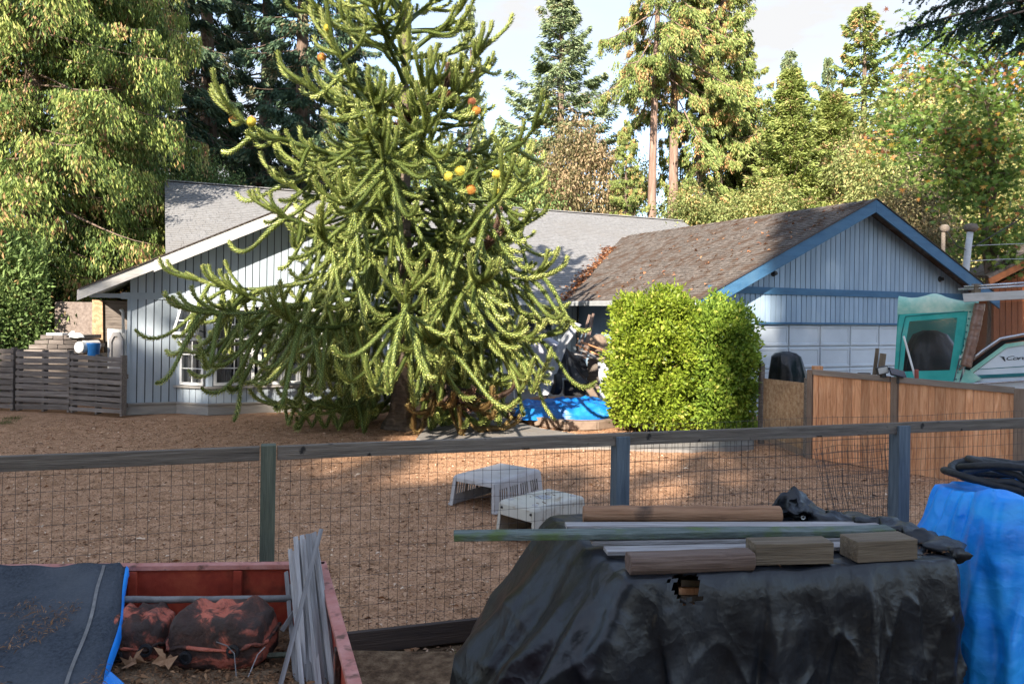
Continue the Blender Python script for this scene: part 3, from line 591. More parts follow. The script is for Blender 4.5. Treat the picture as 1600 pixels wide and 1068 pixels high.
# middle front wall with a patio window and a door
mw_ = wall([(5.94,.03),(11.3,.03),(11.3,2.55),(5.94,2.55)], 19.63, 19.73)
boards(mw_, 5.98, 6.5, .15, C_(.07), C_(2.46), 19.63, 'wall_paint'); boards(mw_, 7.5, 8.1, .15, C_(.07), C_(2.46), 19.63, 'wall_paint')
boards(mw_, 10.45, 11.25, .15, C_(.07), C_(2.46), 19.63, 'wall_paint')
boards(mw_, 8.1, 10.45, .15, C_(.07), C_(.42), 19.63, 'wall_paint'); boards(mw_, 8.1, 10.45, .15, C_(2.22), C_(2.46), 19.63, 'wall_paint'); boards(mw_, 6.5, 7.5, .15, C_(2.15), C_(2.46), 19.63, 'wall_paint')
pane_window('window', (8.1, 19.6), (9.27, 19.6), .43, 2.21, 2, 3); pane_window('window', (9.29, 19.6), (10.45, 19.6), .43, 2.21, 2, 3)
mb = MB(); mb.box(6.53, 7.47, 19.58, 19.62, .08, 2.12); dr = hob(mb, 'door', 'door_white'); MB().lathe([(.03,0),(.035,.03),(.02,.05)], (0,0,0), 10).obj('handle', 'chrome', dr, RH @ Matrix.Translation((7.38,19.58,1.05)) @ Matrix.Rotation(R(90),4,'X'))
mb = MB(); mb.box(5.9, 11.3, 18.95, 19.62, 2.46, 2.475); hob(mb, 'porch_soffit', 'soffit')

# garage: gable wall, band, door
GW = 13.45; WR = 19.7
gz = lambda u: EZ - .10 + PT*(GUR-GU0-abs(u-GUR)) - .02
gw = wall([(11.3,.0),(12.33,.0),(12.33,2.10),(17.47,2.10),(17.47,0),(WR,0),(WR,gz(WR)),(GUR,gz(GUR)),(11.3,gz(11.3))], GW, GW+.12)
boards(gw, 11.3, 15.6, .158, C_(2.92), gz, GW, 'garage_paint'); boards(gw, 15.6, WR, .158, C_(2.92), gz, GW, 'garage_paint')
boards(gw, 11.3, 12.33, .158, C_(.02), C_(2.76), GW, 'garage_paint'); boards(gw, 17.47, WR, .158, C_(.02), C_(2.76), GW, 'garage_paint'); boards(gw, 12.33, 17.47, .158, C_(2.12), C_(2.76), GW, 'garage_paint')
mb = MB(); mb.box(11.0, WR+.1, GW-.055, GW, 2.76, 2.92); hob(mb, 'trim_band', 'blue_trim', bevel=.004)
for a in ((12.33, 12.42, 0, 2.10), (17.38, 17.47, 0, 2.10)): mb = MB(); mb.box(a[0], a[1], GW-.04, GW+.10, a[2], a[3]); hob(mb, 'door_jamb', 'door_white')
mb = MB(); mb.box(12.33, 17.47, GW-.045, GW+.1, 2.08, 2.125); hob(mb, 'door_header', 'blue_trim')
mb = MB(); mb.box(12.42, 17.38, GW+.07, GW+.11, 0.0, 2.08); gd = hob(mb, 'garage_door', 'door_white')
for r in range(4):
    for c in range(5):
        x0 = 12.42 + .992*c; z0 = .01 + .515*r
        mb = MB(); mb.hexa([Vector(p) for p in ((x0+.004,GW+.07,z0+.004),(x0+.988,GW+.07,z0+.004),(x0+.988,GW+.07,z0+.51),(x0+.004,GW+.07,z0+.51))],
                           [Vector(p) for p in ((x0+.004,GW+.045,z0+.004),(x0+.988,GW+.045,z0+.004),(x0+.988,GW+.045,z0+.51),(x0+.004,GW+.045,z0+.51))])
        po = hob(mb, 'door_panel', 'door_white', gd)
        # raised field with a sunk border: front ring and field
        mb = MB(); y0 = GW+.045
        o_ = [(x0+.01,z0+.01),(x0+.982,z0+.01),(x0+.982,z0+.504),(x0+.01,z0+.504)]; i_ = [(x0+.06,z0+.075),(x0+.93,z0+.075),(x0+.93,z0+.44),(x0+.06,z0+.44)]
        vs = [Vector((a,y0-.002,b)) for a,b in o_] + [Vector((a,y0-.018,b)) for a,b in [(x0+.025,z0+.03),(x0+.967,z0+.03),(x0+.967,z0+.485),(x0+.025,z0+.485)]] + [Vector((a,y0-.018,b)) for a,b in i_] + [Vector((a+(.015 if a < x0+.5 else -.015),y0-.004,b+(.015 if b < z0+.25 else -.015))) for a,b in i_]
        fs = []
        for k in range(3): fs += [(4*k+q, 4*k+(q+1) % 4, 4*k+4+(q+1) % 4, 4*k+4+q) for q in range(4)]
        fs.append((12,13,14,15)); mb.add(vs, fs); hob(mb, 'panel_moulding', 'door_white', po) if False else None
        po.data.clear_geometry()
        po.data.from_pydata([tuple(p) for p in vs], [], fs); po.data.update()
mb = MB(); mb.box(11.3, 11.42, GW+.12, 19.6, 0, 2.5); hob(mb, 'wall', 'garage_paint')
mb = MB(); mb.box(WR-.1, WR, GW+.12, 24, 0, 2.5); hob(mb, 'wall', 'garage_paint')
for px, py in ((1207,427),(1467,436)):
    a, b_ = ray(px, py); k = GW/( -sA*a + cA); X, Y = a*k, k; u = X*cA + Y*sA
    MB().lathe([(.075,0),(.075,.02),(.05,.035),(.045,.10),(.0,.11)], (0,0,0), 14).obj('gable_vent', 'lamp_black', house, RH @ Matrix.Translation((u, GW-.02, H - b_*Y)) @ Matrix.Rotation(R(90),4,'X'), smooth=False)

# fallen leaves in the valley and on the garage slope
r = np.random.RandomState(5); n = 800
t = r.uniform(0, 1, n)**.9*.86; zz = EZ + t*(GZ-EZ)*.9; u = GU0 + (zz-EZ)/PT; v = 18.9 + (zz-EZ)/MPT; off = np.abs(r.normal(0, .10, n)) + .02
side = r.uniform(0, 1, n) < .5
u = np.where(side, u + off*.8, u); v = np.where(side, v, v + off*.5); u = np.where(side, u, u - off)
zz = np.where(side, EZ + PT*(u-GU0), EZ + MPT*(v-18.9)) + .03
n2 = 190; u2 = GU0 + r.uniform(.1, 5.0, n2); v2 = r.uniform(13.3, 18.5, n2); z2 = EZ + PT*(u2-GU0) + .03
u, v, zz = np.r_[u, u2], np.r_[v, v2], np.r_[zz, z2]; n = len(u); az = r.uniform(0, 6.28, n)
C = np.stack([u*cA - v*sA, u*sA + v*cA, zz], 1); D = np.stack([np.cos(az), np.sin(az), r.normal(0,.3,n)], 1); N = np.stack([r.normal(0,.4,n), r.normal(0,.4,n), np.ones(n)], 1)
o = link_mesh('fallen_leaves', leaves('fallen_leaves', C, D, N, r.uniform(.07,.15,n), r.uniform(.04,.09,n), r.uniform(.1,1,n), .3), 'orange_leaf'); o['kind'] = 'stuff'
# ================================================================== monkey puzzle tree
class Acc:
    """gathers four-cornered faces with a tint"""
    def __init__(s): s.V = []; s.Q = []; s.T = []; s.n = 0
    def put(s, V, Q, T): s.V.append(V); s.Q.append(Q + s.n); s.T.append(T); s.n += len(V)
    def leaves(s, C, D, N, Ln, Wd, tint, curl=0.15):
        D = nrm(D); S = nrm(np.cross(D, N)); N2 = np.cross(S, D); Ln = np.asarray(Ln)[:, None]; Wd = np.asarray(Wd)[:, None]
        V = np.stack([C, C + D*Ln*0.5 + S*Wd*0.5 + N2*Ln*curl*.3, C + D*Ln - N2*Ln*curl, C + D*Ln*0.45 - S*Wd*0.5 + N2*Ln*curl*.3], 1).reshape(-1, 3)
        n = len(C); s.put(V, np.arange(4*n).reshape(n, 4), np.repeat(np.clip(tint, 0, 1), 4))
    def tube(s, pts, rad, k=5, tint=0.1):
        n = len(pts); T = np.gradient(pts, axis=0); T = nrm(T); ref = np.where(np.abs(T[:, 2:3]) < .9, np.array([[0,0,1.]]), np.array([[1.,0,0]]))
        U = nrm(np.cross(T, ref)); Vv = np.cross(U, T); a = np.arange(k)*2*np.pi/k
        rad = np.broadcast_to(np.asarray(rad, float), (n,))
        X = pts[:, None, :] + (U[:, None, :]*np.cos(a)[None, :, None] + Vv[:, None, :]*np.sin(a)[None, :, None])*rad[:, None, None]
        i, j = np.meshgrid(np.arange(n-1), np.arange(k), indexing='ij'); i = i.ravel(); j = j.ravel(); j2 = (j+1) % k
        s.put(X.reshape(-1, 3), np.stack([i*k+j, i*k+j2, (i+1)*k+j2, (i+1)*k+j], 1), np.full(n*k, tint) if np.isscalar(tint) else np.repeat(tint, k))
    def mesh(s, name, off=None):
        V = np.concatenate(s.V); 
        if off is not None: V = V - np.array(off)[None, :]
        return npmesh(name, V, np.concatenate(s.Q), np.concatenate(s.T))

rn = np.random.RandomState(11)
def path(p, d, L_, steps, grav, lift, floor=0.06, wob=0.10):
    p = np.array(p, float); d = np.array(d, float); d /= np.linalg.norm(d); out = [p.copy()]; h = L_/steps
    for i in range(steps):
        t = (i+.5)/steps
        d = d + np.array([rn.normal(0, wob), rn.normal(0, wob), -grav*(1-t) + lift*t*t*t*4])*(1.0/steps)
        d /= np.linalg.norm(d); p = p + d*h
        if p[2] < floor: p[2] = floor; d[2] = abs(d[2])*0.6 + .12
        out.append(p.copy())
    return np.array(out)
def rope(acc, pts, r0, dens, br, tip=True, l=0.066):
    """a shoot clothed in overlapping scale leaves"""
    seg = np.linalg.norm(np.diff(pts, axis=0), axis=1); cum = np.r_[0, np.cumsum(seg)]; Lb = cum[-1]; n = max(6, int(Lb*dens))
    s = (np.arange(n)+.5)/n*Lb; C = np.stack([np.interp(s, cum, pts[:, k]) for k in range(3)], 1)
    T = nrm(np.stack([np.interp(s, cum, np.gradient(pts[:, k])) for k in range(3)], 1))
    ref = np.array([[0.3, 0.2, 1.]]); U = nrm(np.cross(T, ref)); W = np.cross(T, U); ph = np.arange(n)*2.39996 + rn.uniform(0, 6)
    Rd = U*np.cos(ph)[:, None] + W*np.sin(ph)[:, None]
    t = s/Lb; fat = np.where(t > .93, 1 - (t-.93)/.07*.5, 1.0)*(0.88 + .12*np.sin(t*9))
    tint = np.clip(br + .30*t**2 + rn.normal(0, .15, n), 0, 1)
    acc.leaves(C + Rd*(r0*.80*fat)[:, None], T*.95 + Rd*.42, Rd, l*fat*rn.uniform(.85, 1.2, n), .030*fat, tint, -.12)
    acc.tube(pts, np.linspace(r0*.86, r0*.62, len(pts)), 5, br*.45)
TB = G(626, 668, 0.0)
puzzle = thing('monkey_puzzle_tree', 'spiky monkey puzzle tree with rope-like green branches and round orange cones before the house', 'tree', TB)
mb = MB(); zs = np.linspace(-.05, 9.6, 60); prof = []
for z in zs:
    r = .165*(1 - z/11.5) + .22*math.exp(-max(z, 0)/.28) + .03*math.exp(-z/1.5); prof.append(r)
cen = [(0.04*math.sin(z*.5), 0.03*math.cos(z*.4), z) for z in zs]
base = len(mb.v); nn = 20
for i, (c, r) in enumerate(zip(cen, prof)):
    for j in range(nn):
        t = 2*math.pi*j/nn; q = r*(1 + (.22*math.sin(t*5+1)*math.exp(-max(c[2],0)/.3)) + .04*math.sin(i*2.1) + .04*math.sin(t*3+i))
        mb.v.append(TB + Vector((c[0]+q*math.cos(t), c[1]+q*math.sin(t), c[2])))
for i in range(len(zs)-1):
    for j in range(nn): mb.f.append((i*nn+j, i*nn+(j+1) % nn, (i+1)*nn+(j+1) % nn, (i+1)*nn+j))
mb.obj('trunk', 'puzzle_bark', puzzle, smooth=True)
# the trunk's top is clothed in broad yellowish scales
ac = Acc(); n = 1500; z = rn.uniform(6.2, 9.6, n); a = np.arange(n)*2.39996; Rd = np.stack([np.cos(a), np.sin(a), np.zeros(n)], 1); rr = .165*(1-z/11.5)
C = np.array(TB)[None, :] + Rd*rr[:, None]; C[:, 2] = z; ac.leaves(C, Rd*.5 + np.array([[0,0,.9]]), Rd, np.full(n, .10), np.full(n, .05), rn.normal(.72, .12, n), -.1)
link_mesh('trunk_scales', ac.mesh('trunk_scales', TB), 'puzzle', puzzle, Matrix.Translation(TB))

ZR = [0.7, 1.2, 2.0, 2.9, 3.6, 4.4, 5.2, 6.0, 7.0, 8.0, 9.2]; RR = [1.6, 2.7, 3.75, 4.3, 4.0, 3.6, 3.35, 3.0, 2.5, 1.85, .9]
ZE = [0.7, 1.5, 2.5, 3.3, 4.2, 5.2, 6.2, 7.5, 9.2]; EE = [-24, -14, -4, 2, 9, 15, 19, 27, 45]
TIPS = []
def puzzle_branch(z0, az, L_, el, mname='puzzle', nsub=None, hang=None, br=None, subL=None, org=None, tipn=4):
    ac = Acc(); d = np.array([math.cos(az)*math.cos(el), math.sin(az)*math.cos(el), math.sin(el)])
    p0 = np.array(TB) + np.array([math.cos(az)*.1, math.sin(az)*.1, z0]) if org is None else np.array(org, float)
    p0[2] = z0; front = math.sin(az) < -.35 and mname == 'puzzle' and L_ > 1.3
    fl0 = rn.uniform(.7, 1.2) if front and math.cos(az) > -.75 else .07
    ax = path(p0, d, L_, 14, .38, .85, floor=fl0, wob=.28)
    br = rn.uniform(.40, .62) if br is None else br
    ac.tube(ax, np.linspace(.055, .024, len(ax)), 6, .03)
    out = np.array([math.cos(az), math.sin(az), 0]); sd = np.array([-out[1], out[0], 0])
    rope(ac, ax[5:], .038, 170, br-.05)
    TIPS.append((ax[-1], ax[-1]-ax[-2]))
    dt = (ax[-1]-ax[-3])/np.linalg.norm(ax[-1]-ax[-3])
    for i in range(tipn):           # the limb's end splits into a hand of upturned shoots
        dd = dt*1.0 + sd*rn.uniform(-.9, .9) + np.array([0, 0, rn.uniform(-.25, .45)]); k = rn.randint(11, 14)
        pts = path(ax[k], dd, rn.uniform(.45, .95), 10, .35, rn.uniform(1.2, 2.6), floor=fl0, wob=.3); rope(ac, pts, rn.uniform(.036, .044), 165, br + rn.uniform(-.04, .12)); TIPS.append((pts[-1], pts[-1]-pts[-2]))
    ns = nsub if nsub is not None else max(5, int(L_/.26)); sg = 1
    for i in range(ns):
        s = .24 + .66*(i+rn.uniform(-.4, .4))/ns; s = min(max(s, .14), .93); q = s*14; k = int(q); p = ax[k] + (ax[min(k+1, 14)]-ax[k])*(q-k); sg = -sg
        z = p[2]; h = np.clip((6.1-z)/2.2, 0, 1) if hang is None else hang
        l = (subL or (.85 + 1.0*h))*rn.uniform(.5, 1.35)*(1.12 - .35*s)
        if z < 1.5: l *= .8
        fw = rn.uniform(.05, 1.1); sdw = sg*rn.uniform(.2, 1.1); dz = -h*rn.uniform(.0, 1.5) + (1-h)*rn.uniform(-.25, .7)
        dd = out*fw + sd*sdw + np.array([0, 0, dz])
        pts = path(p, dd, l, 14, 1.35*h + .55, rn.uniform(1.0, 2.9), floor=fl0, wob=.28)
        rope(ac, pts, rn.uniform(.038, .048), 140, br + rn.uniform(-.1, .1))
        TIPS.append((pts[-1], pts[-1]-pts[-2]))
        if rn.uniform() < .28 and l > .6:
            j = rn.randint(3, 7); d2 = (pts[j+1]-pts[j])/np.linalg.norm(pts[j+1]-pts[j]) + sd*rn.uniform(-.8, .8) + np.array([0,0,.3]); p2 = path(pts[j], d2, l*.5, 7, .2*h, .9, floor=fl0, wob=.25)
            rope(ac, p2, .035, 165, br + .05); TIPS.append((p2[-1], p2[-1]-p2[-2]))
    c = Vector(ax[0]); return link_mesh('branch', ac.mesh('branch', c), mname, puzzle, Matrix.Translation(c))
z0 = .75; k = 0
z0 = .95
while z0 < 9.3:
    nb = 6 if z0 < 6 else 5
    a0 = rn.uniform(0, 6.28)
    for i in range(nb):
        az = a0 + 6.283*i/nb + rn.normal(0, .32); z = z0 + rn.uniform(-.26, .26)
        if z < 1.9 and math.sin(az) < -.45 and math.cos(az) > -.7: continue
        L_ = np.interp(z, ZR, RR)*rn.uniform(.60, 1.10)
        if math.cos(az) > 0.3: L_ *= .78 if z < 4 else (.95 if z < 5.4 else .74)
        if math.cos(az) < -.5 and 2.3 < z < 3.6: L_ *= 1.06
        bk = -math.cos(az)*sA + math.sin(az)*cA
        if bk > .25 and z < 4.7: L_ = min(L_, 2.15/bk)
        puzzle_branch(z, az, L_, R(np.interp(z, ZE, EE) + rn.normal(0, 10)))
    z0 += .46 if z0 < 6 else .58
# short inner shoots that hide the trunk
for i in range(14):
    z = rn.uniform(1.9, 5.6); puzzle_branch(z, rn.uniform(-math.pi, .2), rn.uniform(.5, 1.15), R(rn.uniform(-35, 30)), nsub=3, br=rn.uniform(.3, .55), tipn=2)
# apex shoots
for i in range(5): puzzle_branch(9.2, rn.uniform(0, 6.28), .8, R(65), nsub=4, tipn=1)
# dead brown boughs and the rusty fan low on the camera side
for px, py, z, az, L_, el in ((0,0,3.2,R(-34),1.9,5),(0,0,6.15,R(-35),.95,14),(0,0,5.75,R(-80),.7,5)):
    o = puzzle_branch(z, az, L_, R(el), 'puzzle_dead', nsub=6, hang=.15, subL=.42, br=.45, tipn=5); o['label'] = 'dead brown bough'
hub = np.array(P(688, 596, TB.y-.75)); ac = Acc(); lim = path(np.array([TB.x+.1, TB.y-.1, 1.25]), hub-np.array([TB.x, TB.y, 1.25]), .98, 8, .1, .0, wob=.2); ac.tube(lim, np.linspace(.06, .045, 9), 8, .3); rope(ac, lim, .055, 260, .35); link_mesh('branch', ac.mesh('branch', lim[0]), 'puzzle_rust', puzzle, Matrix.Translation(Vector(lim[0])))['label'] = 'rusty brown low limb with a fan of shoots'
hub = lim[-1]
for i in range(15):
    az = R(-90) + R(rn.uniform(-100, 105)); puzzle_branch(hub[2] + rn.uniform(-.06, .06), az, rn.uniform(.75, 1.35), R(rn.uniform(-62, -8)), 'puzzle_rust' if i % 5 < 3 else ('puzzle_dead' if i % 5 == 3 else 'puzzle'), nsub=1, hang=.5, subL=.55, br=.38, org=hub, tipn=1)
for i in range(5): puzzle_branch(hub[2], R(rn.uniform(-170, 0)), rn.uniform(.35, .6), R(rn.uniform(30, 75)), 'puzzle', nsub=1, hang=0, subL=.3, org=hub, tipn=1)
# cones on the shoot tips closest to where they show
tp = [(proj(p), p, d) for p, d in TIPS if p[1] < TB.y + .6]
used = set()
for (cx, cy, mname, rr) in ((487,84,'cone',.085),(366,166,'cone',.07),(381,168,'cone',.08),(403,156,'cone_yellow',.085),(704,153,'cone_red',.085),(739,156,'cone_red',.08),(751,168,'cone',.085),
        (693,284,'cone_yellow',.075),(721,275,'cone_yellow',.08),(737,277,'cone',.09),(752,283,'cone_yellow',.075),(770,288,'cone_yellow',.08),(779,298,'cone_yellow',.075),(517,33,'cone_yellow',.07)):
    best = min((i for i in range(len(tp)) if i not in used), key=lambda i: (tp[i][0][0]-cx)**2 + (tp[i][0][1]-cy)**2 + 1100*max(0, tp[i][1][1]-TB.y+.9)); used.add(best)
    rr *= .82; p, d = Vector(tp[best][1]), Vector(tp[best][2]).normalized(); mb = MB(); mb.lathe([(rr*.35, -rr*.9), (rr*.8, -rr*.55), (rr, 0), (rr*.85, rr*.5), (rr*.45, rr*.88), (.005, rr)], (0,0,0), 14)
    Wc = Matrix.Translation(p + d*rr*.35) @ Vector(d).to_track_quat('Z', 'Y').to_matrix().to_4x4(); co = mb.obj('cone', mname, puzzle, Wc, smooth=True)
    n = 170; k = np.arange(n)+.5; ph = np.arccos(1-2*k/n); th = k*2.39996; Rd = np.stack([np.cos(th)*np.sin(ph), np.sin(th)*np.sin(ph), np.cos(ph)], 1); a2 = Acc()
    a2.leaves(Rd*rr*.9, Rd + np.array([[0,0,.5]]), np.cross(Rd, [[.3,.2,1]]), np.full(n, rr*.42), np.full(n, rr*.16), np.full(n, .5), .1); link_mesh('cone_scales', a2.mesh('cone_scales'), mname, co, Wc)

# ================================================================== woods behind
def conifer(seed, h, Rb, zb, nb, per_m, ll, lw, droop=.35, hang=.25, shape=.75, tr=.02, gap=0.0, flat=.22, tip_up=.25, brown=0.03, clump=3.2):
    """crown (leaf faces + fine boughs) and trunk meshes of one conifer standing at the origin"""
    r = np.random.RandomState(seed); ac = Acc(); tk = Acc()
    zz = np.linspace(-.3, h, 14); tk.tube(np.stack([.12*np.sin(zz*.23+seed), .12*np.cos(zz*.19), zz], 1), (tr*h)*(1-zz/h*.96)+.01, 9, .5)
    for i in range(nb):
        t = ((i+r.uniform())/nb); z = zb + (h-zb)*t**.92; az = i*2.39996 + r.uniform(-.5, .5)
        if gap and r.uniform() < gap: continue
        L_ = Rb*((1-t)**shape)*r.uniform(.42, 1.22) + .22; el = R(-12 + 50*t**1.5 + r.normal(0, 11))
        o = np.array([math.cos(az), math.sin(az), 0]); sd = np.array([-o[1], o[0], 0]); s = np.linspace(0, 1, 9)
        pts = np.outer(s*L_*math.cos(el), o); pts[:, 2] = z + s*L_*math.sin(el) - droop*L_*s**1.5 + tip_up*L_*s**3.5
        tk.tube(pts, np.linspace(.012*L_+.008, .006, 9), 4, .5)
        nk = max(4, int(clump*(L_+.4))); n = int(per_m*(L_+.5)); ku = .12 + .90*r.uniform(0, 1, nk)**.75; kl = r.normal(0, flat, nk)*L_*(1.08-ku)**.7; kh = r.uniform(.25, 1.25, nk); kt = r.normal(0, .13, nk); kk = r.randint(0, nk, n)
        u = np.clip(ku[kk] + r.normal(0, .10/max(.6, L_), n), .03, 1.03); lat = kl[kk] + r.normal(0, .085 + .02*L_, n)
        C = np.stack([np.interp(u, s, pts[:, k]) for k in range(3)], 1)
        dn_ = r.uniform(0, 1, n)**1.5
        C += sd[None, :]*lat[:, None]; C[:, 2] += -np.abs(lat)*droop*.8 - hang*dn_*kh[kk]*(.45+L_*.26) + r.normal(0, .04, n)
        D = o[None, :]*(.75*(1-hang)) + sd[None, :]*(np.sign(lat)*r.uniform(.1, 1.0, n))[:, None]*(1-hang*.6); D[:, 2] += -hang*1.5 - droop*.3 + r.normal(0, .22, n)
        D[:, :2] += r.normal(0, .18, (n, 2))
        N = np.stack([r.normal(0, .8, n), r.normal(-.45, .8, n), np.full(n, .75)], 1) if hang < .3 else np.stack([r.normal(0,1,n), r.normal(0,1,n), r.normal(0,.35,n)], 1)
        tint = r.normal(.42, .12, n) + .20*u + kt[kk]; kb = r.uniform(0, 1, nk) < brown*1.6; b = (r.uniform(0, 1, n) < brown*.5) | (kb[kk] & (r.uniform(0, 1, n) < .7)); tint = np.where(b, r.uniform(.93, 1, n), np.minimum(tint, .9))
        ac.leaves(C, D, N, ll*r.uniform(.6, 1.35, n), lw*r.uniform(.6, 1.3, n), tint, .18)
    return ac.mesh('crown'), tk.mesh('trunk')
def broadleaf(seed, h, w, zb, ncl, per, ll, lw, spread=.55, brown=.1, tr=.03, outer=.55, squash=1.0, boxy=False):
    r = np.random.RandomState(seed); ac = Acc(); tk = Acc()
    zz = np.linspace(-.2, h*.72, 8); tk.tube(np.stack([.1*np.sin(zz*.7+seed), .1*np.cos(zz*.6), zz], 1), tr*h*(1-zz/h*1.1)+.012, 8, .5)
    for i in range(ncl):
        v = r.normal(0, 1, 3); v /= np.linalg.norm(v); v = v/np.abs(v).max() if boxy else v; q = r.uniform(outer, 1.0); cz = zb + (h-zb)*.5
        c = np.array([v[0]*w*q, v[1]*w*q*squash, cz + v[2]*(h-zb)*.5*q]); c[:2] *= 1 - (0 if boxy else .35)*max(0, (c[2]-cz)/((h-zb)*.5))
        z1 = min(c[2]*.7, h*.68); m = np.array([.1*np.sin(z1*.7+seed), .1*np.cos(z1*.6), z1])
        sgm = np.linspace(0, 1, 5)[:, None]; pts = m + (c-m)*sgm + np.array([0,0,.12*h])*(sgm*(1-sgm)); tk.tube(pts, np.linspace(.018*h*.35+.008, .006, 5), 4, .5)
        n = int(per*r.uniform(.6, 1.4)); C = c + r.normal(0, 1, (n, 3))*np.array([spread, spread, spread*.7])
        D = nrm(C-c) + r.normal(0, .5, (n, 3)) + np.array([0, 0, -.35]); N = np.stack([r.normal(0,.6,n), r.normal(0,.6,n), np.ones(n)], 1)
        t = r.normal(.45, .16, n) + r.normal(0, .1); bb = r.uniform(0, 1, n) < brown*r.choice([.2, .2, 3.0]); t = np.where(bb, r.uniform(.9, 1, n), np.minimum(t, .88))
        ac.leaves(C, D, N, ll*r.uniform(.6, 1.3, n), lw*r.uniform(.6, 1.3, n), t, .2)
    return ac.mesh('crown'), tk.mesh('trunk')
def plant(name, label, cat, meshes, loc, mats, group=None, s=(1,1,1), rz=0.0):
    o = thing(name, label, cat, loc, group); W = Matrix.Translation(Vector(loc)) @ Matrix.Rotation(rz, 4, 'Z') @ Matrix.Diagonal((*s, 1))
    for nm, me, m in (('crown', meshes[0], mats[0]), ('trunk', meshes[1], mats[1])):
        ob = bpy.data.objects.new(nm, me)
        if not me.materials: me.materials.append(MT[m])
        put(ob, o, W)
        if me.materials[0] != MT[m]: ob.material_slots[0].link = 'OBJECT'; ob.material_slots[0].material = MT[m]
    return o
def X_(px, Y): return (px-800)/1200*Y
def top(py, px, Y): return H + (485 + .015*(px-800) - py)/1200*Y
FIRD = [conifer(21, 22, 3.9, 1.2, 200, 150, .23, .07, .42, .30, .8, brown=.02, gap=.1), conifer(22, 24, 3.6, 2.5, 190, 150, .23, .07, .5, .35, .85, brown=.03, gap=.12)]
FIRP = [conifer(23, 21, 5.6, 1.5, 190, 130, .245, .078, .30, .16, .80, flat=.2, brown=.02, gap=.12, tip_up=.4), conifer(24, 20, 5.6, 1.0, 180, 130, .245, .08, .3, .16, .80, brown=.04, gap=.12, tip_up=.4)]
CEDR = conifer(25, 17, 3.4, .3, 230, 400, .145, .04, .34, .80, .42, tip_up=.15, brown=.09, flat=.28, gap=.10, clump=5.5)
CYPR = conifer(26, 13, 3.3, .2, 260, 220, .18, .066, -.25, .0, .80, tip_up=.1, brown=.04, flat=.22)
SPRC = conifer(27, 24, 4.2, 1.0, 150, 290, .195, .07, .45, .42, .45, gap=.06, brown=.07, flat=.2)
SPRH = conifer(28, 27, 4.0, 12.6, 70, 330, .19, .068, .55, .42, .40, gap=.1, brown=.08, tr=.0145, flat=.2)
DEC = [broadleaf(31, 8, 2.6, .6, 95, 420, .13, .075, .42), broadleaf(32, 6, 2.4, .3, 90, 330, .12, .07, .38, brown=.3), broadleaf(33, 11, 3.2, 1.2, 130, 470, .14, .08, .5)]
gl = 'dark firs behind the shingle roof'
Y = 21
plant('cedar_tree', 'big yellow-green cedar with hanging sprays beside the house, the one standing over the hedge', 'tree', CEDR, (X_(40,Y), Y, 0), ('cedar_leaf','bark'), s=(1.15,1.15,1))
plant('cedar_tree', 'cedar with hanging sprays standing closer to the house gable, greener and more shaded', 'tree', CEDR, (X_(165,23.5), 23.5, 0), ('cedar_leaf','bark'), s=(.9,.9,1.04), rz=2.1)
plant('cedar_tree', 'cedar behind the hedge, cut by the edge of the picture', 'tree', CEDR, (X_(-90,22), 22, 0), ('cedar_leaf','bark'), s=(1,1,1.05), rz=4.0)
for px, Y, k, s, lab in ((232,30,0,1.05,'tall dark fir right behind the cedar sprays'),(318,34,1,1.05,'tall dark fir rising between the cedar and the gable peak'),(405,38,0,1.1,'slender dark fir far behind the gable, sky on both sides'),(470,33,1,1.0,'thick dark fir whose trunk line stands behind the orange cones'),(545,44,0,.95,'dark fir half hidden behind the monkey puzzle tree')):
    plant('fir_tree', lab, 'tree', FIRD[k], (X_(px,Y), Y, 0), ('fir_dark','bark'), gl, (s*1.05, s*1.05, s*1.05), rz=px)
Y = 46; plant('fir_tree', 'pale green pointed fir standing against the clouds over the roof ridge', 'tree', FIRP[0], (X_(868,Y), Y, 0), ('fir_pale','bark'), s=(1.3,1.3,top(-14,868,Y)/21))
Y = 48; plant('fir_tree', 'grey-green fir mostly hidden behind the upper monkey puzzle branches', 'tree', FIRP[1], (X_(728,Y), Y, 0), ('fir_pale','bark'), s=(.55,.55,top(10,728,Y)/20), rz=1)
Y = 37; plant('spruce_tree', 'tall spruce with the bare brown lower trunk, the slimmer one of the pair', 'tree', SPRH, (X_(1019,Y), Y, 0), ('fir_warm','bark_pink'), 'twin spruces with bare trunks', s=(.72,.72,1))
Y = 38; plant('spruce_tree', 'tall spruce with bare brown trunk leaning a little, beside its slimmer twin', 'tree', SPRH, (X_(1046,Y), Y, 0), ('fir_warm','bark_pink'), 'twin spruces with bare trunks', s=(.85,.85,1.02), rz=2.6)
Y = 40; plant('spruce_tree', 'thick drooping spruce with rusty bough tips beside the bare trunks', 'tree', SPRC, (X_(1120,Y), Y, 0), ('fir_warm','bark'), s=(.78,.78,1.05), rz=.6)
Y = 39; plant('spruce_tree', 'full drooping spruce behind the thicker bare trunk, reaching down to the roofs', 'tree', SPRC, (X_(1088,Y), Y, 0), ('fir_warm','bark'), s=(.60,.60,.86), rz=2.2)
Y = 41; plant('spruce_tree', 'drooping spruce between the rusty tipped spruce and the cypress', 'tree', SPRC, (X_(1158,Y), Y, 0), ('fir_warm','bark'), s=(.6,.6,.72), rz=4.2)
Y = 36; plant('spruce_tree', 'thin spruce with hanging boughs between bare trunks and the pale fir', 'tree', SPRC, (X_(975,Y), Y, 0), ('fir_warm','bark'), s=(.36,.36,.47), rz=3.3)
Y = 36; plant('cypress_tree', 'bright yellow-green cone shaped cypress behind the garage roof', 'tree', CYPR, (X_(1232,Y), Y, 0), ('cypress_leaf','bark'), s=(1.0,1.0,top(118,1232,Y)/13))
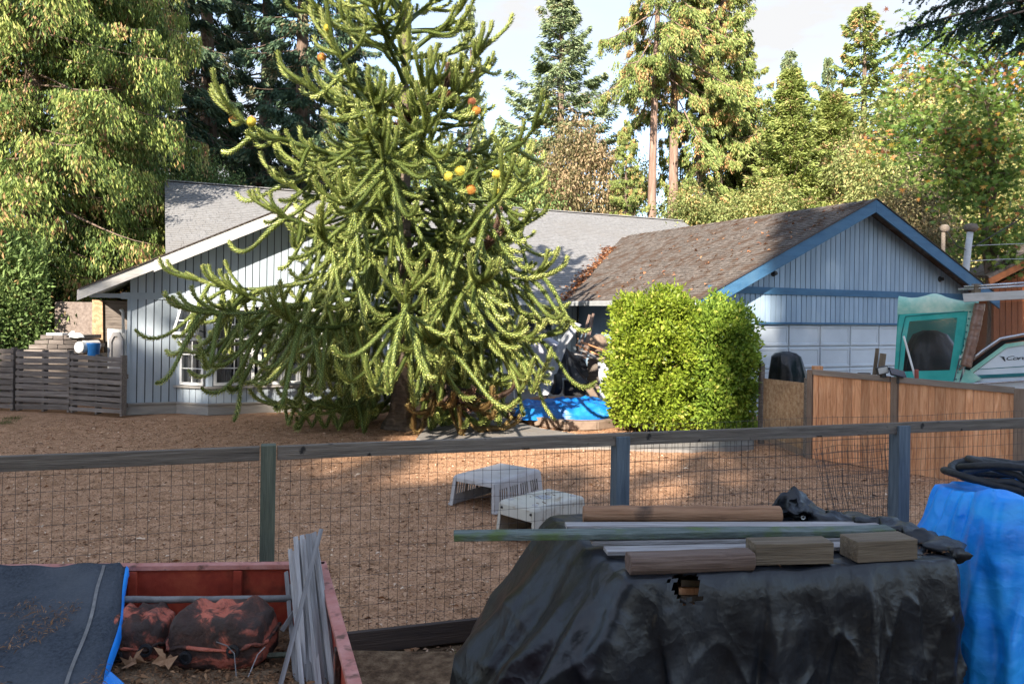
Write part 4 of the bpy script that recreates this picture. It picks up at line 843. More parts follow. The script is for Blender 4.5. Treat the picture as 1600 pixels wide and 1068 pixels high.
Y = 46; plant('fir_tree', 'tallest pointed fir behind the garage gable peak', 'tree', FIRP[0], (X_(1340,Y), Y, 0), ('fir_warm','bark'), s=(1.15,1.15,top(12,1340,Y)/21), rz=.7)
Y = 50; plant('fir_tree', 'smaller pointed fir top showing above the yellow-green cypress', 'tree', FIRP[1], (X_(1228,Y), Y, 0), ('fir_pale','bark'), s=(.8,.8,top(82,1228,Y)/20), rz=1.7)
Y = 48; plant('fir_tree', 'thin fir with a spiky top beside the tallest fir', 'tree', FIRP[1], (X_(1288,Y), Y, 0), ('fir_pale','bark'), s=(.55,.55,top(92,1288,Y)/20), rz=2.9)
Y = 42; plant('broadleaf_tree', 'light green full tree between the tallest fir and the maple', 'tree', DEC[2], (X_(1440,Y), Y, 0), ('decid_leaf','bark'), s=(1.6,1.4,top(85,1440,Y)/11))
Y = 47; plant('broadleaf_tree', 'pale green tree far behind the maple branches', 'tree', DEC[2], (X_(1570,Y), Y, 0), ('decid_leaf','bark'), s=(1.5,1.5,top(140,1570,Y)/11), rz=2)
Y = 44; plant('broadleaf_tree', 'pale green tree between the spruce and the yellow-green cypress', 'tree', DEC[2], (X_(1185,Y), Y, 0), ('decid_leaf','bark'), s=(1.0,1.0,top(150,1185,Y)/11), rz=5)
Y = 40; plant('cypress_tree', 'second yellow-green cypress close beside the first, broader and duller', 'tree', CYPR, (X_(1295,Y), Y, 0), ('cypress_leaf','bark'), s=(1.1,1.1,top(150,1295,Y)/13), rz=2)
Y = 34; plant('broadleaf_tree', 'light green tree close behind the garage gable', 'tree', DEC[0], (X_(1350,Y), Y, 0), ('decid_leaf','bark'), s=(1.1,1.1,top(205,1350,Y)/8), rz=1)
Y = 31; plant('autumn_tree', 'orange-yellow autumn tree over the garage rake beside the mast', 'tree', DEC[1], (X_(1425,Y), Y, 0), ('autumn_leaf','bark'), s=(.95,.95,top(285,1425,Y)/6), rz=2)
Y = 36; plant('autumn_tree', 'pinkish brown dry tree behind the garage ridge', 'tree', DEC[1], (X_(1325,Y), Y, 0), ('autumn_leaf','bark'), s=(.55,.55,top(225,1325,Y)/6), rz=4)
Y = 38; plant('autumn_tree', 'brownish autumn tree behind the roof ridge under the pale fir', 'tree', DEC[1], (X_(895,Y), Y, 0), ('autumn_leaf','bark'), s=(1.1,1.1,top(190,895,Y)/6), rz=1)
Y = 37; plant('autumn_tree', 'olive shrub-like tree behind the ridge, half behind the monkey puzzle tree', 'tree', DEC[1], (X_(810,Y), Y, 0), ('hedge_leaf','bark'), s=(1.1,1.1,top(235,810,Y)/6), rz=3)
for px, Y, py, lab in ((700,36,215,'dark green tree behind the monkey puzzle trunk'),(600,37,205,'green tree behind the gable peak and monkey puzzle tree'),(985,44,245,'bright green tree behind the bare spruce trunks'),(1090,33,290,'green bush tree where the two roofs meet'),(1180,33,280,'fresh green bush tree behind the garage ridge')):
    plant('broadleaf_tree', lab, 'tree', DEC[0], (X_(px,Y), Y, 0), ('decid_leaf' if px > 900 else 'hedge_leaf','bark'), s=(1.0,1.0,top(py,px,Y)/8), rz=px)
for px, Y, py, lab in ((225,25,240,'grey-green small-leaved tree beside the gable rake'),(330,29,235,'shaded green tree behind the long shingle ridge')):
    plant('broadleaf_tree', lab, 'tree', DEC[0], (X_(px,Y), Y, 0), ('hedge_leaf','bark'), s=(.7,.7,top(py,px,Y)/8), rz=px)

# hedge: dense clipped mass of small leaves beside the pallets
def hedge_mesh(n, a, b, hgt, wid, seed):
    r = np.random.RandomState(seed); a, b = np.array(a, float), np.array(b, float); d = b-a; Ln = np.linalg.norm(d); d /= Ln; nn = np.array([d[1], -d[0]])
    s = r.uniform(0, Ln, n); th = r.uniform(-.1, 1.0, n)*np.pi; rad = (1 - np.abs(r.normal(0, .10, n)))*(1 + .10*np.sin(s*2.3+th*3) + .05*np.sin(s*5.1+th*7))
    x = np.sign(np.cos(th))*np.abs(np.cos(th))**.6*wid*rad*(1-.0*s); z = np.abs(np.sin(np.clip(th, 0, np.pi)))**.55*hgt*rad; z = np.where(r.uniform(0,1,n) < .45, z*r.uniform(0, 1, n), z)
    C = np.zeros((n, 3)); C[:, :2] = a + d*s[:, None] + nn*x[:, None]; C[:, 2] = np.maximum(z, .03)
    O = np.stack([nn[0]*x/wid, nn[1]*x/wid, (z/hgt)**2], 1) + r.normal(0, .45, (n, 3)); O[:, 2] += .15
    t = r.normal(.48, .16, n) + .12*np.sin(s*3+z*2.0); bb = r.uniform(0, 1, n) < .03; t = np.where(bb, .97, np.minimum(t, .9))
    ac = Acc(); ac.leaves(C, O, r.normal(0, 1, (n, 3)), r.uniform(.08, .19, n), r.uniform(.035, .07, n), t, .2); return ac
ac = hedge_mesh(56000, (-11.7, 19.0), (-16.5, 14.2), 3.9, 1.0, 3)
hd = thing('hedge', 'tall shaggy green hedge behind the pallets set on edge', 'hedge', (-14.0, 16.6, 0))
link_mesh('foliage', ac.mesh('foliage', (-14.0, 16.6, 0)), 'hedge_leaf', hd, Matrix.Translation((-14.0, 16.6, 0)))
mb = MB()
for s in np.linspace(.05, .95, 12): p = Vector((-11.7, 19.0, 0)).lerp(Vector((-16.5, 14.2, 0)), s); mb.tube([p, p+Vector((.1,.05,1.4)), p+Vector((-.05,.1,2.7))], [.05,.04,.02], 6)
mb.obj('stem', 'bark', hd)['kind'] = 'stuff'

# two leafy shrubs in front of the garage corner
def shrub(name, label, px0, px1, ytop, ybot, Y, m, n, seed, depth=.9, box=.30):
    r = np.random.RandomState(seed); c = P((px0+px1)/2, ybot, Y); zt = P((px0+px1)/2, ytop, Y).z; w = (px1-px0)/2400*Y; base = (c.x, Y, 0)
    def shell(v, rad): q = np.abs(v)**(1-box)*np.sign(v); q = q/np.maximum(np.max(np.abs(q), axis=1, keepdims=True), 1e-6)*.45 + nrm(v)*.55; return q*rad*np.array([w, depth, zt*.5]) + np.array([base[0], base[1], zt*.49])
    nk = 520; kv = nrm(r.normal(0, 1, (nk, 3))); kr = r.uniform(.80, 1.06, (nk, 1))*(1 + .07*np.sin(kv[:, :1]*6+seed)*np.sin(kv[:, 2:3]*5)); K = shell(kv, kr); kt = r.normal(0, .10, nk)
    kk = r.randint(0, nk, n); inn = r.uniform(0, 1, n) < .30; vi = nrm(r.normal(0, 1, (n, 3)))
    v = np.where(inn[:, None], vi, kv[kk]); C = np.where(inn[:, None], shell(vi, r.uniform(.15, .88, (n, 1))), K[kk] + r.normal(0, .062, (n, 3))); C[:, 2] = np.maximum(C[:, 2], .12 + r.uniform(0,.2,n))
    D = np.where(inn[:, None], v, v*.8 + nrm(C-K[kk])*.9) + r.normal(0, .45, (n, 3)) + np.array([0,0,.2]); ac = Acc(); lt = np.where(inn, 0, kt[kk])
    t = r.normal(.46, .15, n) + lt + .06*np.sin(C[:,0]*6)*np.sin(C[:,2]*5); t = np.where(r.uniform(0,1,n) < .03, .98, np.minimum(t, .93))
    ac.leaves(C, D, v + r.normal(0, .8, (n, 3)), r.uniform(.055, .11, n), r.uniform(.032, .06, n), t, .15)
    for k in range(60):      # stray shoots
        d_ = nrm(np.array([r.normal(0,1), r.normal(0,1), abs(r.normal(0,.8))])); b_ = d_*np.array([w, depth, zt*.5])*.93 + np.array([base[0], base[1], zt*.49]); nn_ = 22; u_ = np.linspace(0, 1, nn_)
        ac.leaves(b_ + d_*u_[:, None]*r.uniform(.15,.34) + r.normal(0, .02, (nn_,3)), d_ + r.normal(0,.7,(nn_,3)), r.normal(0,1,(nn_,3)), r.uniform(.045,.085,nn_), r.uniform(.028,.045,nn_), r.normal(.6,.14,nn_), .15)
    o = thing(name, label, 'shrub', base); link_mesh('foliage', ac.mesh('foliage', base), m, o, Matrix.Translation(base))
    mb = MB()
    for i in range(9):
        a = r.uniform(0, 6.28); e = Vector((math.cos(a)*w*.6, math.sin(a)*depth*.6, zt*r.uniform(.6, .85))); mb.tube([(base[0]+math.cos(a)*.12, base[1]+math.sin(a)*.12, -.02), Vector(base)+e*.5+Vector((0,0,.2)), Vector(base)+e], [.03,.022,.008], 6)
    mb.obj('stem', 'bark', o); return o
shrub('leafy_shrub', 'big yellow-green leafy shrub beside the blue tarp, brightly sunlit', 956, 1086, 458, 668, 14.9, 'shrub_leaf', 42000, 41)
shrub('leafy_shrub', 'greener leafy shrub by the garage door, touching the sunlit yellow-green one', 1070, 1166, 474, 672, 14.6, 'shrub_green', 32000, 42)
# ================================================================== maple beyond the garage, dark fir boughs overhead
def maple():
    Y = 24.5; base = Vector((X_(1545, Y), Y, 0)); o = thing('maple_tree', 'maple with lobed green and orange leaves spreading over the garage gable', 'tree', base)
    r = np.random.RandomState(9); mb = MB(); tr_ = [base + Vector((.15*math.sin(z*.9), .1*math.cos(z), z)) for z in np.linspace(-.1, 9.5, 12)]
    mb.tube(tr_, np.linspace(.22, .05, 12).tolist(), 10)
    tw = []
    targets = [(1345,215,20),(1400,120,20),(1420,70,20.5),(1440,180,19.5),(1460,250,20),(1480,120,21),(1500,60,20),(1530,150,19.5),(1560,90,20.5),(1590,40,20),(1600,200,19.5),(1575,270,20),(1520,290,20.2),
               (1480,310,20),(1440,265,19.8),(1390,180,20),(1560,350,19.6),(1600,330,20),(1640,150,20),(1640,260,20),(1520,375,20),(1590,390,19.5),(1425,35,20.5),(1470,200,19.5),(1550,210,20.5),(1385,235,20),(1620,90,21),(1500,230,21),(1600,120,19.4)]
    for px, py, yy in targets:
        e = P(px, py, yy + 4); s = base + Vector((.1, .05, max(2.0, e.z - r.uniform(.8, 2.2)*.8)))
        m = s.lerp(e, .5) + Vector((0, 0, .35)); pts = [s, s.lerp(m, .5)+Vector((0,0,.1)), m, m.lerp(e, .5)+Vector((0,0,.05)), e]; mb.tube(pts, [.055,.045,.032,.02,.008], 6)
        for k in range(40):
            t = r.uniform(.25, 1.05); b = pts[min(3, int(t*4))].lerp(pts[min(4, int(t*4)+1)], t*4-int(t*4)) if t < 1 else e
            q = b + Vector((r.normal(0, .42), r.normal(0, .42), r.normal(-.05, .32))); tw.append(q)
            if k % 3 == 0: mb.tube([b, b.lerp(q, .6)+Vector((0,0,.06)), q], [.010,.007,.004], 4)
    mb.obj('trunk', 'bark', o)
    # a five-lobed leaf, 16 corners
    def leaf(sz):
        ang = [(-90,.22),(-58,.62),(-34,.26),(-6,1.0),(10,.55),(24,.40),(40,.55),(52,1.08),(68,.42),(80,.60),(90,1.25)]; pts = [(0,-.05)]
        rt = [(math.cos(R(a))*l, math.sin(R(a))*l+.15) for a, l in ang[1:]]; lf = [(-x, y) for x, y in reversed(rt[:-1])]
        return [(x*sz, y*sz, -.12*abs(x)*sz) for x, y in [(0,-.1)] + rt + lf]
    meshes = []
    for k in range(6):
        v = leaf(.12); me = bpy.data.meshes.new('leaf'); v2 = [(0, .04, .0)] + v; n = len(v)
        me.from_pydata(v2, [], [(0, 1+i, 1+(i+1) % n) for i in range(n)]); a = me.attributes.new('tint', 'FLOAT', 'POINT'); a.data.foreach_set('value', [(.3,.5,.66,.78,.88,.95)[k]]*len(v2)); me.materials.append(MT['maple_leaf']); me.update(); meshes.append(me)
    V = []; Fs = []; T = []; cnt = 0
    lv = leaf(.12)
    order = list(range(len(tw)*6)); pts = []
    for q in tw:
        for j in range(7):
            p = q + Vector((r.normal(0,.2), r.normal(0,.2), r.normal(0,.13))); pts.append(p)
    idx = sorted(range(len(pts)), key=lambda i: pts[i].y)
    for rank, i in enumerate(idx):
        p = pts[i]; sc = r.uniform(.7, 1.15); Mx = Matrix.Translation(p) @ Matrix.Rotation(r.uniform(0, 6.28), 4, 'Z') @ Matrix.Rotation(r.normal(-.9, .5), 4, 'X') @ Matrix.Rotation(r.normal(0,.4), 4, 'Y') @ Matrix.Scale(sc, 4)
        c = r.uniform(); cl = math.sin(p.x*2.1+p.z*1.3)+math.sin(p.z*2.7)
        tint = np.clip(r.normal(.42, .17), 0, .72) if c > .07 + .11*max(-.5, cl) else r.uniform(.74, 1)
        pr = proj(p)
        if cnt < 290 and -5 < pr[0] < 1600 and 0 < pr[1] < 420 and rank % 3 == 0:
            k = 0 if tint < .36 else 1 if tint < .55 else 2 if tint < .73 else 3 if tint < .82 else 4 if tint < .92 else 5
            put(bpy.data.objects.new('leaf', meshes[k]), o, Mx); cnt += 1
        else:
            b = len(V); V += [tuple(Mx @ Vector((0,.04,0)))] + [tuple(Mx @ Vector(x)) for x in lv]; n = len(lv); Fs += [(b, b+1+i_, b+1+(i_+1) % n) for i_ in range(n)]; T += [tint]*(n+1)
    me = npmesh('foliage', np.array(V), np.array(Fs), np.array(T)); ob = link_mesh('foliage', me, 'maple_leaf', o); ob['kind'] = 'stuff'
maple()

def needle_tree():
    """a fir standing beyond the frame on the right; its dark boughs hang into the picture"""
    Y = 13.5; base = Vector((X_(1860, Y), Y, 0)); o = thing('dark_fir', 'dark fir whose needle boughs hang into the top corner of the sky', 'tree', base)
    r = np.random.RandomState(15); mb = MB(); mb.tube([base + Vector((0,0,z)) for z in (-.1,3,6,9,12,15)], [.35,.3,.26,.22,.16,.08], 12); ac = Acc()
    for px, py, yy in ((1410,48,12.5),(1445,20,13),(1480,52,12.6),(1520,45,12.2),(1560,62,12.6),(1600,70,12.2),(1590,30,13.0),(1540,10,13),(1440,-20,13),(1650,50,12.3),(1500,-15,13),(1580,-20,12.4)):
        e = P(px, py, yy); s = base + Vector((0, 0, e.z + .9)); pts = [s.lerp(e, t) + Vector((0,0,.35*math.sin(t*3.14))) for t in np.linspace(0, 1, 8)]; mb.tube(pts, np.linspace(.06,.01,8).tolist(), 6)
        A = np.array([tuple(p) for p in pts])
        for k in range(140):
            t = r.uniform(.25, 1.0); b = A[0]*0 + np.array([np.interp(t, np.linspace(0,1,8), A[:, q]) for q in range(3)]); d = A[-1]-A[0]; d = d/np.linalg.norm(d); sd = np.cross(d, [0,0,1])
            tl = r.uniform(.25, .62)*(1.15-.5*t); dd = d*.7 + sd*r.uniform(-1,1) + np.array([0,0,r.uniform(-.75,.1)]); dd /= np.linalg.norm(dd); tp_ = np.stack([b + dd*tl*q - np.array([0,0,.12*q*q]) for q in np.linspace(0,1,5)]); ac.tube(tp_, np.linspace(.007,.003,5), 3, .2)
            n = 55; u = r.uniform(.05, 1.05, n); C = b + dd*tl*u[:, None]; C[:, 2] -= .12*u*u; ph = r.uniform(0, 6.28, n); U = np.cross(dd, [0,0,1.]); U /= np.linalg.norm(U); Wv = np.cross(U, dd); Rd = U*np.cos(ph)[:, None] + Wv*np.sin(ph)[:, None]*.6
            ac.leaves(C, Rd + dd*.75, r.normal(0,1,(n,3)), r.uniform(.035,.06,n), np.full(n,.020), r.normal(.35,.15,n), .05)
    mb.obj('trunk', 'bark', o); link_mesh('boughs', ac.mesh('boughs', base), 'fir_dark', o, Matrix.Translation(base))
needle_tree()

# trees standing behind the photographer; their shade lies on the yard and on the garage front
SHADE = [conifer(51, 24, 3.7, 2.0, 150, 30, .70, .30, .35, .25, .55, tr=.018), broadleaf(52, 11, 1.5, 1.2, 120, 90, .40, .26, .30, boxy=True, outer=.3)]
for x, y, k, s, lab in SHADE_TREES:
    plant('fir_tree' if k == 0 else 'broadleaf_tree', lab, 'tree', SHADE[k], (x, y, -.16), ('fir_dark' if k == 0 else 'hedge_leaf','bark'), 'trees behind the photographer', s, rz=x)
# ================================================================== wire fence along the yard
wf = thing('wire_fence', 'low wire mesh fence with weathered wooden top rail and three posts across the yard', 'fence', FP(.9))
def onrail(x, z, off=0.0): return FP(x, off, z)
XP = [-1.655, .863, 3.48]
for x, m, w in ((XP[0],'post_green',.098),(XP[1],'post_blue',.115),(XP[2],'post_blue',.125)):
    l = (1.362 if m == 'post_green' else 1.33) + .3
    MB().box(-w/2, w/2, -w/2, w/2, 0, l).obj('post', m, wf, Matrix.Translation(FP(x, .02, -.3)) @ Matrix.Rotation(math.atan2(FD.y, FD.x), 4, 'Z'), bevel=.005)
for a, b, off in ((-6.2, XP[0]-.055, .03), (XP[0]+.055, XP[1]+.06, .03), (XP[1]+.06, XP[2]+.05, .03), (XP[2]+.05, 8.5, .03)):
    plank('rail', onrail(a, 1.305, off), onrail(b, 1.305, off), .05, .095, 'rail_wood', wf, bevel=.004, jit=.0015)
plank('kick_board', FP(-6.5, .035, -.055), FP(8.5, .035, -.055), .04, .155, 'kick_board', wf, jit=.002)
ac = Acc()
def wires(x0, x1, z0, z1, dx, dz, off, jitter, rad=.0016, lean=0.0):
    r = np.random.RandomState(int(abs(x0*100)) + 3); x = x0
    while x < x1:
        n = 7; zz = np.linspace(z0, z1 + r.uniform(-.01, .01), n); pts = []
        for z in zz:
            p = FP(x + r.normal(0, jitter) + lean*(z-z0), off + .012*math.sin(x*2.3+z*3), z); pts.append(tuple(p))
        ac.tube(np.array(pts), rad, 3); x += dx
    z = z0
    while z < z1 + .001:
        n = 60; pts = [tuple(FP(xx, off + .012*math.sin(xx*2.3+z*3), z + .006*math.sin(xx*3.1+z*9) + r.normal(0, jitter*.6))) for xx in np.linspace(x0, x1, n)]; ac.tube(np.array(pts), rad, 3); z += dz
wires(-6.2, .86, -.02, 1.30, .066, .102, -.02, .0012)
wires(.90, 8.4, -.02, 1.415, .052, .102, -.02, .003)
wires(.30, 3.5, -.02, 1.30, .066, .102, -.045, .002)
o = link_mesh('wire_mesh', ac.mesh('wire_mesh'), 'wire', wf); o['kind'] = 'stuff'
# a loose panel of welded wire leaning against the far side of the fence
ac = Acc(); tl, tr2, bl, br2 = P(1270,702,7.55), P(1400,690,7.75), P(1300,818,7.2), P(1398,822,7.35); r = np.random.RandomState(8)
for i in range(34):
    s = i/33; a = tl.lerp(tr2, s); b = bl.lerp(br2, s); m = a.lerp(b, .5) + Vector((r.normal(0,.012), .05*math.sin(s*5), 0)); ac.tube(np.array([tuple(a + Vector((r.normal(0,.008),0,r.uniform(-.02,.05)))), tuple(m), tuple(b + Vector((r.normal(0,.014),0,0)))]), .0022, 3)
for i in range(13):
    s = i/12; a = tl.lerp(bl, s); b = tr2.lerp(br2, s); ac.tube(np.array([tuple(a), tuple(a.lerp(b,.33)+Vector((0,.04,.012))), tuple(a.lerp(b,.66)+Vector((0,-.02,-.01))), tuple(b)]), .0022, 3)
tag(link_mesh('loose_wire_netting', ac.mesh('wire_panel', bl), 'wire', None, Matrix.Translation(bl)), 'loose panel of rusty welded wire leaning crookedly by the fence', 'wire panel')

# ================================================================== cedar fence and board gate on the right
CL, CM, CR = Vector((4.84,12.4,0)), Vector((5.72,11.43,0)), Vector((6.80,10.25,0))
cf = thing('cedar_fence', 'reddish cedar board fence with capped top rail in front of the boat', 'fence', CM)
cd = (CR-CL).normalized(); cn = Vector((cd.y, -cd.x, 0)); cn = cn if cn.y < 0 else -cn
for p, zt, w in ((CL,1.42,.085),(CM,1.40,.09),(CR,1.36,.13)):
    MB().hexa([p+cd*a+cn*b+Vector((0,0,-.2)) for a,b in ((-w/2,-.045),(w/2,-.045),(w/2,.05),(-w/2,.05))], [p+cd*a+cn*b+Vector((0,0,zt)) for a,b in ((-w/2,-.045),(w/2,-.045),(w/2,.05),(-w/2,.05))]).obj('post', 'cedar_post', cf, bevel=.004)
zcap = lambda t: 1.42 - .05*t
Lc = (CR-CL).length
for a, b in ((CL, CM), (CM, CR)):
    ta, tb = (a-CL).length/Lc, (b-CL).length/Lc
    plank('cap_rail', a+cd*.05+cn*.03+Vector((0,0,zcap(ta)-.035)), b-cd*.06+cn*.03+Vector((0,0,zcap(tb)-.035)), .05, .085, 'cedar_grey', cf)
    plank('bottom_rail', a+cd*.05-cn*.03+Vector((0,0,.18)), b-cd*.05-cn*.03+Vector((0,0,.18)), .04, .09, 'cedar_grey', cf)
    s = .055; l = (b-a).length - .06
    while s < l:
        wv = random.choice((.085,.10,.115,.135)); wv = min(wv, l-s); q0, q1 = a+cd*(s+.002), a+cd*(s+wv-.002); zt = zcap(ta + (tb-ta)*s/l) - .075; dd = random.uniform(-.006, .006)
        MB().hexa([q0+cn*(dd), q1+cn*(dd), q1+cn*(.02+dd), q0+cn*(.02+dd)], [p+Vector((0,0,zt)) for p in (q0+cn*dd, q1+cn*dd, q1+cn*(.02+dd), q0+cn*(.02+dd))]).obj('board', 'cedar', cf); s += wv
gt = thing('board_gate', 'gate made of a tan chipboard sheet between grey posts beside the leafy shrubs', 'gate', (4.67,13.1,0))
ga, gb = Vector((4.50,13.75,0)), Vector((4.83,12.46,0)); gd_ = (gb-ga).normalized(); gn = Vector((-abs(gd_.y), -gd_.x if gd_.y < 0 else gd_.x, 0)); gn = Vector((gd_.y, -gd_.x, 0))
q = lambda s, off, z: ga + gd_*s + gn*off + Vector((0,0,z)); lg = (gb-ga).length
MB().hexa([q(.05,-.008,.16),q(lg-.08,-.008,.10),q(lg-.08,.008,.10),q(.05,.008,.16)], [q(.05,-.008,1.16),q(lg-.08,-.008,1.19),q(lg-.08,.008,1.19),q(.05,.008,1.16)]).obj('chipboard_sheet', 'osb', gt)
MB().hexa([q(.05,.010,.08),q(lg-.08,.010,.0),q(lg-.08,.035,.0),q(.05,.035,.08)], [q(.05,.010,.17),q(lg-.08,.010,.10),q(lg-.08,.035,.10),q(.05,.035,.17)]).obj('bottom_rail', 'cedar_post', gt)
for s, zt in ((-.02,1.42),(lg-.03,1.28)): MB().hexa([q(s-.04,-.04,-.1),q(s+.04,-.04,-.1),q(s+.04,.04,-.1),q(s-.04,.04,-.1)], [q(s-.04,-.04,zt),q(s+.04,-.04,zt),q(s+.04,.04,zt),q(s-.04,.04,zt)]).obj('post', 'old_wood', gt, bevel=.004)
MB().hexa([q(.16,-.022,.82),q(.20,-.022,.82),q(.20,-.008,.82),q(.16,-.008,.82)], [q(.16,-.022,.98),q(.20,-.022,.98),q(.20,-.008,.98),q(.16,-.008,.98)]).obj('latch', 'lamp_black', gt)
# the black covered thing behind it
def lump(rings, n, seed, amp):
    r = random.Random(seed); b = MB(); k = len(rings); ph = [r.uniform(0, 6.28) for _ in range(6)]
    for i, (c, rx, ry) in enumerate(rings):
        for j in range(n):
            t = 2*math.pi*j/n; f = 1 + amp*(math.sin(5*t+ph[0]+i*.3) + .7*math.sin(9*t+ph[1]-i*.4) + .5*math.sin(14*t+ph[2]+i*.7))
            b.v.append(Vector(c) + Vector((rx*math.cos(t)*f, ry*math.sin(t)*f, .6*amp*rx*math.sin(4*t+i+ph[3]))))
    for i in range(k-1):
        for j in range(n): b.f.append((i*n+j, i*n+(j+1) % n, (i+1)*n+(j+1) % n, (i+1)*n+j))
    b.f.append(tuple((k-1)*n+j for j in range(n))); return b
c = P(1232, 600, 15.2); ct = P(1228, 549, 15.2); x0 = c.x
tag(lump([((x0+.03,15.2,.05),.44,.35),((x0+.02,15.2,.6),.42,.33),((x0,15.2,c.z),.385,.30),((x0-.02,15.2,c.z+.25),.345,.27),((x0-.05,15.2,ct.z-.10),.28,.24),((x0-.06,15.2,ct.z-.03),.20,.19),((x0-.06,15.2,ct.z),.08,.09)], 44, 5, .05).obj('grill_cover', 'black_tarp', None, smooth=True), 'creased black cover over a tall grill in front of the white garage door', 'grill cover')
# things on and behind the cedar fence
def at(px, py, Y): return P(px, py, Y)
tag(MB().box(-.075,.075,-.05,.05,0,.13).obj('wood_block', 'cedar', None, Matrix.Translation(at(1277, 584, 12.45)), bevel=.004), 'short light wood block on the fence end post near the chipboard gate', 'wood block')
for (a, b, Y, w, lab) in (((1358,592),(1371,544),11.9,.05,'grey wood stick propped upright behind the cedar fence'),((1367,592),(1380,552),11.8,.09,'darker wood board leaning next to the thin upright stick')):
    tag(plank('wood_offcut', at(a[0],a[1]+60,Y), at(*b,Y), w, .03, 'beam', None, up=(0,-1,0)), lab, 'wood offcut', 'wood pieces behind the cedar fence')
tag(MB().box(-.09,.09,-.03,.03,0,.10).obj('wood_block', 'old_wood', None, Matrix.Translation(at(1350, 592, 11.9))), 'small dark wood block beside the upright sticks on the cedar fence', 'wood block')
fl_ = thing('flood_light', 'small black flood light with solar panel on top of the cedar fence', 'flood light', at(1388, 592, 11.5))
Mf = Matrix.Translation(at(1378, 578, 11.45)) @ Matrix.Rotation(R(-12), 4, 'Y')
MB().box(-.085,.085,-.035,.03,-.055,.055).obj('lamp_head', 'lamp_black', fl_, Mf, bevel=.008); MB().box(-.07,.07,-.040,-.035,-.043,.043).obj('lens', 'lens', fl_, Mf)
MB().box(-.03,.03,-.04,.04,-.11,-.055).obj('bracket', 'lamp_black', fl_, Mf)
Ms = Matrix.Translation(at(1403, 582, 11.35)) @ Matrix.Rotation(R(14), 4, 'Y') @ Matrix.Rotation(R(38), 4, 'X')
MB().box(-.115,.115,-.075,.075,-.008,.006).obj('solar_panel', 'solar', fl_, Ms); MB().box(-.125,.125,-.085,.085,-.016,-.008).obj('panel_frame', 'lamp_black', fl_, Ms); MB().box(-.015,.015,-.015,.015,-.16,-.016).obj('panel_stand', 'lamp_black', fl_, Matrix.Translation(at(1403, 582, 11.35)))
tag(MB().bar(at(1433,640,11.3), at(1432,577,11.3), .045, .045, (0,1,0)).obj('red_post', 'red_post', None, bevel=.004), 'thin red painted post in front of the boat canopy window', 'post')
tag(MB().tube([at(1433,600,11.6), at(1412,525,11.6)], .016, 8).obj('pale_stick', 'white', None), 'pale thin stick slanting across the canopy window', 'stick')

# ================================================================== boat under its canopy
YB = 12.4
bo = thing('boat', 'white motor boat with teal stripe and faded green canopy parked behind the cedar fence', 'boat', at(1620, 690, 13.3))
BD, BN = Vector((.86, -.51, 0)), Vector((.51, .86, 0)); BO = P(1400, 600, 13.3)
def bp(px, py, d=0.0):
    a, b = ray(px, py); k = (BN.x*BO.x + BN.y*BO.y)/(BN.x*a + BN.y)
    return Vector((a*k, k, H - b*k)) + BN*d
def sheetpoly(name, pix, m, d0, d1, parent=bo, **k):
    mb = MB(); mb.prism([bp(x, y, d0) for x, y in pix], BN*(d1-d0)); return mb.obj(name, m, parent, **k)
# hull: lofted sections along the boat's length, the near side in view above the fence
secs = []
for t in np.linspace(0, 1, 9):
    gun = bp(1405 + (1900-1405)*t, 600 - 13*t); wdt = 1.05*(1-max(0, (t-.55)/.45)**2*.9); ax_ = gun + BN*1.08
    secs.append([ax_ + BN*(wdt*k) + Vector((0,0,z)) for k, z in ((-1.02,0),(-.96,-.28),(-.8,-.62),(0,-.95),(.8,-.62),(.96,-.28),(1.02,0))])
mb = MB(); mb.v = [p for s in secs for p in s]
for i in range(8):
    for j in range(6): mb.f.append((i*7+j, i*7+j+1, (i+1)*7+j+1, (i+1)*7+j))
mb.f += [tuple(range(6, -1, -1)), tuple(56+j for j in range(7))]; mb.obj('hull', 'boat_white', bo, smooth=False)
mb = MB(); mb.tube([bp(1478,600.5,-.03), bp(1540,598,-.03), bp(1600,594,-.03), bp(1720,590,-.03)], .016, 8); mb.obj('rub_rail', 'chrome', bo, smooth=True)
sheetpoly('cabin_side', [(1519,585),(1530,576),(1573,543.5),(1600,539),(1760,532),(1800,584)], 'boat_white', .05, .12)
sheetpoly('teal_stripe', [(1534,591),(1600,588),(1800,582),(1800,574),(1600,582.5),(1528,586)], 'teal_dark', .02, .06)
sheetpoly('deck_strip', [(1478,600),(1534,591),(1800,582),(1800,590),(1600,595)], 'boat_white', .035, .5)
sheetpoly('edge_trim', [(1516,577),(1570,537.5),(1600,533),(1760,526),(1760,531.5),(1600,538.8),(1573,543),(1519,583)], 'teal_pale', .03, .11)
sheetpoly('seam_line', [(1524,576.8),(1600,571.8),(1800,563),(1800,564),(1600,573),(1524,577.8)], 'teal_dark', .046, .052)
mb = MB(); mb.tube([bp(1498,577,-.02), bp(1534,549,-.02), bp(1563,529,-.02), bp(1600,522,-.02), bp(1700,518,-.02)], [.028,.028,.026,.024,.024], 8); mb.obj('windshield_frame', 'chrome', bo, smooth=True)
sheetpoly('windshield', [(1506,576),(1565,532),(1600,526),(1700,522),(1700,528),(1600,532),(1572,536),(1514,579)], 'dark', .06, .10)
sheetpoly('side_curtain', [(1537,474),(1640,468),(1700,520),(1600,524),(1562,529),(1510,568),(1516,540)], 'vinyl', .02, .024)
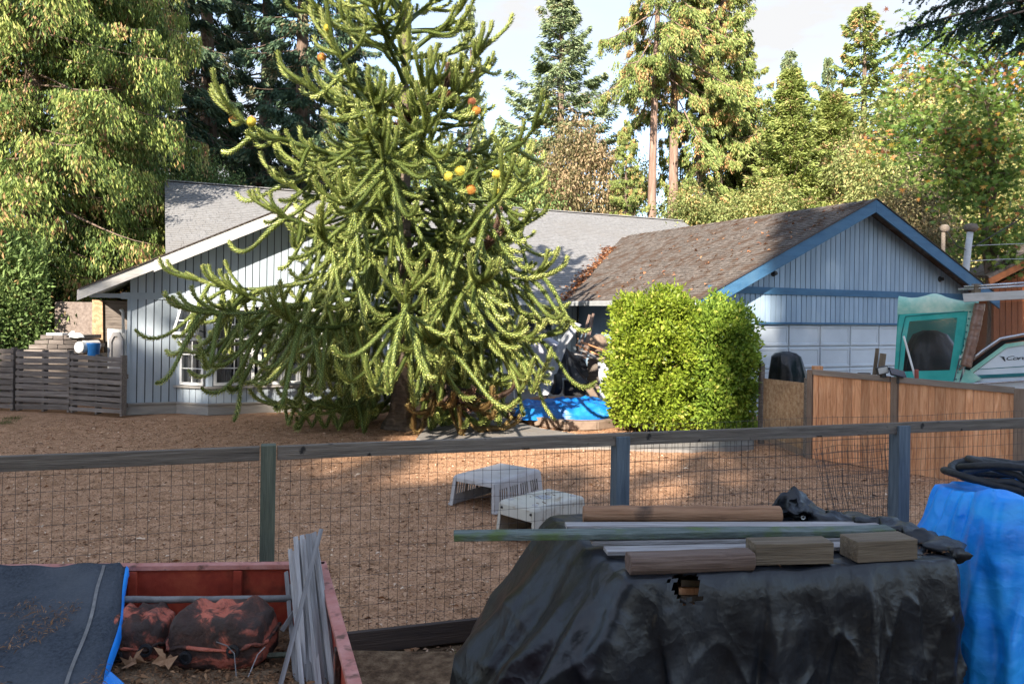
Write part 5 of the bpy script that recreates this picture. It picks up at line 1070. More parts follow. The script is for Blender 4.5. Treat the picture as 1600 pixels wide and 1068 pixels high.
# script on the cabin side, cut by the picture's edge, with a winged mark before it
cu = bpy.data.curves.new('lettering', 'FONT'); cu.body = 'Coronet'; cu.size = .150; cu.shear = .45; cu.extrude = .002; cu.space_character = .86
to = bpy.data.objects.new('lettering', cu); COL.objects.link(to); dg = bpy.context.evaluated_depsgraph_get(); me = bpy.data.meshes.new_from_object(to.evaluated_get(dg)); bpy.data.objects.remove(to)
me.materials.clear(); Wl = Matrix.Translation(bp(1570, 562.5, .045)) @ Matrix.Rotation(math.atan2(BD.y, BD.x), 4, 'Z') @ Matrix.Rotation(R(4.2), 4, 'Y').inverted() @ Matrix.Rotation(R(90), 4, 'X') @ Matrix.Diagonal((1.0, .62, 1, 1))
link_mesh('lettering', me, 'ink', bo, Wl)
mb = MB()
for i, (dx, dy, l) in enumerate(((0,0,9),(2.5,2,7),(4.5,4,5.5),(6.5,5.6,4))):
    a = bp(1561+dx, 556+dy, .043); b = bp(1561+dx+l, 557.4+dy, .043); mb.prism([a, b, b+Vector((-.01,0,-.018))], BN*.006)
mb.obj('winged_mark', 'ink', bo)
# canopy: side panel with a clear window, faded roof that sags, corner piece, dotted strip
can = sheetpoly('canopy', [(1396,586),(1402,505),(1406,468),(1512,477),(1508,500),(1496,560),(1487,597),(1440,600)], 'teal', .0, .02)
can.data.clear_geometry()
outer = [(1396,600),(1402,520),(1406,486),(1512,482),(1503,540),(1488,602)]; inner = [(1411,580),(1416,530),(1421,502),(1496,496),(1490,540),(1484,578)]
vs = [bp(*p) for p in outer] + [bp(*p) for p in inner]; vs = vs + [v + BN*.012 for v in vs]
can.matrix_world = Matrix.Identity(4); can.matrix_local = WM[bo.name].inverted(); WM[can.name] = Matrix.Identity(4)
fs = [(i, (i+1) % 6, 6+(i+1) % 6, 6+i) for i in range(6)] + [(12+6+i, 12+6+(i+1) % 6, 12+(i+1) % 6, 12+i) for i in range(6)]
can.data.from_pydata([tuple(v) for v in vs], [], fs); can.data.update()
sheetpoly('clear_window', inner, 'vinyl', .004, .008, can)
mb = MB(); mb.tube([bp(1402,600,-.008), bp(1409,520,-.008), bp(1415,494,-.008), bp(1507,486,-.008)], .007, 6); mb.obj('seam', 'teal_dark', can)
# roof of the canopy: sagging cloth
nx, ny = 26, 14; mb = MB()
for i in range(nx+1):
    for jj in range(ny+1):
        u, v = i/nx, jj/ny; px = 1404 + (1530-1404)*u
        yt = 462 + 8*u - 5*math.exp(-((u-.42)/.16)**2) + 3*math.sin(u*9)*.6; yb = 491 - 6*u
        w_ = min(1, v/.42)
        if v < .45: p = bp(px - 2*(1-w_), yb + (yt-yb)*math.sin(w_*1.57), -.03*math.sin(w_*3.14) + .10*w_*w_)
        else: p = bp(px, yt, .10 + (v-.45)/.55*2.0) + Vector((0,0,-.05*math.sin((v-.45)/.55*3.14)*math.sin(u*6.3)**2 + .02*math.sin(v*9+u*8)))
        mb.v.append(p)
for i in range(nx):
    for jj in range(ny): k = i*(ny+1)+jj; mb.f.append((k, k+ny+1, k+ny+2, k+1))
mb.obj('canopy_roof', 'teal_pale', bo, smooth=True)
mb = MB(); mb.hexa([bp(1396,600,.012), bp(1396,600,2.1), bp(1404,470,2.1), bp(1404,470,.012)], [p + BD*.012 for p in (bp(1396,600,.012), bp(1396,600,2.1), bp(1404,470,2.1), bp(1404,470,.012))]); mb.obj('canopy_end', 'teal', bo)
mb = MB(); mb.hexa([bp(1396,604,2.1), bp(1520,604,2.1), bp(1520,474,2.1), bp(1404,470,2.1)], [p + BN*.012 for p in (bp(1396,604,2.1), bp(1520,604,2.1), bp(1520,474,2.1), bp(1404,470,2.1))]); mb.obj('canopy_back', 'teal', bo)
sheetpoly('dotted_strip', [(1490,602),(1506,540),(1513,484),(1523,483),(1517,520),(1508,560),(1497,602)], 'teal_pale', -.012, -.004)
for i in range(11):
    p = bp(1496+2.2*i*.0+ (1518-1496)*(i/10)**.9, 592-105*i/10, -.016)
    for q_ in (-.025, .02): MB().box(-.011,.011,-.004,.004,-.011,.011).obj('fastener', 'teal_dark', bo, Matrix.Translation(p + Vector((q_, 0, 0)))) 
sheetpoly('corner_cloth', [(1500,598),(1509,577),(1516,579),(1534,592),(1520,598)], 'teal_pale', -.015, .02)
# black bag heaped inside behind the clear window
c = bp(1452, 600, .75); mb = lump([((c.x,c.y,c.z-.1),.55,.4),((c.x+.02,c.y,c.z+.35),.50,.38),((c.x-.02,c.y,c.z+.62),.38,.30),((c.x-.04,c.y,c.z+.82),.26,.22),((c.x-.03,c.y,c.z+.90),.10,.10)], 36, 7, .09)
tag(mb.obj('black_bag', 'black_tarp', None, smooth=True), 'heaped black plastic bag seen through the canopy window', 'bag')
# brown wrapped cushion roll standing at the canopy edge
mb = MB(); pts = [bp(1509,572,-.05), bp(1517,540,-.05), bp(1523,515,-.05), bp(1528,490,-.05), bp(1531,474,-.05)]; k = 40; pp = []
for i in range(k+1):
    t = i/k*4; j = min(3, int(t)); pp.append(pts[j].lerp(pts[j+1], t-j))
mb.tube(pp, [.082*(1 + .035*math.sin(i*1.9) + .03*math.sin(i*.6)) for i in range(k+1)], 12)
tag(mb.obj('brown_roll', 'brown_wrap', None, smooth=True), 'brown plastic wrapped roll standing upright beside the green canopy', 'roll')
tag(MB().prism([bp(1504,459,-.20), bp(1720,448,-.20), bp(1720,461,-.20), bp(1506,472,-.20)], BN*.14).obj('white_beam', 'pale_trim', None, bevel=.006), 'peeling white wooden beam lying across above the boat', 'beam')
for a, b, lab in (((1497,452.5),(1720,440),'shiny metal pole on the white beam, the lower of two'),((1506,448.5),(1720,434),'shiny metal pole on the white beam, the upper of two')):
    tag(MB().tube([bp(*a,-.15), bp(*b,-.12)], .018, 10).obj('metal_pole', 'chrome', None, smooth=True), lab, 'pole', 'poles above the boat')
tag(MB().box(-.05,.05,-.05,.05,0,.16).obj('wood_block', 'beam', None, Matrix.Translation(bp(1525, 459, -.12)), bevel=.004), 'brown wood block holding the metal poles on the white beam', 'wood block')

# neighbour's brown building, masts and wires
nb = thing('brown_shed', 'brown board building with orange trimmed roof edge behind the boat', 'shed', P(1600, 600, 24))
q = lambda px, py, d=0.0: P(px, py, 24) + Vector((d*.45, d, 0))
wl = MB().prism([q(1552,447), q(1700,372), q(1800,440), q(1800,640), q(1552,640)], (2.2,5,0)).obj('wall', 'brown_siding', nb)
for i in range(11):
    x0 = 1552 + i*9.5; yt = lambda x: 447 - (x-1552)*75/148
    MB().prism([q(x0+.4,yt(x0+.4)+4,-.03), q(x0+9.1,yt(x0+9.1)+4,-.03), q(x0+9.1,640,-.03), q(x0+.4,640,-.03)], (0,.025,0)).obj('siding_board', 'brown_siding', wl)
MB().prism([q(1541,436,-.5), q(1700,356,-.5), q(1700,367,-.5), q(1543,446,-.5)], (0,.06,0)).obj('fascia_board', 'brown_trim', nb)
MB().prism([q(1541,436,-.52), q(1700,356,-.52), q(1700,352,-.52), q(1539,432,-.52)], (2.4,5.6,.35)).obj('roof', 'shingle_garage', nb)
ms = thing('service_mast', 'pale grey service pole with a rounded cap behind the blue gable', 'mast', P(1511, 430, 22.0))
MB().tube([P(1505,460,22.0) - Vector((0,0,3.1)), P(1507,440,22.0), P(1513,385,22.0), P(1516,362,22.0)], [.10,.10,.09,.085], 10).obj('pole', 'gutter', ms, smooth=True)
MB().lathe([(.10,-.08),(.17,-.02),(.19,.06),(.15,.14),(.05,.17)], P(1517,358,22.0), 14).obj('pole_cap', 'rail_wood', ms, smooth=True)
ms2 = thing('weatherhead', 'short rusty service pipe with round head and drooping wire above the garage roof', 'mast', P(1474, 400, 22.0))
MB().tube([P(1474,450,22.0) - Vector((0,0,1.5)), P(1474,363,22.0)], .055, 8).obj('pipe', 'rail_wood', ms2, smooth=True)
MB().lathe([(.06,-.1),(.12,-.05),(.14,.04),(.09,.12),(.02,.14)], P(1476,358,22.0), 12).obj('head', 'rail_wood', ms2, smooth=True)
MB().tube([P(1479,360,21.9), P(1486,372,21.9), P(1496,385,21.9), P(1509,390,21.9)], .014, 5).obj('loop_wire', 'lamp_black', ms2)
for a, m_, b, lab in (((1513,390),(1590,345),(1720,250),'thick dark service cable rising from the pole cap into the maple'),((1512,384),(1560,382),(1720,376),'thin pale wire running level from the pole, upper one'),((1510,408),(1560,405),(1720,402),'thin pale wire running level from the pole, lower one')):
    tag(MB().tube([P(*a,22.0), P(*m_,22.1), P(*b,20)], .018 if 'thick' in lab else .010, 5).obj('service_wire', 'lamp_black' if 'thick' in lab else 'gutter', None), lab, 'wire', 'wires at the service pole')
# ================================================================== pallets and stored things at the left
def pallet(a, b, h, label, n=10, stringers=3, seed=0):
    r = random.Random(seed); a, b = Vector(a), Vector(b); d = (b-a).normalized(); nrm_ = Vector((d.y, -d.x, 0)); l = (b-a).length
    t = thing('pallet', label, 'pallet', a.lerp(b, .5), 'pallets set on edge as a fence')
    for i in range(n):
        z = .05 + (h-.07)*(i+.5)/n; hh = (h/n)*r.uniform(.60, .76); lean = Vector((0,0,r.uniform(-.012,.012)))
        plank('slat', a + nrm_*.075 + Vector((0,0,z)) - lean, b + nrm_*.075 + Vector((0,0,z)) + lean, .018, hh, 'pallet_wood', t, bevel=.002)
        if i % 5 == 1: plank('slat', a - nrm_*.075 + Vector((0,0,z)), b - nrm_*.075 + Vector((0,0,z)), .018, hh, 'pallet_wood', t, bevel=.0)
    for k in range(stringers):
        p = a + d*(l*(.03 + .94*k/(stringers-1)))
        MB().hexa([p+d*x+nrm_*y+Vector((0,0,.02)) for x,y in ((-.025,-.064),(.025,-.064),(.025,.064),(-.025,.064))], [p+d*x+nrm_*y+Vector((0,0,h)) for x,y in ((-.025,-.064),(.025,-.064),(.025,.064),(-.025,.064))]).obj('stringer', 'pallet_wood', t)
    return t
g0 = G(197, 651); g1 = G(113, 645); g2 = G(28, 642); g3 = G(-90, 638)
pallet(g1, g0 + Vector((-.03,0,0)), 1.26, 'weathered pallet on edge between the house corner and a darker pallet', seed=1)
pallet(g2, g1 + Vector((-.03,.02,0)), 1.32, 'dark weathered pallet on edge, second from the house corner', seed=2, n=9)
pallet(g3, g2 + Vector((-.03,-.03,0)), 1.36, 'old pallet on edge nearest the hedge, cut by the picture edge', seed=3)
YS = 17.6
def lying(name, label, px0, px1, py, hpx, m, cat='board', group=None, Y=YS, dep=.3):
    return tag(MB().prism([P(px0,py,Y), P(px1,py,Y), P(px1,py-hpx,Y), P(px0,py-hpx,Y)], (.1,dep,0)).obj(name, m, None, bevel=.004), label, cat, group)
st = thing('timber_stack', 'untidy stack of old dark timbers on top of things behind the pallets', 'timber stack', P(85, 560, YS))
r = random.Random(5)
for row in range(4):
    y0 = 552 - row*7.4; x = 36 + row*9
    while x < 128:
        l = r.uniform(16, 44); MB().prism([P(x,y0,YS), P(min(130,x+l-1),y0+r.uniform(-1,1),YS), P(min(130,x+l-1),y0-6.3,YS), P(x,y0-6.3+r.uniform(-.8,.8),YS)], (.05,r.uniform(.5,.9),0)).obj('plank', 'pallet_wood', st, bevel=.004); x += l
MB().box(-1.45,.55,0,.9,-1.4,-.02).obj('bearer', 'old_wood', st, Matrix.Translation(P(100, 552, YS)))
lying('white_scrap', 'flat pale scrap panel lying on the old timber stack', 72, 97, 524, 4, 'white', 'panel'); 
tag(MB().prism([P(103,526,YS), P(112,517,YS), P(112,521,YS), P(112,527,YS)], (.05,.02,0)).obj('white_sheet_piece', 'white', None), 'small bright white upright piece on the timber stack', 'sheet')
tag(lump([(P(120,527,YS),.17,.12),(P(120,523,YS),.15,.11),(P(121,520,YS),.06,.05)], 22, 3, .07).obj('white_bag', 'white', None, smooth=True), 'crumpled white plastic bag on the timber stack end', 'bag')
def drum(px, py, rad, l, m, label, cat, az, Y=17.2):
    c = P(px, py, Y); d = Vector((math.cos(az), math.sin(az), 0)); b = MB(); b.tube([c-d*l*.5, c-d*l*.46, c-d*l*.2, c+d*l*.2, c+d*l*.46, c+d*l*.5], [rad*.9, rad, rad*.96, rad, rad, rad*.88], 20)
    return tag(b.obj('barrel', m, None, smooth=False, bevel=.01), label, cat)
drum(133, 542, .13, .36, 'white', 'white plastic barrel lying on its side nearer the timber stack', 'barrel', R(75), 17.0); drum(142, 540, .125, .36, 'plastic_grey', 'greyish white barrel lying beside the brighter barrel', 'barrel', R(60), 17.4)
tag(MB().lathe([(.10,0),(.12,.02),(.135,.26),(.145,.27),(.145,.29)], P(146,556,17.0), 16).obj('bucket', 'blue_plastic', None, smooth=True), 'blue plastic bucket behind the pallet below the white barrels', 'bucket')
cs_ = thing('shower_tray', 'pale moulded tray standing on edge against the house corner behind the pallet', 'tray', P(182, 560, 17.3))
q = lambda px, py, d=0: P(px, py, 17.3) + Vector((0, d, 0))
MB().prism([q(168,580), q(197,580), q(197,515), q(168,513)], (0,.05,0)).obj('panel', 'white', cs_)
mb = MB(); o_ = [(172,576),(194,576),(194,530),(188,519),(178,519),(172,530)]; i_ = [(176,572),(191,572),(191,533),(186,525),(180,525),(176,533)]
mb.add([q(*p,-.005) for p in o_] + [q(*p,-.06) for p in o_] + [q(*p,-.06) for p in i_] + [q(*p,-.02) for p in i_], [(k+6*a, (k+1) % 6+6*a, (k+1) % 6+6*a+6, k+6*a+6) for a in range(3) for k in range(6)] + [tuple(18+k for k in range(6))]); mb.obj('basin', 'plastic_grey', cs_)
for pix, m, lab in (([(84,640),(146,640),(146,472),(86,471)], 'osb_grey', 'dark mottled chipboard sheet standing behind the barrels'), ([(144,560),(161,560),(160,469),(144,468)], 'osb', 'narrow tan chipboard strip between two darker sheets'), ([(160,640),(200,640),(200,470),(160,469)], 'old_wood', 'brown weathered plywood sheet next to the house corner')):
    Yp = 18.6 if 'narrow' not in lab else 18.52
    tag(MB().prism([P(x,y,Yp) for x,y in pix], (0,.03,0)).obj('board_sheet', m, None), lab, 'sheet')
tag(MB().tube([P(193,520,16.9), P(192,488,16.9), P(189,483,16.9)], [.03,.03,.045], 8).obj('white_pipe', 'white', None, smooth=True), 'thin white pipe with a flared head at the house corner', 'pipe')

# ================================================================== things on the patio
def cloth_heap(name, label, cat, foot, hgt, m, seed, n=46, lumps=5, drop=.0, amp=.05):
    """crumpled sheet over low things: foot is a plan outline, hgt its height field"""
    r = random.Random(seed); xs_ = [p[0] for p in foot]; ys_ = [p[1] for p in foot]; x0, x1, y0, y1 = min(xs_), max(xs_), min(ys_), max(ys_); b = MB(); L_ = [(r.uniform(x0+.15*(x1-x0), x1-.15*(x1-x0)), r.uniform(y0+.2*(y1-y0), y1-.2*(y1-y0)), r.uniform(.5, 1.0), r.uniform(.16, .34)) for _ in range(lumps)]; ph = [r.uniform(0,6.28) for _ in range(8)]
    for i in range(n+1):
        for j in range(n+1):
            u, v = i/n, j/n; x = x0 + (x1-x0)*u; y = y0 + (y1-y0)*v; e = min(u, 1-u)*(x1-x0); e2 = min(v, 1-v)*(y1-y0); edge = min(1, min(e, e2)/.16)
            z = hgt*(.45 + .55*max(w*math.exp(-((x-a)**2+(y-c)**2)/s**2) for a, c, w, s in L_))*edge**.7
            z += amp*edge*(abs(math.sin(x*9+ph[0]+2*math.sin(y*6+ph[1]))) + .6*abs(math.sin(x*17+y*11+ph[2]+math.sin(x*8))) + .4*abs(math.sin(y*23-x*6+ph[3])))*.6
            wob = .05*math.sin(u*19+v*13+ph[4]); b.v.append(Vector((x + wob*(1-edge), y + .06*math.sin(u*15+ph[5])*(1-edge), max(drop, z + drop))))
    for i in range(n):
        for j in range(n): k = i*(n+1)+j; b.f.append((k, k+n+1, k+n+2, k+1))
    return tag(b.obj(name, m, None, smooth=True), label, cat)
ga, gb, gc, gd2 = G(805,652,.1), G(958,660,.1), G(955,625,.1), G(838,622,.1)
bed = thing('timber_edging', 'curved low edging of old landscape timbers around the blue tarp', 'edging', G(880, 668))
pp = [G(x, y, .0) for x, y in ((772,645),(800,656),(838,665),(885,672),(930,672),(985,664))]
for i in range(5): plank('timber', pp[i]+Vector((0,0,.10)), pp[i+1]+Vector((.02,0,.10)), .16, .17, 'card' if i else 'beam', bed, bevel=.015, jit=.006)
pts = [(p.x, p.y + .05) for p in pp] + [(G(985,630).x, G(985,630).y), (G(840,628).x, G(840,628).y)]
sheet('planting_bed', pts, .15, 'dirt', .18)
cloth_heap('blue_tarp', 'crumpled bright blue tarp spread in the planting bed by the patio', 'tarp', [(ga.x, ga.y), (gb.x, gb.y+.0), (gc.x, 17.1), (gd2.x, 17.1)],   .27, 'blue_tarp_bed', 3, drop=.13, amp=.10, lumps=9)
tl_ = lambda px, py, Y, d=0: P(px, py, Y) + Vector((0, d, 0))
tag(MB().prism([tl_(838,617,16.9), tl_(856,617,16.9), tl_(884,540,17.1), tl_(907,507,17.25), tl_(896,503,17.25), tl_(876,530,17.1)], (.03,.035,.0)).obj('leaning_board', 'panel_grey', None), 'long grey panel leaning diagonally beside the black draped tarp', 'panel')
# black cloth draped from a peak
mb = MB(); apex = tl_(880,535,17.5); n = 26; base_pts = [tl_(862,592,17.2), tl_(884,590,17.0), tl_(898,604,17.0), tl_(915,598,17.2), tl_(921,588,17.5), tl_(905,548,17.9), tl_(880,560,18.1), tl_(862,575,17.8)]
def ringpt(t):
    k = len(base_pts); i = int(t*k) % k; f = t*k - int(t*k); return base_pts[i].lerp(base_pts[(i+1) % k], f)
rows = 9
for i in range(rows+1):
    for j in range(n*2):
        t = j/(n*2); q_ = apex.lerp(ringpt(t), (i/rows)); out_ = (ringpt(t)-apex); out_.z = 0; q_ = q_ + out_.normalized()*(.05*math.sin(t*37)*(i/rows)) + Vector((0,0,-.10*math.sin(i/rows*3.14))); mb.v.append(q_)
for i in range(rows):
    for j in range(n*2): mb.f.append((i*n*2+j, i*n*2+(j+1) % (n*2), (i+1)*n*2+(j+1) % (n*2), (i+1)*n*2+j))
tag(mb.obj('draped_cover', 'black_tarp', None, smooth=True), 'black cloth draped in a peak over patio junk behind the tyre', 'cover')
def wheel(name, label, c, rad, w, az):
    t = thing(name, label, 'wheel', c - Vector((0,0,rad))); M = Matrix.Translation(c) @ Matrix.Rotation(az, 4, 'Z') @ Matrix.Rotation(R(90), 4, 'Y')
    MB().lathe([(rad*.56,-w*.5),(rad*.9,-w*.5),(rad,-w*.3),(rad,w*.3),(rad*.9,w*.5),(rad*.56,w*.5)], (0,0,0), 26).obj('tyre', 'rubber', t, M); MB().lathe([(rad*.55,-w*.42),(rad*.45,-w*.2),(rad*.15,-w*.25),(.02,-w*.4)], (0,0,0), 20).obj('rim', 'gutter', t, M)
wheel('trailer_wheel', 'dark tyre standing behind the foot of the leaning grey panel', tl_(868,599,17.1), .25, .17, R(18))
tag(MB().prism([tl_(826,600,17.6), tl_(858,604,17.6), tl_(872,540,17.6), tl_(852,528,17.6), tl_(826,541,17.6)], (.15,.8,0)).obj('storage_box', 'tent_grey', None, bevel=.03), 'lavender-grey fabric covered box behind the leaning panel', 'box')
tag(MB().prism([tl_(937,622,16.7), tl_(953,622,16.7), tl_(951,566,16.7), tl_(934,566,16.7)], (.05,.12,0)).obj('metal_sheet', 'panel_grey', None), 'upright grey metal sheet between the patio junk and the sunlit shrub', 'sheet')
tag(MB().prism([tl_(915,618,16.9), tl_(940,620,16.9), tl_(940,603,16.9), tl_(916,606,16.9)], (.1,.35,0)).obj('cardboard_box', 'card', None, bevel=.006), 'crushed brown cardboard box on the patio beside the grey metal sheet', 'box')
tag(MB().prism([tl_(916,604,17.6), tl_(946,604,17.6), tl_(946,556,17.6), tl_(918,562,17.6)], (.1,.7,0)).obj('workbench', 'old_wood', None, bevel=.01), 'dark wooden bench crate heaped with planks by the house wall', 'bench')
r = random.Random(3)
for k, (a, b) in enumerate((((900,538),(938,556)),((904,546),(942,559)),((908,534),(945,548)),((899,553),(930,560)))):
    tag(plank('scrap_plank', tl_(*a,17.3-.1*k), tl_(*b,17.2+.1*k), .09, .03, 'grey_wood' if k % 2 else 'cedar', None), ('grey plank end, topmost on the patio bench heap','reddish plank on the patio bench heap','pale grey plank lying across the bench heap','short reddish plank low on the bench heap')[(1,0,3,2)[k]], 'plank', 'planks heaped on the patio bench')
for k, (a, b) in enumerate((((901,562),(921,492)),((908,566),(927,490)),((914,560),(926,497)))):
    tag(plank('dark_pole', tl_(*a,18.6), tl_(*b,19.2), .06, .05, 'log_dark', None, up=(0,-1,0)), ('dark pole leaning on the house wall, closest to the panel','dark pole leaning on the house wall, middle of three','dark pole leaning on the house wall, closest to the shrub')[k], 'pole', 'dark poles leaning on the wall')
tag(lump([(tl_(934,552,17.7),.20,.2),(tl_(934,540,17.7),.22,.2),(tl_(935,528,17.7),.17,.15),(tl_(935,522,17.7),.06,.06)], 26, 12, .09).obj('rag_bundle', 'card', None, smooth=True), 'crumpled grey-brown rag bundle on top of the patio bench', 'bundle')
tag(MB().prism([tl_(921,560,18.4), tl_(950,560,18.4), tl_(950,528,18.4), tl_(922,528,18.4)], (0,.05,0)).obj('pale_board', 'panel_grey', None), 'pale square board against the house wall above the bench', 'board')
ch = thing('folding_chair', 'white folding chair half hidden by monkey puzzle branches on the patio', 'chair', tl_(787, 622, 17.8))
c0 = tl_(787, 622, 17.8)
for a, b in (((-.25,-.2,0),(-.18,.25,.88)),((.25,-.2,0),(.18,.25,.88)),((-.25,.25,0),(-.2,-.22,.47)),((.25,.25,0),(.2,-.22,.47))): MB().tube([c0+Vector(a), c0+Vector(b)], .016, 6).obj('leg', 'white', ch)
MB().box(-.22,.22,-.22,.2,.44,.465).obj('seat', 'white', ch, Matrix.Translation(c0)); MB().box(-.2,.2,.19,.215,.56,.86).obj('backrest', 'white', ch, Matrix.Translation(c0))
tb = thing('patio_table', 'weathered grey table with crossed legs on the patio behind the monkey puzzle tree', 'table', tl_(822, 620, 18.4)); c0 = tl_(818, 620, 18.4)
for i in range(5): MB().box(-.7,.7,-.35+.14*i+.004,-.21+.14*i-.004,.70,.735).obj('top_board', 'grey_wood', tb, Matrix.Translation(c0))
for x in (-.58,.58):
    for s in (-1, 1): MB().bar(c0+Vector((x,-.3*s,0)), c0+Vector((x,.3*s,.70)), .05, .09, (1,0,0)).obj('leg', 'grey_wood', tb)
tag(MB().box(-.28,.28,-.2,.2,0,.34).obj('crate_box', 'lamp_black', None, Matrix.Translation(tl_(900, 617, 17.5)), bevel=.02), 'black plastic crate in shade beneath the draped cover', 'crate')

# ================================================================== kennel shells on the yard
def holed(b, O, A, B, la, lb, holes, th, N):
    """a wall with rectangular holes, both skins and the reveals"""
    xs_ = sorted({0, la, *[h[0] for h in holes], *[h[1] for h in holes]}); ys_ = sorted({0, lb, *[h[2] for h in holes], *[h[3] for h in holes]})
    inh = lambda x, y: any(h[0] < x < h[1] and h[2] < y < h[3] for h in holes)
    for i in range(len(xs_)-1):
        for j in range(len(ys_)-1):
            if inh((xs_[i]+xs_[i+1])/2, (ys_[j]+ys_[j+1])/2): continue
            c = [O(x, y) for x, y in ((xs_[i],ys_[j]),(xs_[i+1],ys_[j]),(xs_[i+1],ys_[j+1]),(xs_[i],ys_[j+1]))]; b.hexa([p - N*th for p in c], c)
def kennel(label, B0, phi, ln, wd_, h, taper, m, dims, slots, disc=False):
    """an upturned half of a pet carrier: B0 the near corner, phi the long side's direction; open bottom, door gap in the end"""
    o = thing('pet_carrier_half', label, 'pet carrier', B0, 'upturned pet carrier halves on the yard'); e1 = Vector((math.cos(phi), math.sin(phi), 0)); e2 = Vector((-math.sin(phi), math.cos(phi), 0)); th = .012; W0 = Vector(B0)
    pt = lambda a, b, z: W0 + e1*(a*ln + taper*z*(1-2*a)) + e2*(b*wd_ + taper*z*(1-2*b)) + Vector((0,0,z)); b = MB(); Nz = Vector((0,0,1))
    dz = dims
    holed(b, lambda x, y: pt(x, 0, y), None, None, 1, h, [(s0, s1, z0, z1) for s0, s1, z0, z1 in slots], th, -e2)
    holed(b, lambda x, y: pt(x, 1, y), None, None, 1, h, [(s0, s1, z0, z1) for s0, s1, z0, z1 in slots], th, e2)
    holed(b, lambda x, y: pt(0, x, y), None, None, 1, h, [(.08, .92, 0, dz)], th, -e1); holed(b, lambda x, y: pt(1, x, y), None, None, 1, h, [], th, e1)
    b.obj('shell', m, o, bevel=.004)
    # crowned top with rounded shoulders
    b = MB(); k = []
    for s, zz in ((0, h-.004), (.03, h+.022), (.09, h+.034)): k.append([pt(a, c, h) + (pt(.5,.5,h)-pt(a,c,h))*s*1.3 + Vector((0,0,zz-h)) for a, c in ((0,0),(.5,0),(1,0),(1,.5),(1,1),(.5,1),(0,1),(0,.5))])
    b.v = [p for q_ in k for p in q_]; b.f = [(i*8+j, i*8+(j+1) % 8, (i+1)*8+(j+1) % 8, (i+1)*8+j) for i in range(2) for j in range(8)] + [tuple(16+j for j in range(8))]; b.obj('top', m, o, bevel=.006)
    b = MB(); e = .022
    for p, q_ in ((pt(0,0,.012),pt(1,0,.012)),(pt(1,0,.012),pt(1,1,.012)),(pt(1,1,.012),pt(0,1,.012))): b.bar(p, q_, .03, .02)
    b.obj('rim', m, o)
    for a, c in ((.1,.14),(.1,.86),(.9,.14),(.9,.86)):
        if disc: MB().lathe([(.035,0),(.032,.006),(.0,.006)], pt(a, c, h) + (pt(.5,.5,h)-pt(a,c,h))*.05 + Vector((0,0,.034)), 12).obj('foot_pad', 'plastic_grey', o)
    if disc:
        MB().lathe([(.085,0),(.085,.003),(.0,.003)], pt(.52,.5,h)+Vector((0,0,.0345)), 18).obj('round_recess', 'panel_grey', o)
        b = MB(); r_ = random.Random(2)
        for _ in range(9): a, c = r_.uniform(.2,.75), r_.uniform(.25,.75); b.bar(pt(a,c,h)+Vector((0,0,.036)), pt(a+r_.uniform(-.12,.12),c+r_.uniform(-.2,.2),h)+Vector((0,0,.036)), .012, .004)
        b.obj('stuck_litter', 'card', o)['kind'] = 'stuff'
        for a in (.02,): 
            for c in (.1, .9): MB().lathe([(.014,0),(.012,.008),(0,.008)], (0,0,0), 8).obj('latch_hole', 'lamp_black', o, Matrix.Translation(pt(0,c,h-.035)-e1*.002) @ Matrix.Rotation(math.atan2(e1.y, e1.x), 4, 'Z') @ Matrix.Rotation(R(-90), 4, 'Y'))
sl = [(.10+.215*g+.045*i, .124+.215*g+.045*i, .12, .255) for g in range(4) for i in range(4)]
kennel('grey upturned pet carrier half with slotted sides, the one farther from the fence', (-.16, 8.65, 0), R(54), 1.0, .68, .33, .10, 'plastic_grey', .285, sl)
kennel('cream upturned pet carrier half with a round recess on top, closer to the fence', (.25, 7.42, 0), R(46), .82, .54, .35, .07, 'plastic_cream', .24, [], True)
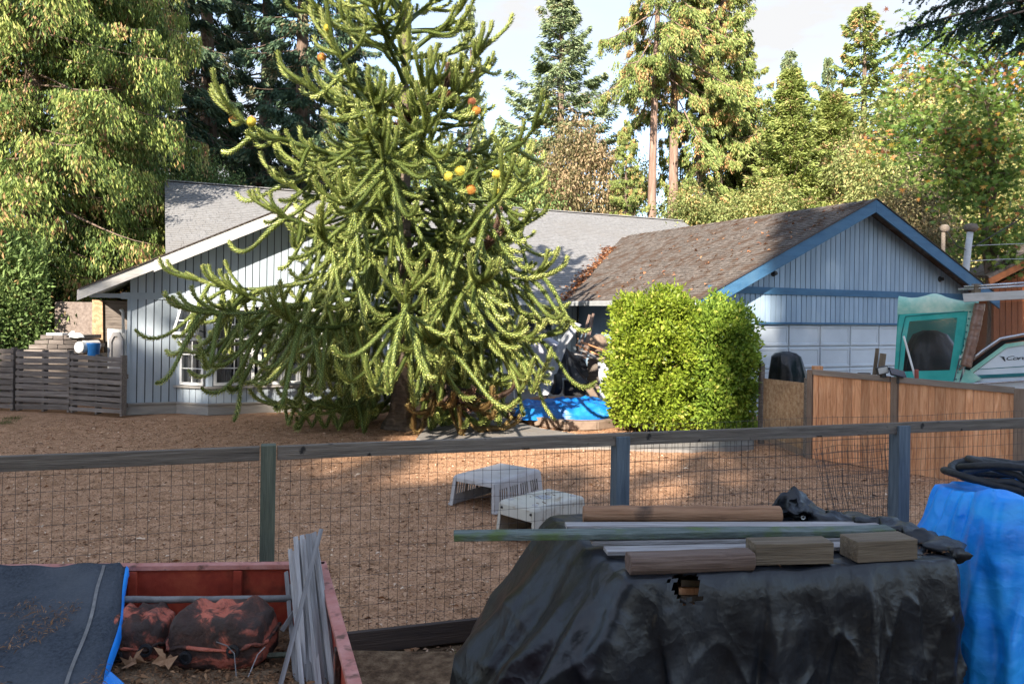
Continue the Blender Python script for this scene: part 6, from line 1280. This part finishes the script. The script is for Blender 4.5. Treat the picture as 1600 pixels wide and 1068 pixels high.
# ================================================================== tarp covered piles
def drape(poly, ztop, zg, flare, fold, n=260, rows=70, cen=None, seed=1, topf=None, rnd=.06):
    """a sheet over a pile: flat top inside the plan outline poly, folded skirt down to zg; flare(theta) spreads the hem"""
    c = Vector(cen) if cen else sum((Vector(p) for p in poly), Vector((0,0)))/len(poly)
    def rad(th):
        d = Vector((math.cos(th), math.sin(th))); best = 1e9
        for i in range(len(poly)):
            a, b = Vector(poly[i])-c, Vector(poly[(i+1) % len(poly)])-c; e = b-a; den = d.x*e.y - d.y*e.x
            if abs(den) < 1e-9: continue
            t = (a.x*e.y - a.y*e.x)/den; s = (a.x*d.y - a.y*d.x)/den
            if t > 0 and -1e-6 <= s <= 1+1e-6: best = min(best, t)
        return best
    RD = [rad(2*math.pi*j/n) for j in range(n)]; RS = [sum(RD[(j+k) % n] for k in range(-3, 4))/7 for j in range(n)]
    nt_ = 26; V = np.zeros((nt_+rows, n, 3)); r = np.random.RandomState(seed); th = np.arange(n)*2*np.pi/n; RS = np.array(RS)
    x_, y_ = np.cos(th), np.sin(th)
    for i in range(nt_):
        f = (i/(nt_-1))**.8; rr = (RS-rnd)*f; V[i, :, 0] = c.x + x_*rr; V[i, :, 1] = c.y + y_*rr; V[i, :, 2] = ztop
    V[:nt_, :, 2] += wave(V[:nt_, :, 0], V[:nt_, :, 1], seed, 7.0)*.010 + np.abs(wave(V[:nt_, :, 0], V[:nt_, :, 1], seed+1, 16.0))*.010
    if topf is not None: V[:nt_, :, 2] += topf(V[:nt_, :, 0], V[:nt_, :, 1])
    z_edge = V[nt_-1, :, 2].copy(); fl_ = np.array([flare(t) for t in th])
    for i in range(rows):
        t = (i+1)/rows; a = min(1, t/.10)*math.pi/2; rr = RS - rnd + rnd*math.sin(a) + fl_*t**.85; z = z_edge - rnd*(1-math.cos(a)) - (z_edge-rnd-zg)*max(0, (t-.03)/.97)
        rr = rr + fold(th, t); V[nt_+i, :, 0] = c.x + x_*rr; V[nt_+i, :, 1] = c.y + y_*rr; V[nt_+i, :, 2] = z
        rg = (1-np.clip(np.abs(wave(th*RS*1.7 + t*1.8, np.full(n, t*2.2), seed+9, 1.5, 3)), 0, 1))**4*.045*min(1, t*4) + (1-np.clip(np.abs(wave(th*RS*4 - t*3.2, np.full(n, t*4.5), seed+12, 1.6, 3)), 0, 1))**5*.022*min(1, t*5); V[nt_+i, :, 0] += x_*rg; V[nt_+i, :, 1] += y_*rg
        wr = wave(th*RS*9, np.full(n, z.mean()*7), seed+5, 1.6)*.012*t**.3; V[nt_+i, :, 0] += x_*wr; V[nt_+i, :, 1] += y_*wr
    m = nt_+rows; i = np.arange((m-1)*n); a = i//n; b = i % n; Q = np.stack([a*n+b, a*n+(b+1) % n, (a+1)*n+(b+1) % n, (a+1)*n+b], 1)
    return V.reshape(-1, 3), Q
ang = lambda th, c, w: math.exp(-(((th-c+math.pi) % (2*math.pi) - math.pi)/w)**2)
BP = [(.60,3.86),(2.55,4.28),(2.34,5.30),(.26,5.10)]; ZT = .95
pc = (1.45, 4.6)
def bfl(th): return .62*ang(th, math.radians(176), .42) + .40*ang(th, math.radians(204), .30) + .16*ang(th, math.radians(218), .10) + .06 + .25*ang(th, math.radians(150), .3) - .05*ang(th, math.radians(300), .6) - .06*ang(th, math.radians(350), .25)
def bfold(th, t):
    s = 0
    for c, w, a in ((214,.06,.20),(223,.05,-.16),(200,.07,.10),(186,.06,-.08),(174,.08,.09),(238,.10,.05),(256,.05,-.05),(266,.10,.06),(290,.12,-.04),(312,.05,.07),(324,.06,-.05)):
        d = (th - math.radians(c) + math.pi) % (2*math.pi) - math.pi; s = s + a*np.exp(-((d + .06*math.sin(t*3+c))/w)**2)
    return s*min(1, t*1.25)**.9 + .010*np.sin(th*23 + 5*t + 2*np.sin(th*9+t*7))*t
V, Q = drape(BP, ZT, -.15, bfl, bfold, 520, 96, pc, 4)
# the torn hole at the front edge
ctr = V[Q].mean(1); keep = []
for k, p in enumerate(ctr):
    if p[1] > 4.25: keep.append(True); continue
    x, y = proj(p); jag = 5*math.sin(x*.9) + 4*math.sin(y*.7+x*.3)
    keep.append(not (1050+jag*.8 < x < 1094+jag*.6 and 897+jag*.4 < y < 941 - .30*abs(x-1080) + jag))
Q = Q[np.array(keep)]; c0 = (1.45, 4.6, -.15)
bt = thing('black_tarp', 'big black plastic tarp draped over a timber pile, weighed down with posts and boards', 'tarp', c0)
link_mesh('sheet', npmesh('sheet', V - np.array(c0), Q, smooth=True), 'black_tarp', bt, Matrix.Translation(Vector(c0)))
# crumpled flap rolled along the back and the right edge, with its eyelet
mb = MB(); fp = [(1216,792,.985),(1236,786,1.03),(1262,797,1.0),(1290,812,.985),(1330,812,.98),(1375,817,.985),(1410,826,.985),(1440,838,.975),(1470,852,.965),(1500,868,.955)]
pts = [G(x, y, z) for x, y, z in fp]; k = 54; n = 16; cl = []
for i in range(k+1):
    t = i/k*(len(pts)-1); j = min(len(pts)-2, int(t)); cl.append(pts[j].lerp(pts[j+1], t-j))
for i, p in enumerate(cl):
    d = (cl[min(k, i+1)]-cl[max(0, i-1)]); d.z = 0; d.normalize(); s = Vector((-d.y, d.x, 0)); hh = .028 + .02*abs(math.sin(i*.55)) + (.055*math.exp(-((i-7)/5)**2)); ww = .085 + .03*math.sin(i*.8)
    for j in range(n):
        a = 2*math.pi*j/n; q_ = 1 + .22*math.sin(3*a+i*.5) + .12*math.sin(5*a-i*.9); mb.v.append(p + s*(ww*math.cos(a)*q_) + Vector((0,0,hh*math.sin(a)*q_)))
for i in range(k):
    for j in range(n): mb.f.append((i*n+j, i*n+(j+1) % n, (i+1)*n+(j+1) % n, (i+1)*n+j))
mb.f += [tuple(reversed(range(n))), tuple(k*n+j for j in range(n))]; mb.obj('folded_flap', 'black_tarp', bt, smooth=True)
# pointed corner of the flap standing up
a, b, c = G(1216,806,.98), G(1300,813,.98), P(1240,779,5.0); mb = MB(); m = 12
for i in range(m+1):
    for j in range(m+1-i):
        u, v = i/m, j/m; p = a + (b-a)*u + (c-a)*v + Vector((0, .04*math.sin(u*9+v*7) + .05*math.sin(v*11), .018*math.sin(u*13-v*6))); mb.v.append(p)
idx = {}; k = 0
for i in range(m+1):
    for j in range(m+1-i): idx[i, j] = k; k += 1
for i in range(m):
    for j in range(m-i):
        mb.f.append((idx[i,j], idx[i+1,j], idx[i,j+1]))
        if i+j < m-1: mb.f.append((idx[i+1,j], idx[i+1,j+1], idx[i,j+1]))
mb.obj('flap_corner', 'black_tarp', bt, smooth=True)
e = P(1255,808,4.72); mb = MB(); nn = 18
for j in range(nn):
    t = 2*math.pi*j/nn
    for rr, dy in ((.0075,-.003),(.015,-.004),(.015,.0)): mb.v.append(e + Vector((rr*math.cos(t), dy, rr*math.sin(t)*.75)))
for j in range(nn):
    for q_ in range(2): mb.f.append((j*3+q_, ((j+1) % nn)*3+q_, ((j+1) % nn)*3+q_+1, j*3+q_+1))
mb.obj('eyelet', 'chrome', bt)
# the wood under the tarp, seen through the tear
ws = thing('covered_timber', 'reddish timber ends and a broken pale lath showing through the tear in the black tarp', 'timber stack', (1.08, 4.2, -.15))
r = random.Random(6)
for row in range(6):
    for col in range(3):
        x0 = .90 + .125*col + r.uniform(-.02,.02); z0 = .895 - .040*row; y0 = 3.97 + .215*(x0-.6) + r.uniform(-.012,.012)
        MB().box(x0, x0+.12, y0, y0+.8, z0-.036, z0).obj('plank', ('cedar' if (row+col) % 2 else 'beam'), ws, Matrix.Identity(4), bevel=.003)
plank('lath', G(1062,931,.80)+Vector((0,-.02,0)), G(1085,947,.765)+Vector((0,-.03,0)), .03, .012, 'grey_wood', ws); plank('lath', G(1070,921,.83)+Vector((0,-.01,0)), G(1082,927,.81)+Vector((0,-.02,0)), .022, .016, 'cedar', ws)
mb = MB(); mb.box(.75,2.35,4.75,5.15,-.15,.90); mb.obj('bearer', 'old_wood', ws)

# posts, blocks and boards that weigh the tarp down
tag(roundlog('round_post', G(911,803,1.015), G(1219,804,1.02), .056, 'log'), 'long reddish brown round post lying at the back of the black tarp', 'post')
tag(roundlog('half_round_post', G(981,878,1.005)+Vector((0,.0,0)), G(1174,872,1.005), .066, 'log_dark', flat=.045), 'dark brown short round post at the front edge of the black tarp', 'post')
for (a, b, hgt, dep, lab) in (((1180,883.5),(1303,880.5),.115,.13,'square brown timber block next to the short dark post'),((1340,879.5),(1434,874),.115,.16,'square brown timber block at the corner of the black tarp, set askew')):
    A_, B_ = G(*a, .962), G(*b, .962); d = (B_-A_).normalized(); nb_ = Vector((-d.y, d.x, 0)); sk = -.06 if 'askew' in lab else .01
    c = (A_+B_)/2 + nb_*dep/2; M, l = basis(A_ + nb_*dep/2 + Vector((0,0,hgt/2)), B_ + nb_*dep/2 + Vector((0,0,hgt/2)))
    mb = MB(); mb.hexa([(sk*1.2,-dep/2+.0,-hgt/2),(l,-dep/2,-hgt/2),(l-.005+sk*.3,dep/2,-hgt/2),(-.02+sk*1.7,dep/2,-hgt/2)], [(sk*1.2,-dep/2,hgt/2),(l,-dep/2,hgt/2),(l-.005+sk*.3,dep/2,hgt/2),(-.02+sk*1.7,dep/2,hgt/2)]) if False else mb.box(0, l, -dep/2, dep/2, -hgt/2, hgt/2)
    tag(mb.obj('timber_block', 'beam', None, M, bevel=.006), lab, 'timber block', 'timber blocks on the black tarp')
tag(plank('green_plank', G(709,837,1.02), G(1392,828,1.02), .115, .036, 'green_wood', None, bevel=.005, jit=.003), 'long mossy green plank overhanging the pile far past the tarp', 'plank')
tag(plank('grey_plank', G(884,821,.985), G(1372,820,.985), .10, .022, 'grey_wood', None), 'thin grey plank lying just behind the mossy green plank', 'plank', 'grey planks on the black tarp')
tag(plank('grey_plank', G(924,846,.985), G(1385,840,.985), .07, .022, 'grey_wood', None), 'thin grey plank in front of the mossy green plank', 'plank', 'grey planks on the black tarp')
tag(plank('grey_plank', G(946,860,.985), G(1330,852,.985), .10, .022, 'grey_wood', None), 'pale grey plank right behind the short dark post', 'plank', 'grey planks on the black tarp')
chips('pine_needles_on_tarp', 3200, (.5, 2.5), (3.95, 5.1), lambda x, y: .962 + 0*x, lambda x, y: (y > 3.93 + .22*(x-.6)) & (wave(x, y, 8, 6) > .15), 'needle_litter', .015, .045, .12)

# blue tarp at the right, hoses on it
TP = [(2.98,4.66),(4.9,4.9),(4.9,6.0),(3.06,5.55)]
def tfl(th): return .14 + .10*ang(th, math.radians(170), .4) + .10*ang(th, math.radians(215), .3)
def tfold(th, t):
    s = 0
    for c, w, a in ((190,.05,.07),(200,.05,-.08),(211,.05,.10),(221,.05,-.09),(231,.045,.15),(240,.05,-.13),(250,.06,.12),(262,.05,-.08),(274,.06,.08),(180,.05,-.05),(168,.06,.06)):
        d = (th - math.radians(c) + math.pi) % (2*math.pi) - math.pi; s = s + a*np.exp(-((d + .08*math.sin(t*4+c))/w)**2)
    return s*(.25+.75*t) + .014*np.sin(th*33+5*t)
V, Q = drape(TP, 1.10, -.15, tfl, tfold, 320, 70, (3.75, 5.35), 9, topf=lambda x, y: .11*np.exp(-((x-3.08)**2+(y-4.80)**2)/.05) + .04*np.sin(x*5)*np.sin(y*4), rnd=.05)
c0 = (3.75, 5.35, -.15); tag(link_mesh('blue_tarp', npmesh('blue_tarp', V - np.array(c0), Q, smooth=True), 'blue_tarp', None, Matrix.Translation(Vector(c0))), 'tall pile wrapped in shiny bright blue tarp beside the black tarp', 'tarp')
mb = MB(); c = Vector((3.72, 5.30, 1.145)); pts = []
for i in range(150):
    t = i/149; a = -2.2 + t*6.28*4.2; rr = .62 - .07*math.sin(t*25) - .18*t + .03*math.sin(a*3); pts.append(c + Vector((rr*math.cos(a), .62*rr*math.sin(a), .035*math.sin(a*2+t*9) + .05*(t*4.2 % 1.0) + .045*int(t*3))))
tag(mb.tube(pts, .025, 10).obj('hose_coil', 'rubber', None, smooth=True), 'loosely coiled black rubber hose on the bright blue tarp', 'hose')

# ================================================================== red trailer with scrap
TC = Vector((-1.126, 4.596, 0)); TLd = Vector((-1.0, -.077, 0)).normalized(); TSd = Vector((.322, -.947, 0)).normalized()
tr = thing('red_trailer', 'rusty red utility trailer bed with low sheet metal sides, full of scrap and litter', 'trailer', TC + TLd*1.2 + TSd*1.0)
def panel(name, p0, d, l, z0, z1, th, m, nrm_):
    a, b = p0, p0 + d*l; return MB().hexa([v + Vector((0,0,z0)) for v in (a, b, b+nrm_*th, a+nrm_*th)], [v + Vector((0,0,z1)) for v in (a, b, b+nrm_*th, a+nrm_*th)]).obj(name, m, tr, bevel=.004)
bn = Vector((-TLd.y, TLd.x, 0)); bn = bn if bn.y > 0 else -bn; sn = Vector((-TSd.y, TSd.x, 0)); sn = sn if sn.x > 0 else -sn
panel('end_panel', TC, TLd, 2.6, .28, .745, .025, 'red_paint', bn); panel('end_panel_rim', TC - TLd*.03 - bn*.022, TLd, 2.65, .745, .775, .058, 'red_edge', bn)
panel('side_panel', TC, TSd, 2.6, .28, .745, .025, 'red_paint', sn); panel('side_panel_rim', TC - sn*.02 - TSd*.02, TSd, 2.62, .745, .775, .058, 'red_edge', sn)
for s in (.45, 1.05): panel('upright', TC + TLd*s - bn*.028, TLd, .05, .30, .74, .026, 'red_paint', bn)
for s in (.5, 1.1, 1.7): panel('upright', TC + TSd*s - sn*.028, TSd, .05, .30, .74, .026, 'rust', sn)
MB().prism([TC + Vector((0,0,.25)), TC+TLd*2.6+Vector((0,0,.25)), TC+TLd*2.6+TSd*2.6+Vector((0,0,.25)), TC+TSd*2.6+Vector((0,0,.25))], (0,0,.03)).obj('bed', 'rust', tr)
for s in (.9, 1.9):
    c = TC + TSd*s + sn*.16 + Vector((0,0,.18)) if s == 1.9 else TC + TSd*1.6 + TLd*2.75 + Vector((0,0,.18)); M = Matrix.Translation(c) @ Matrix.Rotation(math.atan2(sn.y, sn.x), 4, 'Z') @ Matrix.Rotation(R(90), 4, 'Y')
    MB().lathe([(.17,-.09),(.30,-.09),(.33,-.05),(.33,.05),(.30,.09),(.17,.09)], (0,0,0), 24).obj('wheel', 'rubber', tr, M)
tag(roundlog('metal_pipe', P(185,936.5,4.27), P(462,934.5,4.31), .019, 'metal_rod'), 'long grey metal pipe laid across inside the red trailer', 'pipe')
# litter heaped on the bed
def bedz(x, y): return .40 + .13*np.clip((4.3-y)/.9, 0, 1) + wave(x, y, 6, 6)*.02
xs2 = np.arange(-2.9, -.3, .035); ys2 = np.arange(2.9, 4.6, .035); gm = grid_mesh('leaf_litter', xs2, ys2, lambda X, Y: np.where(X < -1.10 + .34*(4.58-Y) - .03, bedz(X, Y) + np.abs(wave(X, Y, 7, 22))*.02, .262))
o = link_mesh('leaf_litter', gm, 'litter'); o['kind'] = 'stuff'
chips('leaf_litter_scraps', 9000, (-2.6, -.6), (3.1, 4.4), lambda x, y: bedz(x, y) + .012, lambda x, y: x < -1.14 + .34*(4.58-y), 'needle_litter', .012, .04, .3)
# two rusted tanks
def tank(label, c, rz, w, d, h, seed, tilt=0.0):
    r = np.random.RandomState(seed); b = MB(); n, m = 40, 24; ph = r.uniform(0, 6, 6)
    for i in range(m+1):
        v = -math.pi/2 + math.pi*i/m
        for j in range(n):
            u = 2*math.pi*j/n; sg = lambda x, p: math.copysign(abs(x)**p, x); cv = abs(math.cos(v))**.42
            x = sg(math.cos(u), .48)*cv*w/2; y = sg(math.sin(u), .48)*cv*d/2; z = sg(math.sin(v), .50)*h/2; k = 1 + .014*math.sin(3*u+ph[0]+2*v) + .008*math.sin(7*u-3*v+ph[1]) + .012*math.sin(13*u+9*v+ph[2])
            if z > h*.28: z -= .012*math.exp(-((x-.05)/.13)**2 - (y/.10)**2)*1.6
            x2 = x*(1 - .10*(z/h+.5)); b.v.append(Vector((x2*k, y*k, z*k + .02*math.sin(5*x*4/w+ph[3])*(z > 0))))
    for i in range(m):
        for j in range(n): b.f.append((i*n+j, i*n+(j+1) % n, (i+1)*n+(j+1) % n, (i+1)*n+j))
    M = Matrix.Translation(c) @ Matrix.Rotation(rz, 4, 'Z') @ Matrix.Rotation(tilt, 4, 'Y'); o = thing('rusty_tank', label, 'tank', c - Vector((0,0,h/2)), 'rusted red tanks in the trailer')
    b.obj('shell', 'rust', o, M, smooth=True); b = MB(); k = 40
    pts = [Vector((math.copysign(abs(math.cos(t))**.48, math.cos(t))*w*.495, math.copysign(abs(math.sin(t))**.48, math.sin(t))*d*.50, -h*.02 + .012*math.sin(t*6))) for t in np.linspace(0, 2*math.pi, k)]
    b.tube(pts, [.010 + .004*math.sin(i*2.7) for i in range(k)], 6); b.obj('seam_flange', 'rust', o, M, smooth=True)
    for x, z in ((-.22*w, -.16*h), (.26*w, -.05*h)): MB().lathe([(.034,0),(.034,.012),(.022,.014),(.02,-.01),(0,-.012)], (0,0,0), 12).obj('port', 'lamp_black', o, M @ Matrix.Translation((x, -d*.492, z)) @ Matrix.Rotation(R(90), 4, 'X'))
    return o
tank('dented rusty red tank with flaking paint, the bigger one in the middle of the trailer', P(351, 989, 4.05), R(-7), .53, .36, .29, 3, R(-4))
tank('smaller dark rusty tank half hidden by the grey cloth', P(222, 990, 4.12), R(6), .30, .34, .25, 8)
# sticks
tops = [(447,893),(453,858),(461,860),(462,838),(467,844),(472,836),(476,842),(481,834),(486,836),(490,832),(502,826),(496,900),(455,912),(492,846)]
bots = [(470,1140),(478,1130),(472,1160),(484,1160),(490,1150),(498,1160),(506,1150),(512,1160),(520,1150),(530,1150),(412,1170),(440,985),(498,1140),(538,1160)]
labs = ['short grey lath at the outer side of the bundle','grey lath with a square top beside the trailer corner','thin grey lath behind the square topped one','narrow grey lath standing high in the bundle','thin dark-edged lath between two wider ones','grey lath fourth from the tallest stick','darker lath in the middle of the bundle','wide pale lath with a flat top','second wide pale lath leaning beside the flat topped one','pale lath directly beneath the tallest crossing stick','tallest pale stick crossing diagonally over the whole bundle','short brownish lath slanting the other way across the bundle','lath low in the bundle close to the grey pipe end','lath lying closest to the trailer side rim']
for k, ((a, b), (c_, d_)) in enumerate(zip(tops, bots)):
    Yt = 4.52 - .05*(k % 4) if k not in (10, 11) else 4.30
    p0 = P(a, b, Yt + random.uniform(-.02,.02)); p1 = P(c_, d_, 3.45 + random.uniform(-.05,.05)) if k != 11 else P(c_, d_, 4.06)
    if k == 10: p1 = P(c_, d_, 3.36)
    tag(plank('wood_lath', p1, p0, random.uniform(.020,.034), .010, 'grey_wood', None, up=(.2+random.uniform(-.3,.3),-.9,.4), bevel=.0015, jit=.001), labs[k], 'wood lath', 'grey laths leaning in the trailer corner')
# grey cloth over the trailer's end
mb = MB(); nx, ny = 44, 60
for i in range(nx+1):
    for j in range(ny+1):
        u, v = i/nx, j/ny; top_ = Vector((-3.15,4.46,0)).lerp(Vector((-2.255,4.505,0)), u)
        if v < .08: y = top_.y + .05 - .10*(v/.08); z = .60 + .195*math.sin(v/.08*1.57)
        else: t = (v-.08)/.92; y = top_.y - .06 - 1.55*t; z = .795 - .27*t**.55 + .05*math.sin(t*3.1)*.6 - .06*t
        x = top_.x + (.66*v*(.3+.7*u)) + .012*math.sin(v*14+u*3)*u; z += .008*math.sin(u*9+v*5) + .006*math.sin(u*21-v*13) + (.03*math.sin(v*6)*u**6)
        if u > .97: z -= .03
        mb.v.append(Vector((x, y, z)))
for i in range(nx):
    for j in range(ny): k = i*(ny+1)+j; mb.f.append((k, k+1, k+ny+2, k+ny+1))
gc_ = thing('grey_cloth', 'thick grey felt cloth with blue edging draped over the trailer end, pine needles on it', 'cloth', (-2.7, 3.9, .3))
o = mb.obj('cloth', 'grey_cloth', gc_, smooth=True); sd_ = o.modifiers.new('thick', 'SOLIDIFY'); sd_.thickness = .008
edge = [Vector(mb.v[nx*(ny+1)+j]) for j in range(2, ny+1)]; b2 = MB(); vs = []
for i, p in enumerate(edge): w_ = .022 + .004*math.sin(i*.35); vs += [p + Vector((-.002,0,.006)), p + Vector((w_*.45, .0, -.008)), p + Vector((w_*.6, 0, -.05))]
b2.v = vs; b2.f = [(3*i+q_, 3*i+3+q_, 3*i+4+q_, 3*i+1+q_) for i in range(len(edge)-1) for q_ in range(2)]; b2.obj('blue_edging', 'blue_tarp', gc_, smooth=True)
st_ = [Vector(mb.v[int(nx*.88)*(ny+1)+j]) + Vector((0,0,.004)) for j in range(5, ny-6)]; b3 = MB(); 
for i, p in enumerate(st_): b3.v += [p + Vector((-.009,0,.003)), p + Vector((.009,0,.003))]
b3.f = [(2*i, 2*i+1, 2*i+3, 2*i+2) for i in range(len(st_)-1)]; b3.obj('pale_stripe', 'metal_rod', gc_, smooth=True)
cz = lambda x, y: .80 - .27*np.clip((4.43-y)/1.55, 0.001, 1)**.55 + .03*np.sin(np.clip((4.43-y)/1.55, 0, 1)*3.1) - .06*np.clip((4.43-y)/1.55, 0, 1) + .012
chips('pine_needles_on_cloth', 9000, (-2.95, -1.6), (3.0, 4.4), cz, lambda x, y: (wave(x, y, 12, 5) + (3.9-y)*1.6 > .2) & (x < -2.2 + .42*(4.4-y)) , 'needle_litter', .015, .05, .11)
tag(MB().prism([P(160,1066,3.52), P(172,1048,3.55), P(192,1066,3.5), P(200,1100,3.45), P(150,1100,3.4)], (0,.01,-.006)).obj('blue_scrap', 'blue_tarp', None), 'small torn blue tarp scrap lying at the cloth corner', 'scrap')
tag(MB().tube([P(362,1028,3.95), P(400,1024,3.98), P(452,1022,4.0)], .014, 6).obj('green_strap', 'post_green', None), 'dark green strap lying on the litter by the rusty tank', 'strap')
for a, m_, b, lab in (((338,1002),(366,1020),(371,1075),'dry curved grass stalk arching from the big tank'),((414,1010),(395,1040),(380,1075),'dry straight grass stalk crossing the trailer litter')):
    tag(MB().tube([P(*a,3.86), P(a[0]*.4+m_[0]*.6,a[1]*.5+m_[1]*.5-3,3.85), P(*m_,3.82), P(*b,3.7)], .0028, 5).obj('grass_stalk', 'grey_wood', None), lab, 'stalk')
r = np.random.RandomState(4)
for k, (px, py, Y, lab) in enumerate(((205,1035,3.85,'big curled brown maple leaf between the cloth and the small tank'),(262,1030,3.85,'curled tan leaf in front of the gap between the tanks'),(576,1040,4.62,'pale dry leaf on the dirt below the kick board'),(640,1012,4.9,'crumpled brown leaf against the kick board'))):
    c = P(px, py, Y); 
    if k > 1: c = G(px, py, -.135)
    mb = MB(); L9 = [(0,-.05),(.05,-.03),(.03,.0),(.075,.02),(.04,.03),(.045,.075),(.015,.05),(0,.10),(-.015,.05),(-.045,.075),(-.04,.03),(-.075,.02),(-.03,0),(-.05,-.03)]
    for x, y in L9: mb.v.append(Vector((x*.85, y*.85, .03*math.sin(x*50+k)+.02*abs(y)*9)))
    mb.v.append(Vector((0,.01,.0))); mb.f = [(14, i, (i+1) % 14) for i in range(14)]
    tag(mb.obj('dry_leaf', 'dry_leaf', None, Matrix.Translation(c) @ Matrix.Rotation(k*1.7, 4, 'Z') @ Matrix.Rotation(.3, 4, 'X')), lab, 'leaf', 'dry leaves lying about')
tag(MB().tube([G(612,1033,-.14), G(640,1034,-.13), G(668,1040,-.14), G(700,1046,-.145)], [.008,.009,.008,.005], 6).obj('twig', 'old_wood', None), 'crooked grey twig lying on the dirt below the kick board', 'twig')
# a few grass tufts
ac = Acc(); r = np.random.RandomState(3)
for px, py, z, k in ((700,1060,-.15,60),(640,1062,-.15,40),(8,662,0,70),(20,655,0,60),(735,1050,-.15,30),(1240,690,0,30)):
    c = G(px, py, z); n = k*3; C = np.array(c) + r.normal(0, .10, (n, 3))*[1,1,0]; ac.leaves(C, np.stack([r.normal(0,.5,n), r.normal(0,.5,n), np.ones(n)], 1), r.normal(0,1,(n,3)), r.uniform(.03,.10,n), r.uniform(.003,.007,n), r.uniform(0,1,n), .3)
o = link_mesh('grass', ac.mesh('grass'), 'grass'); o['kind'] = 'stuff'
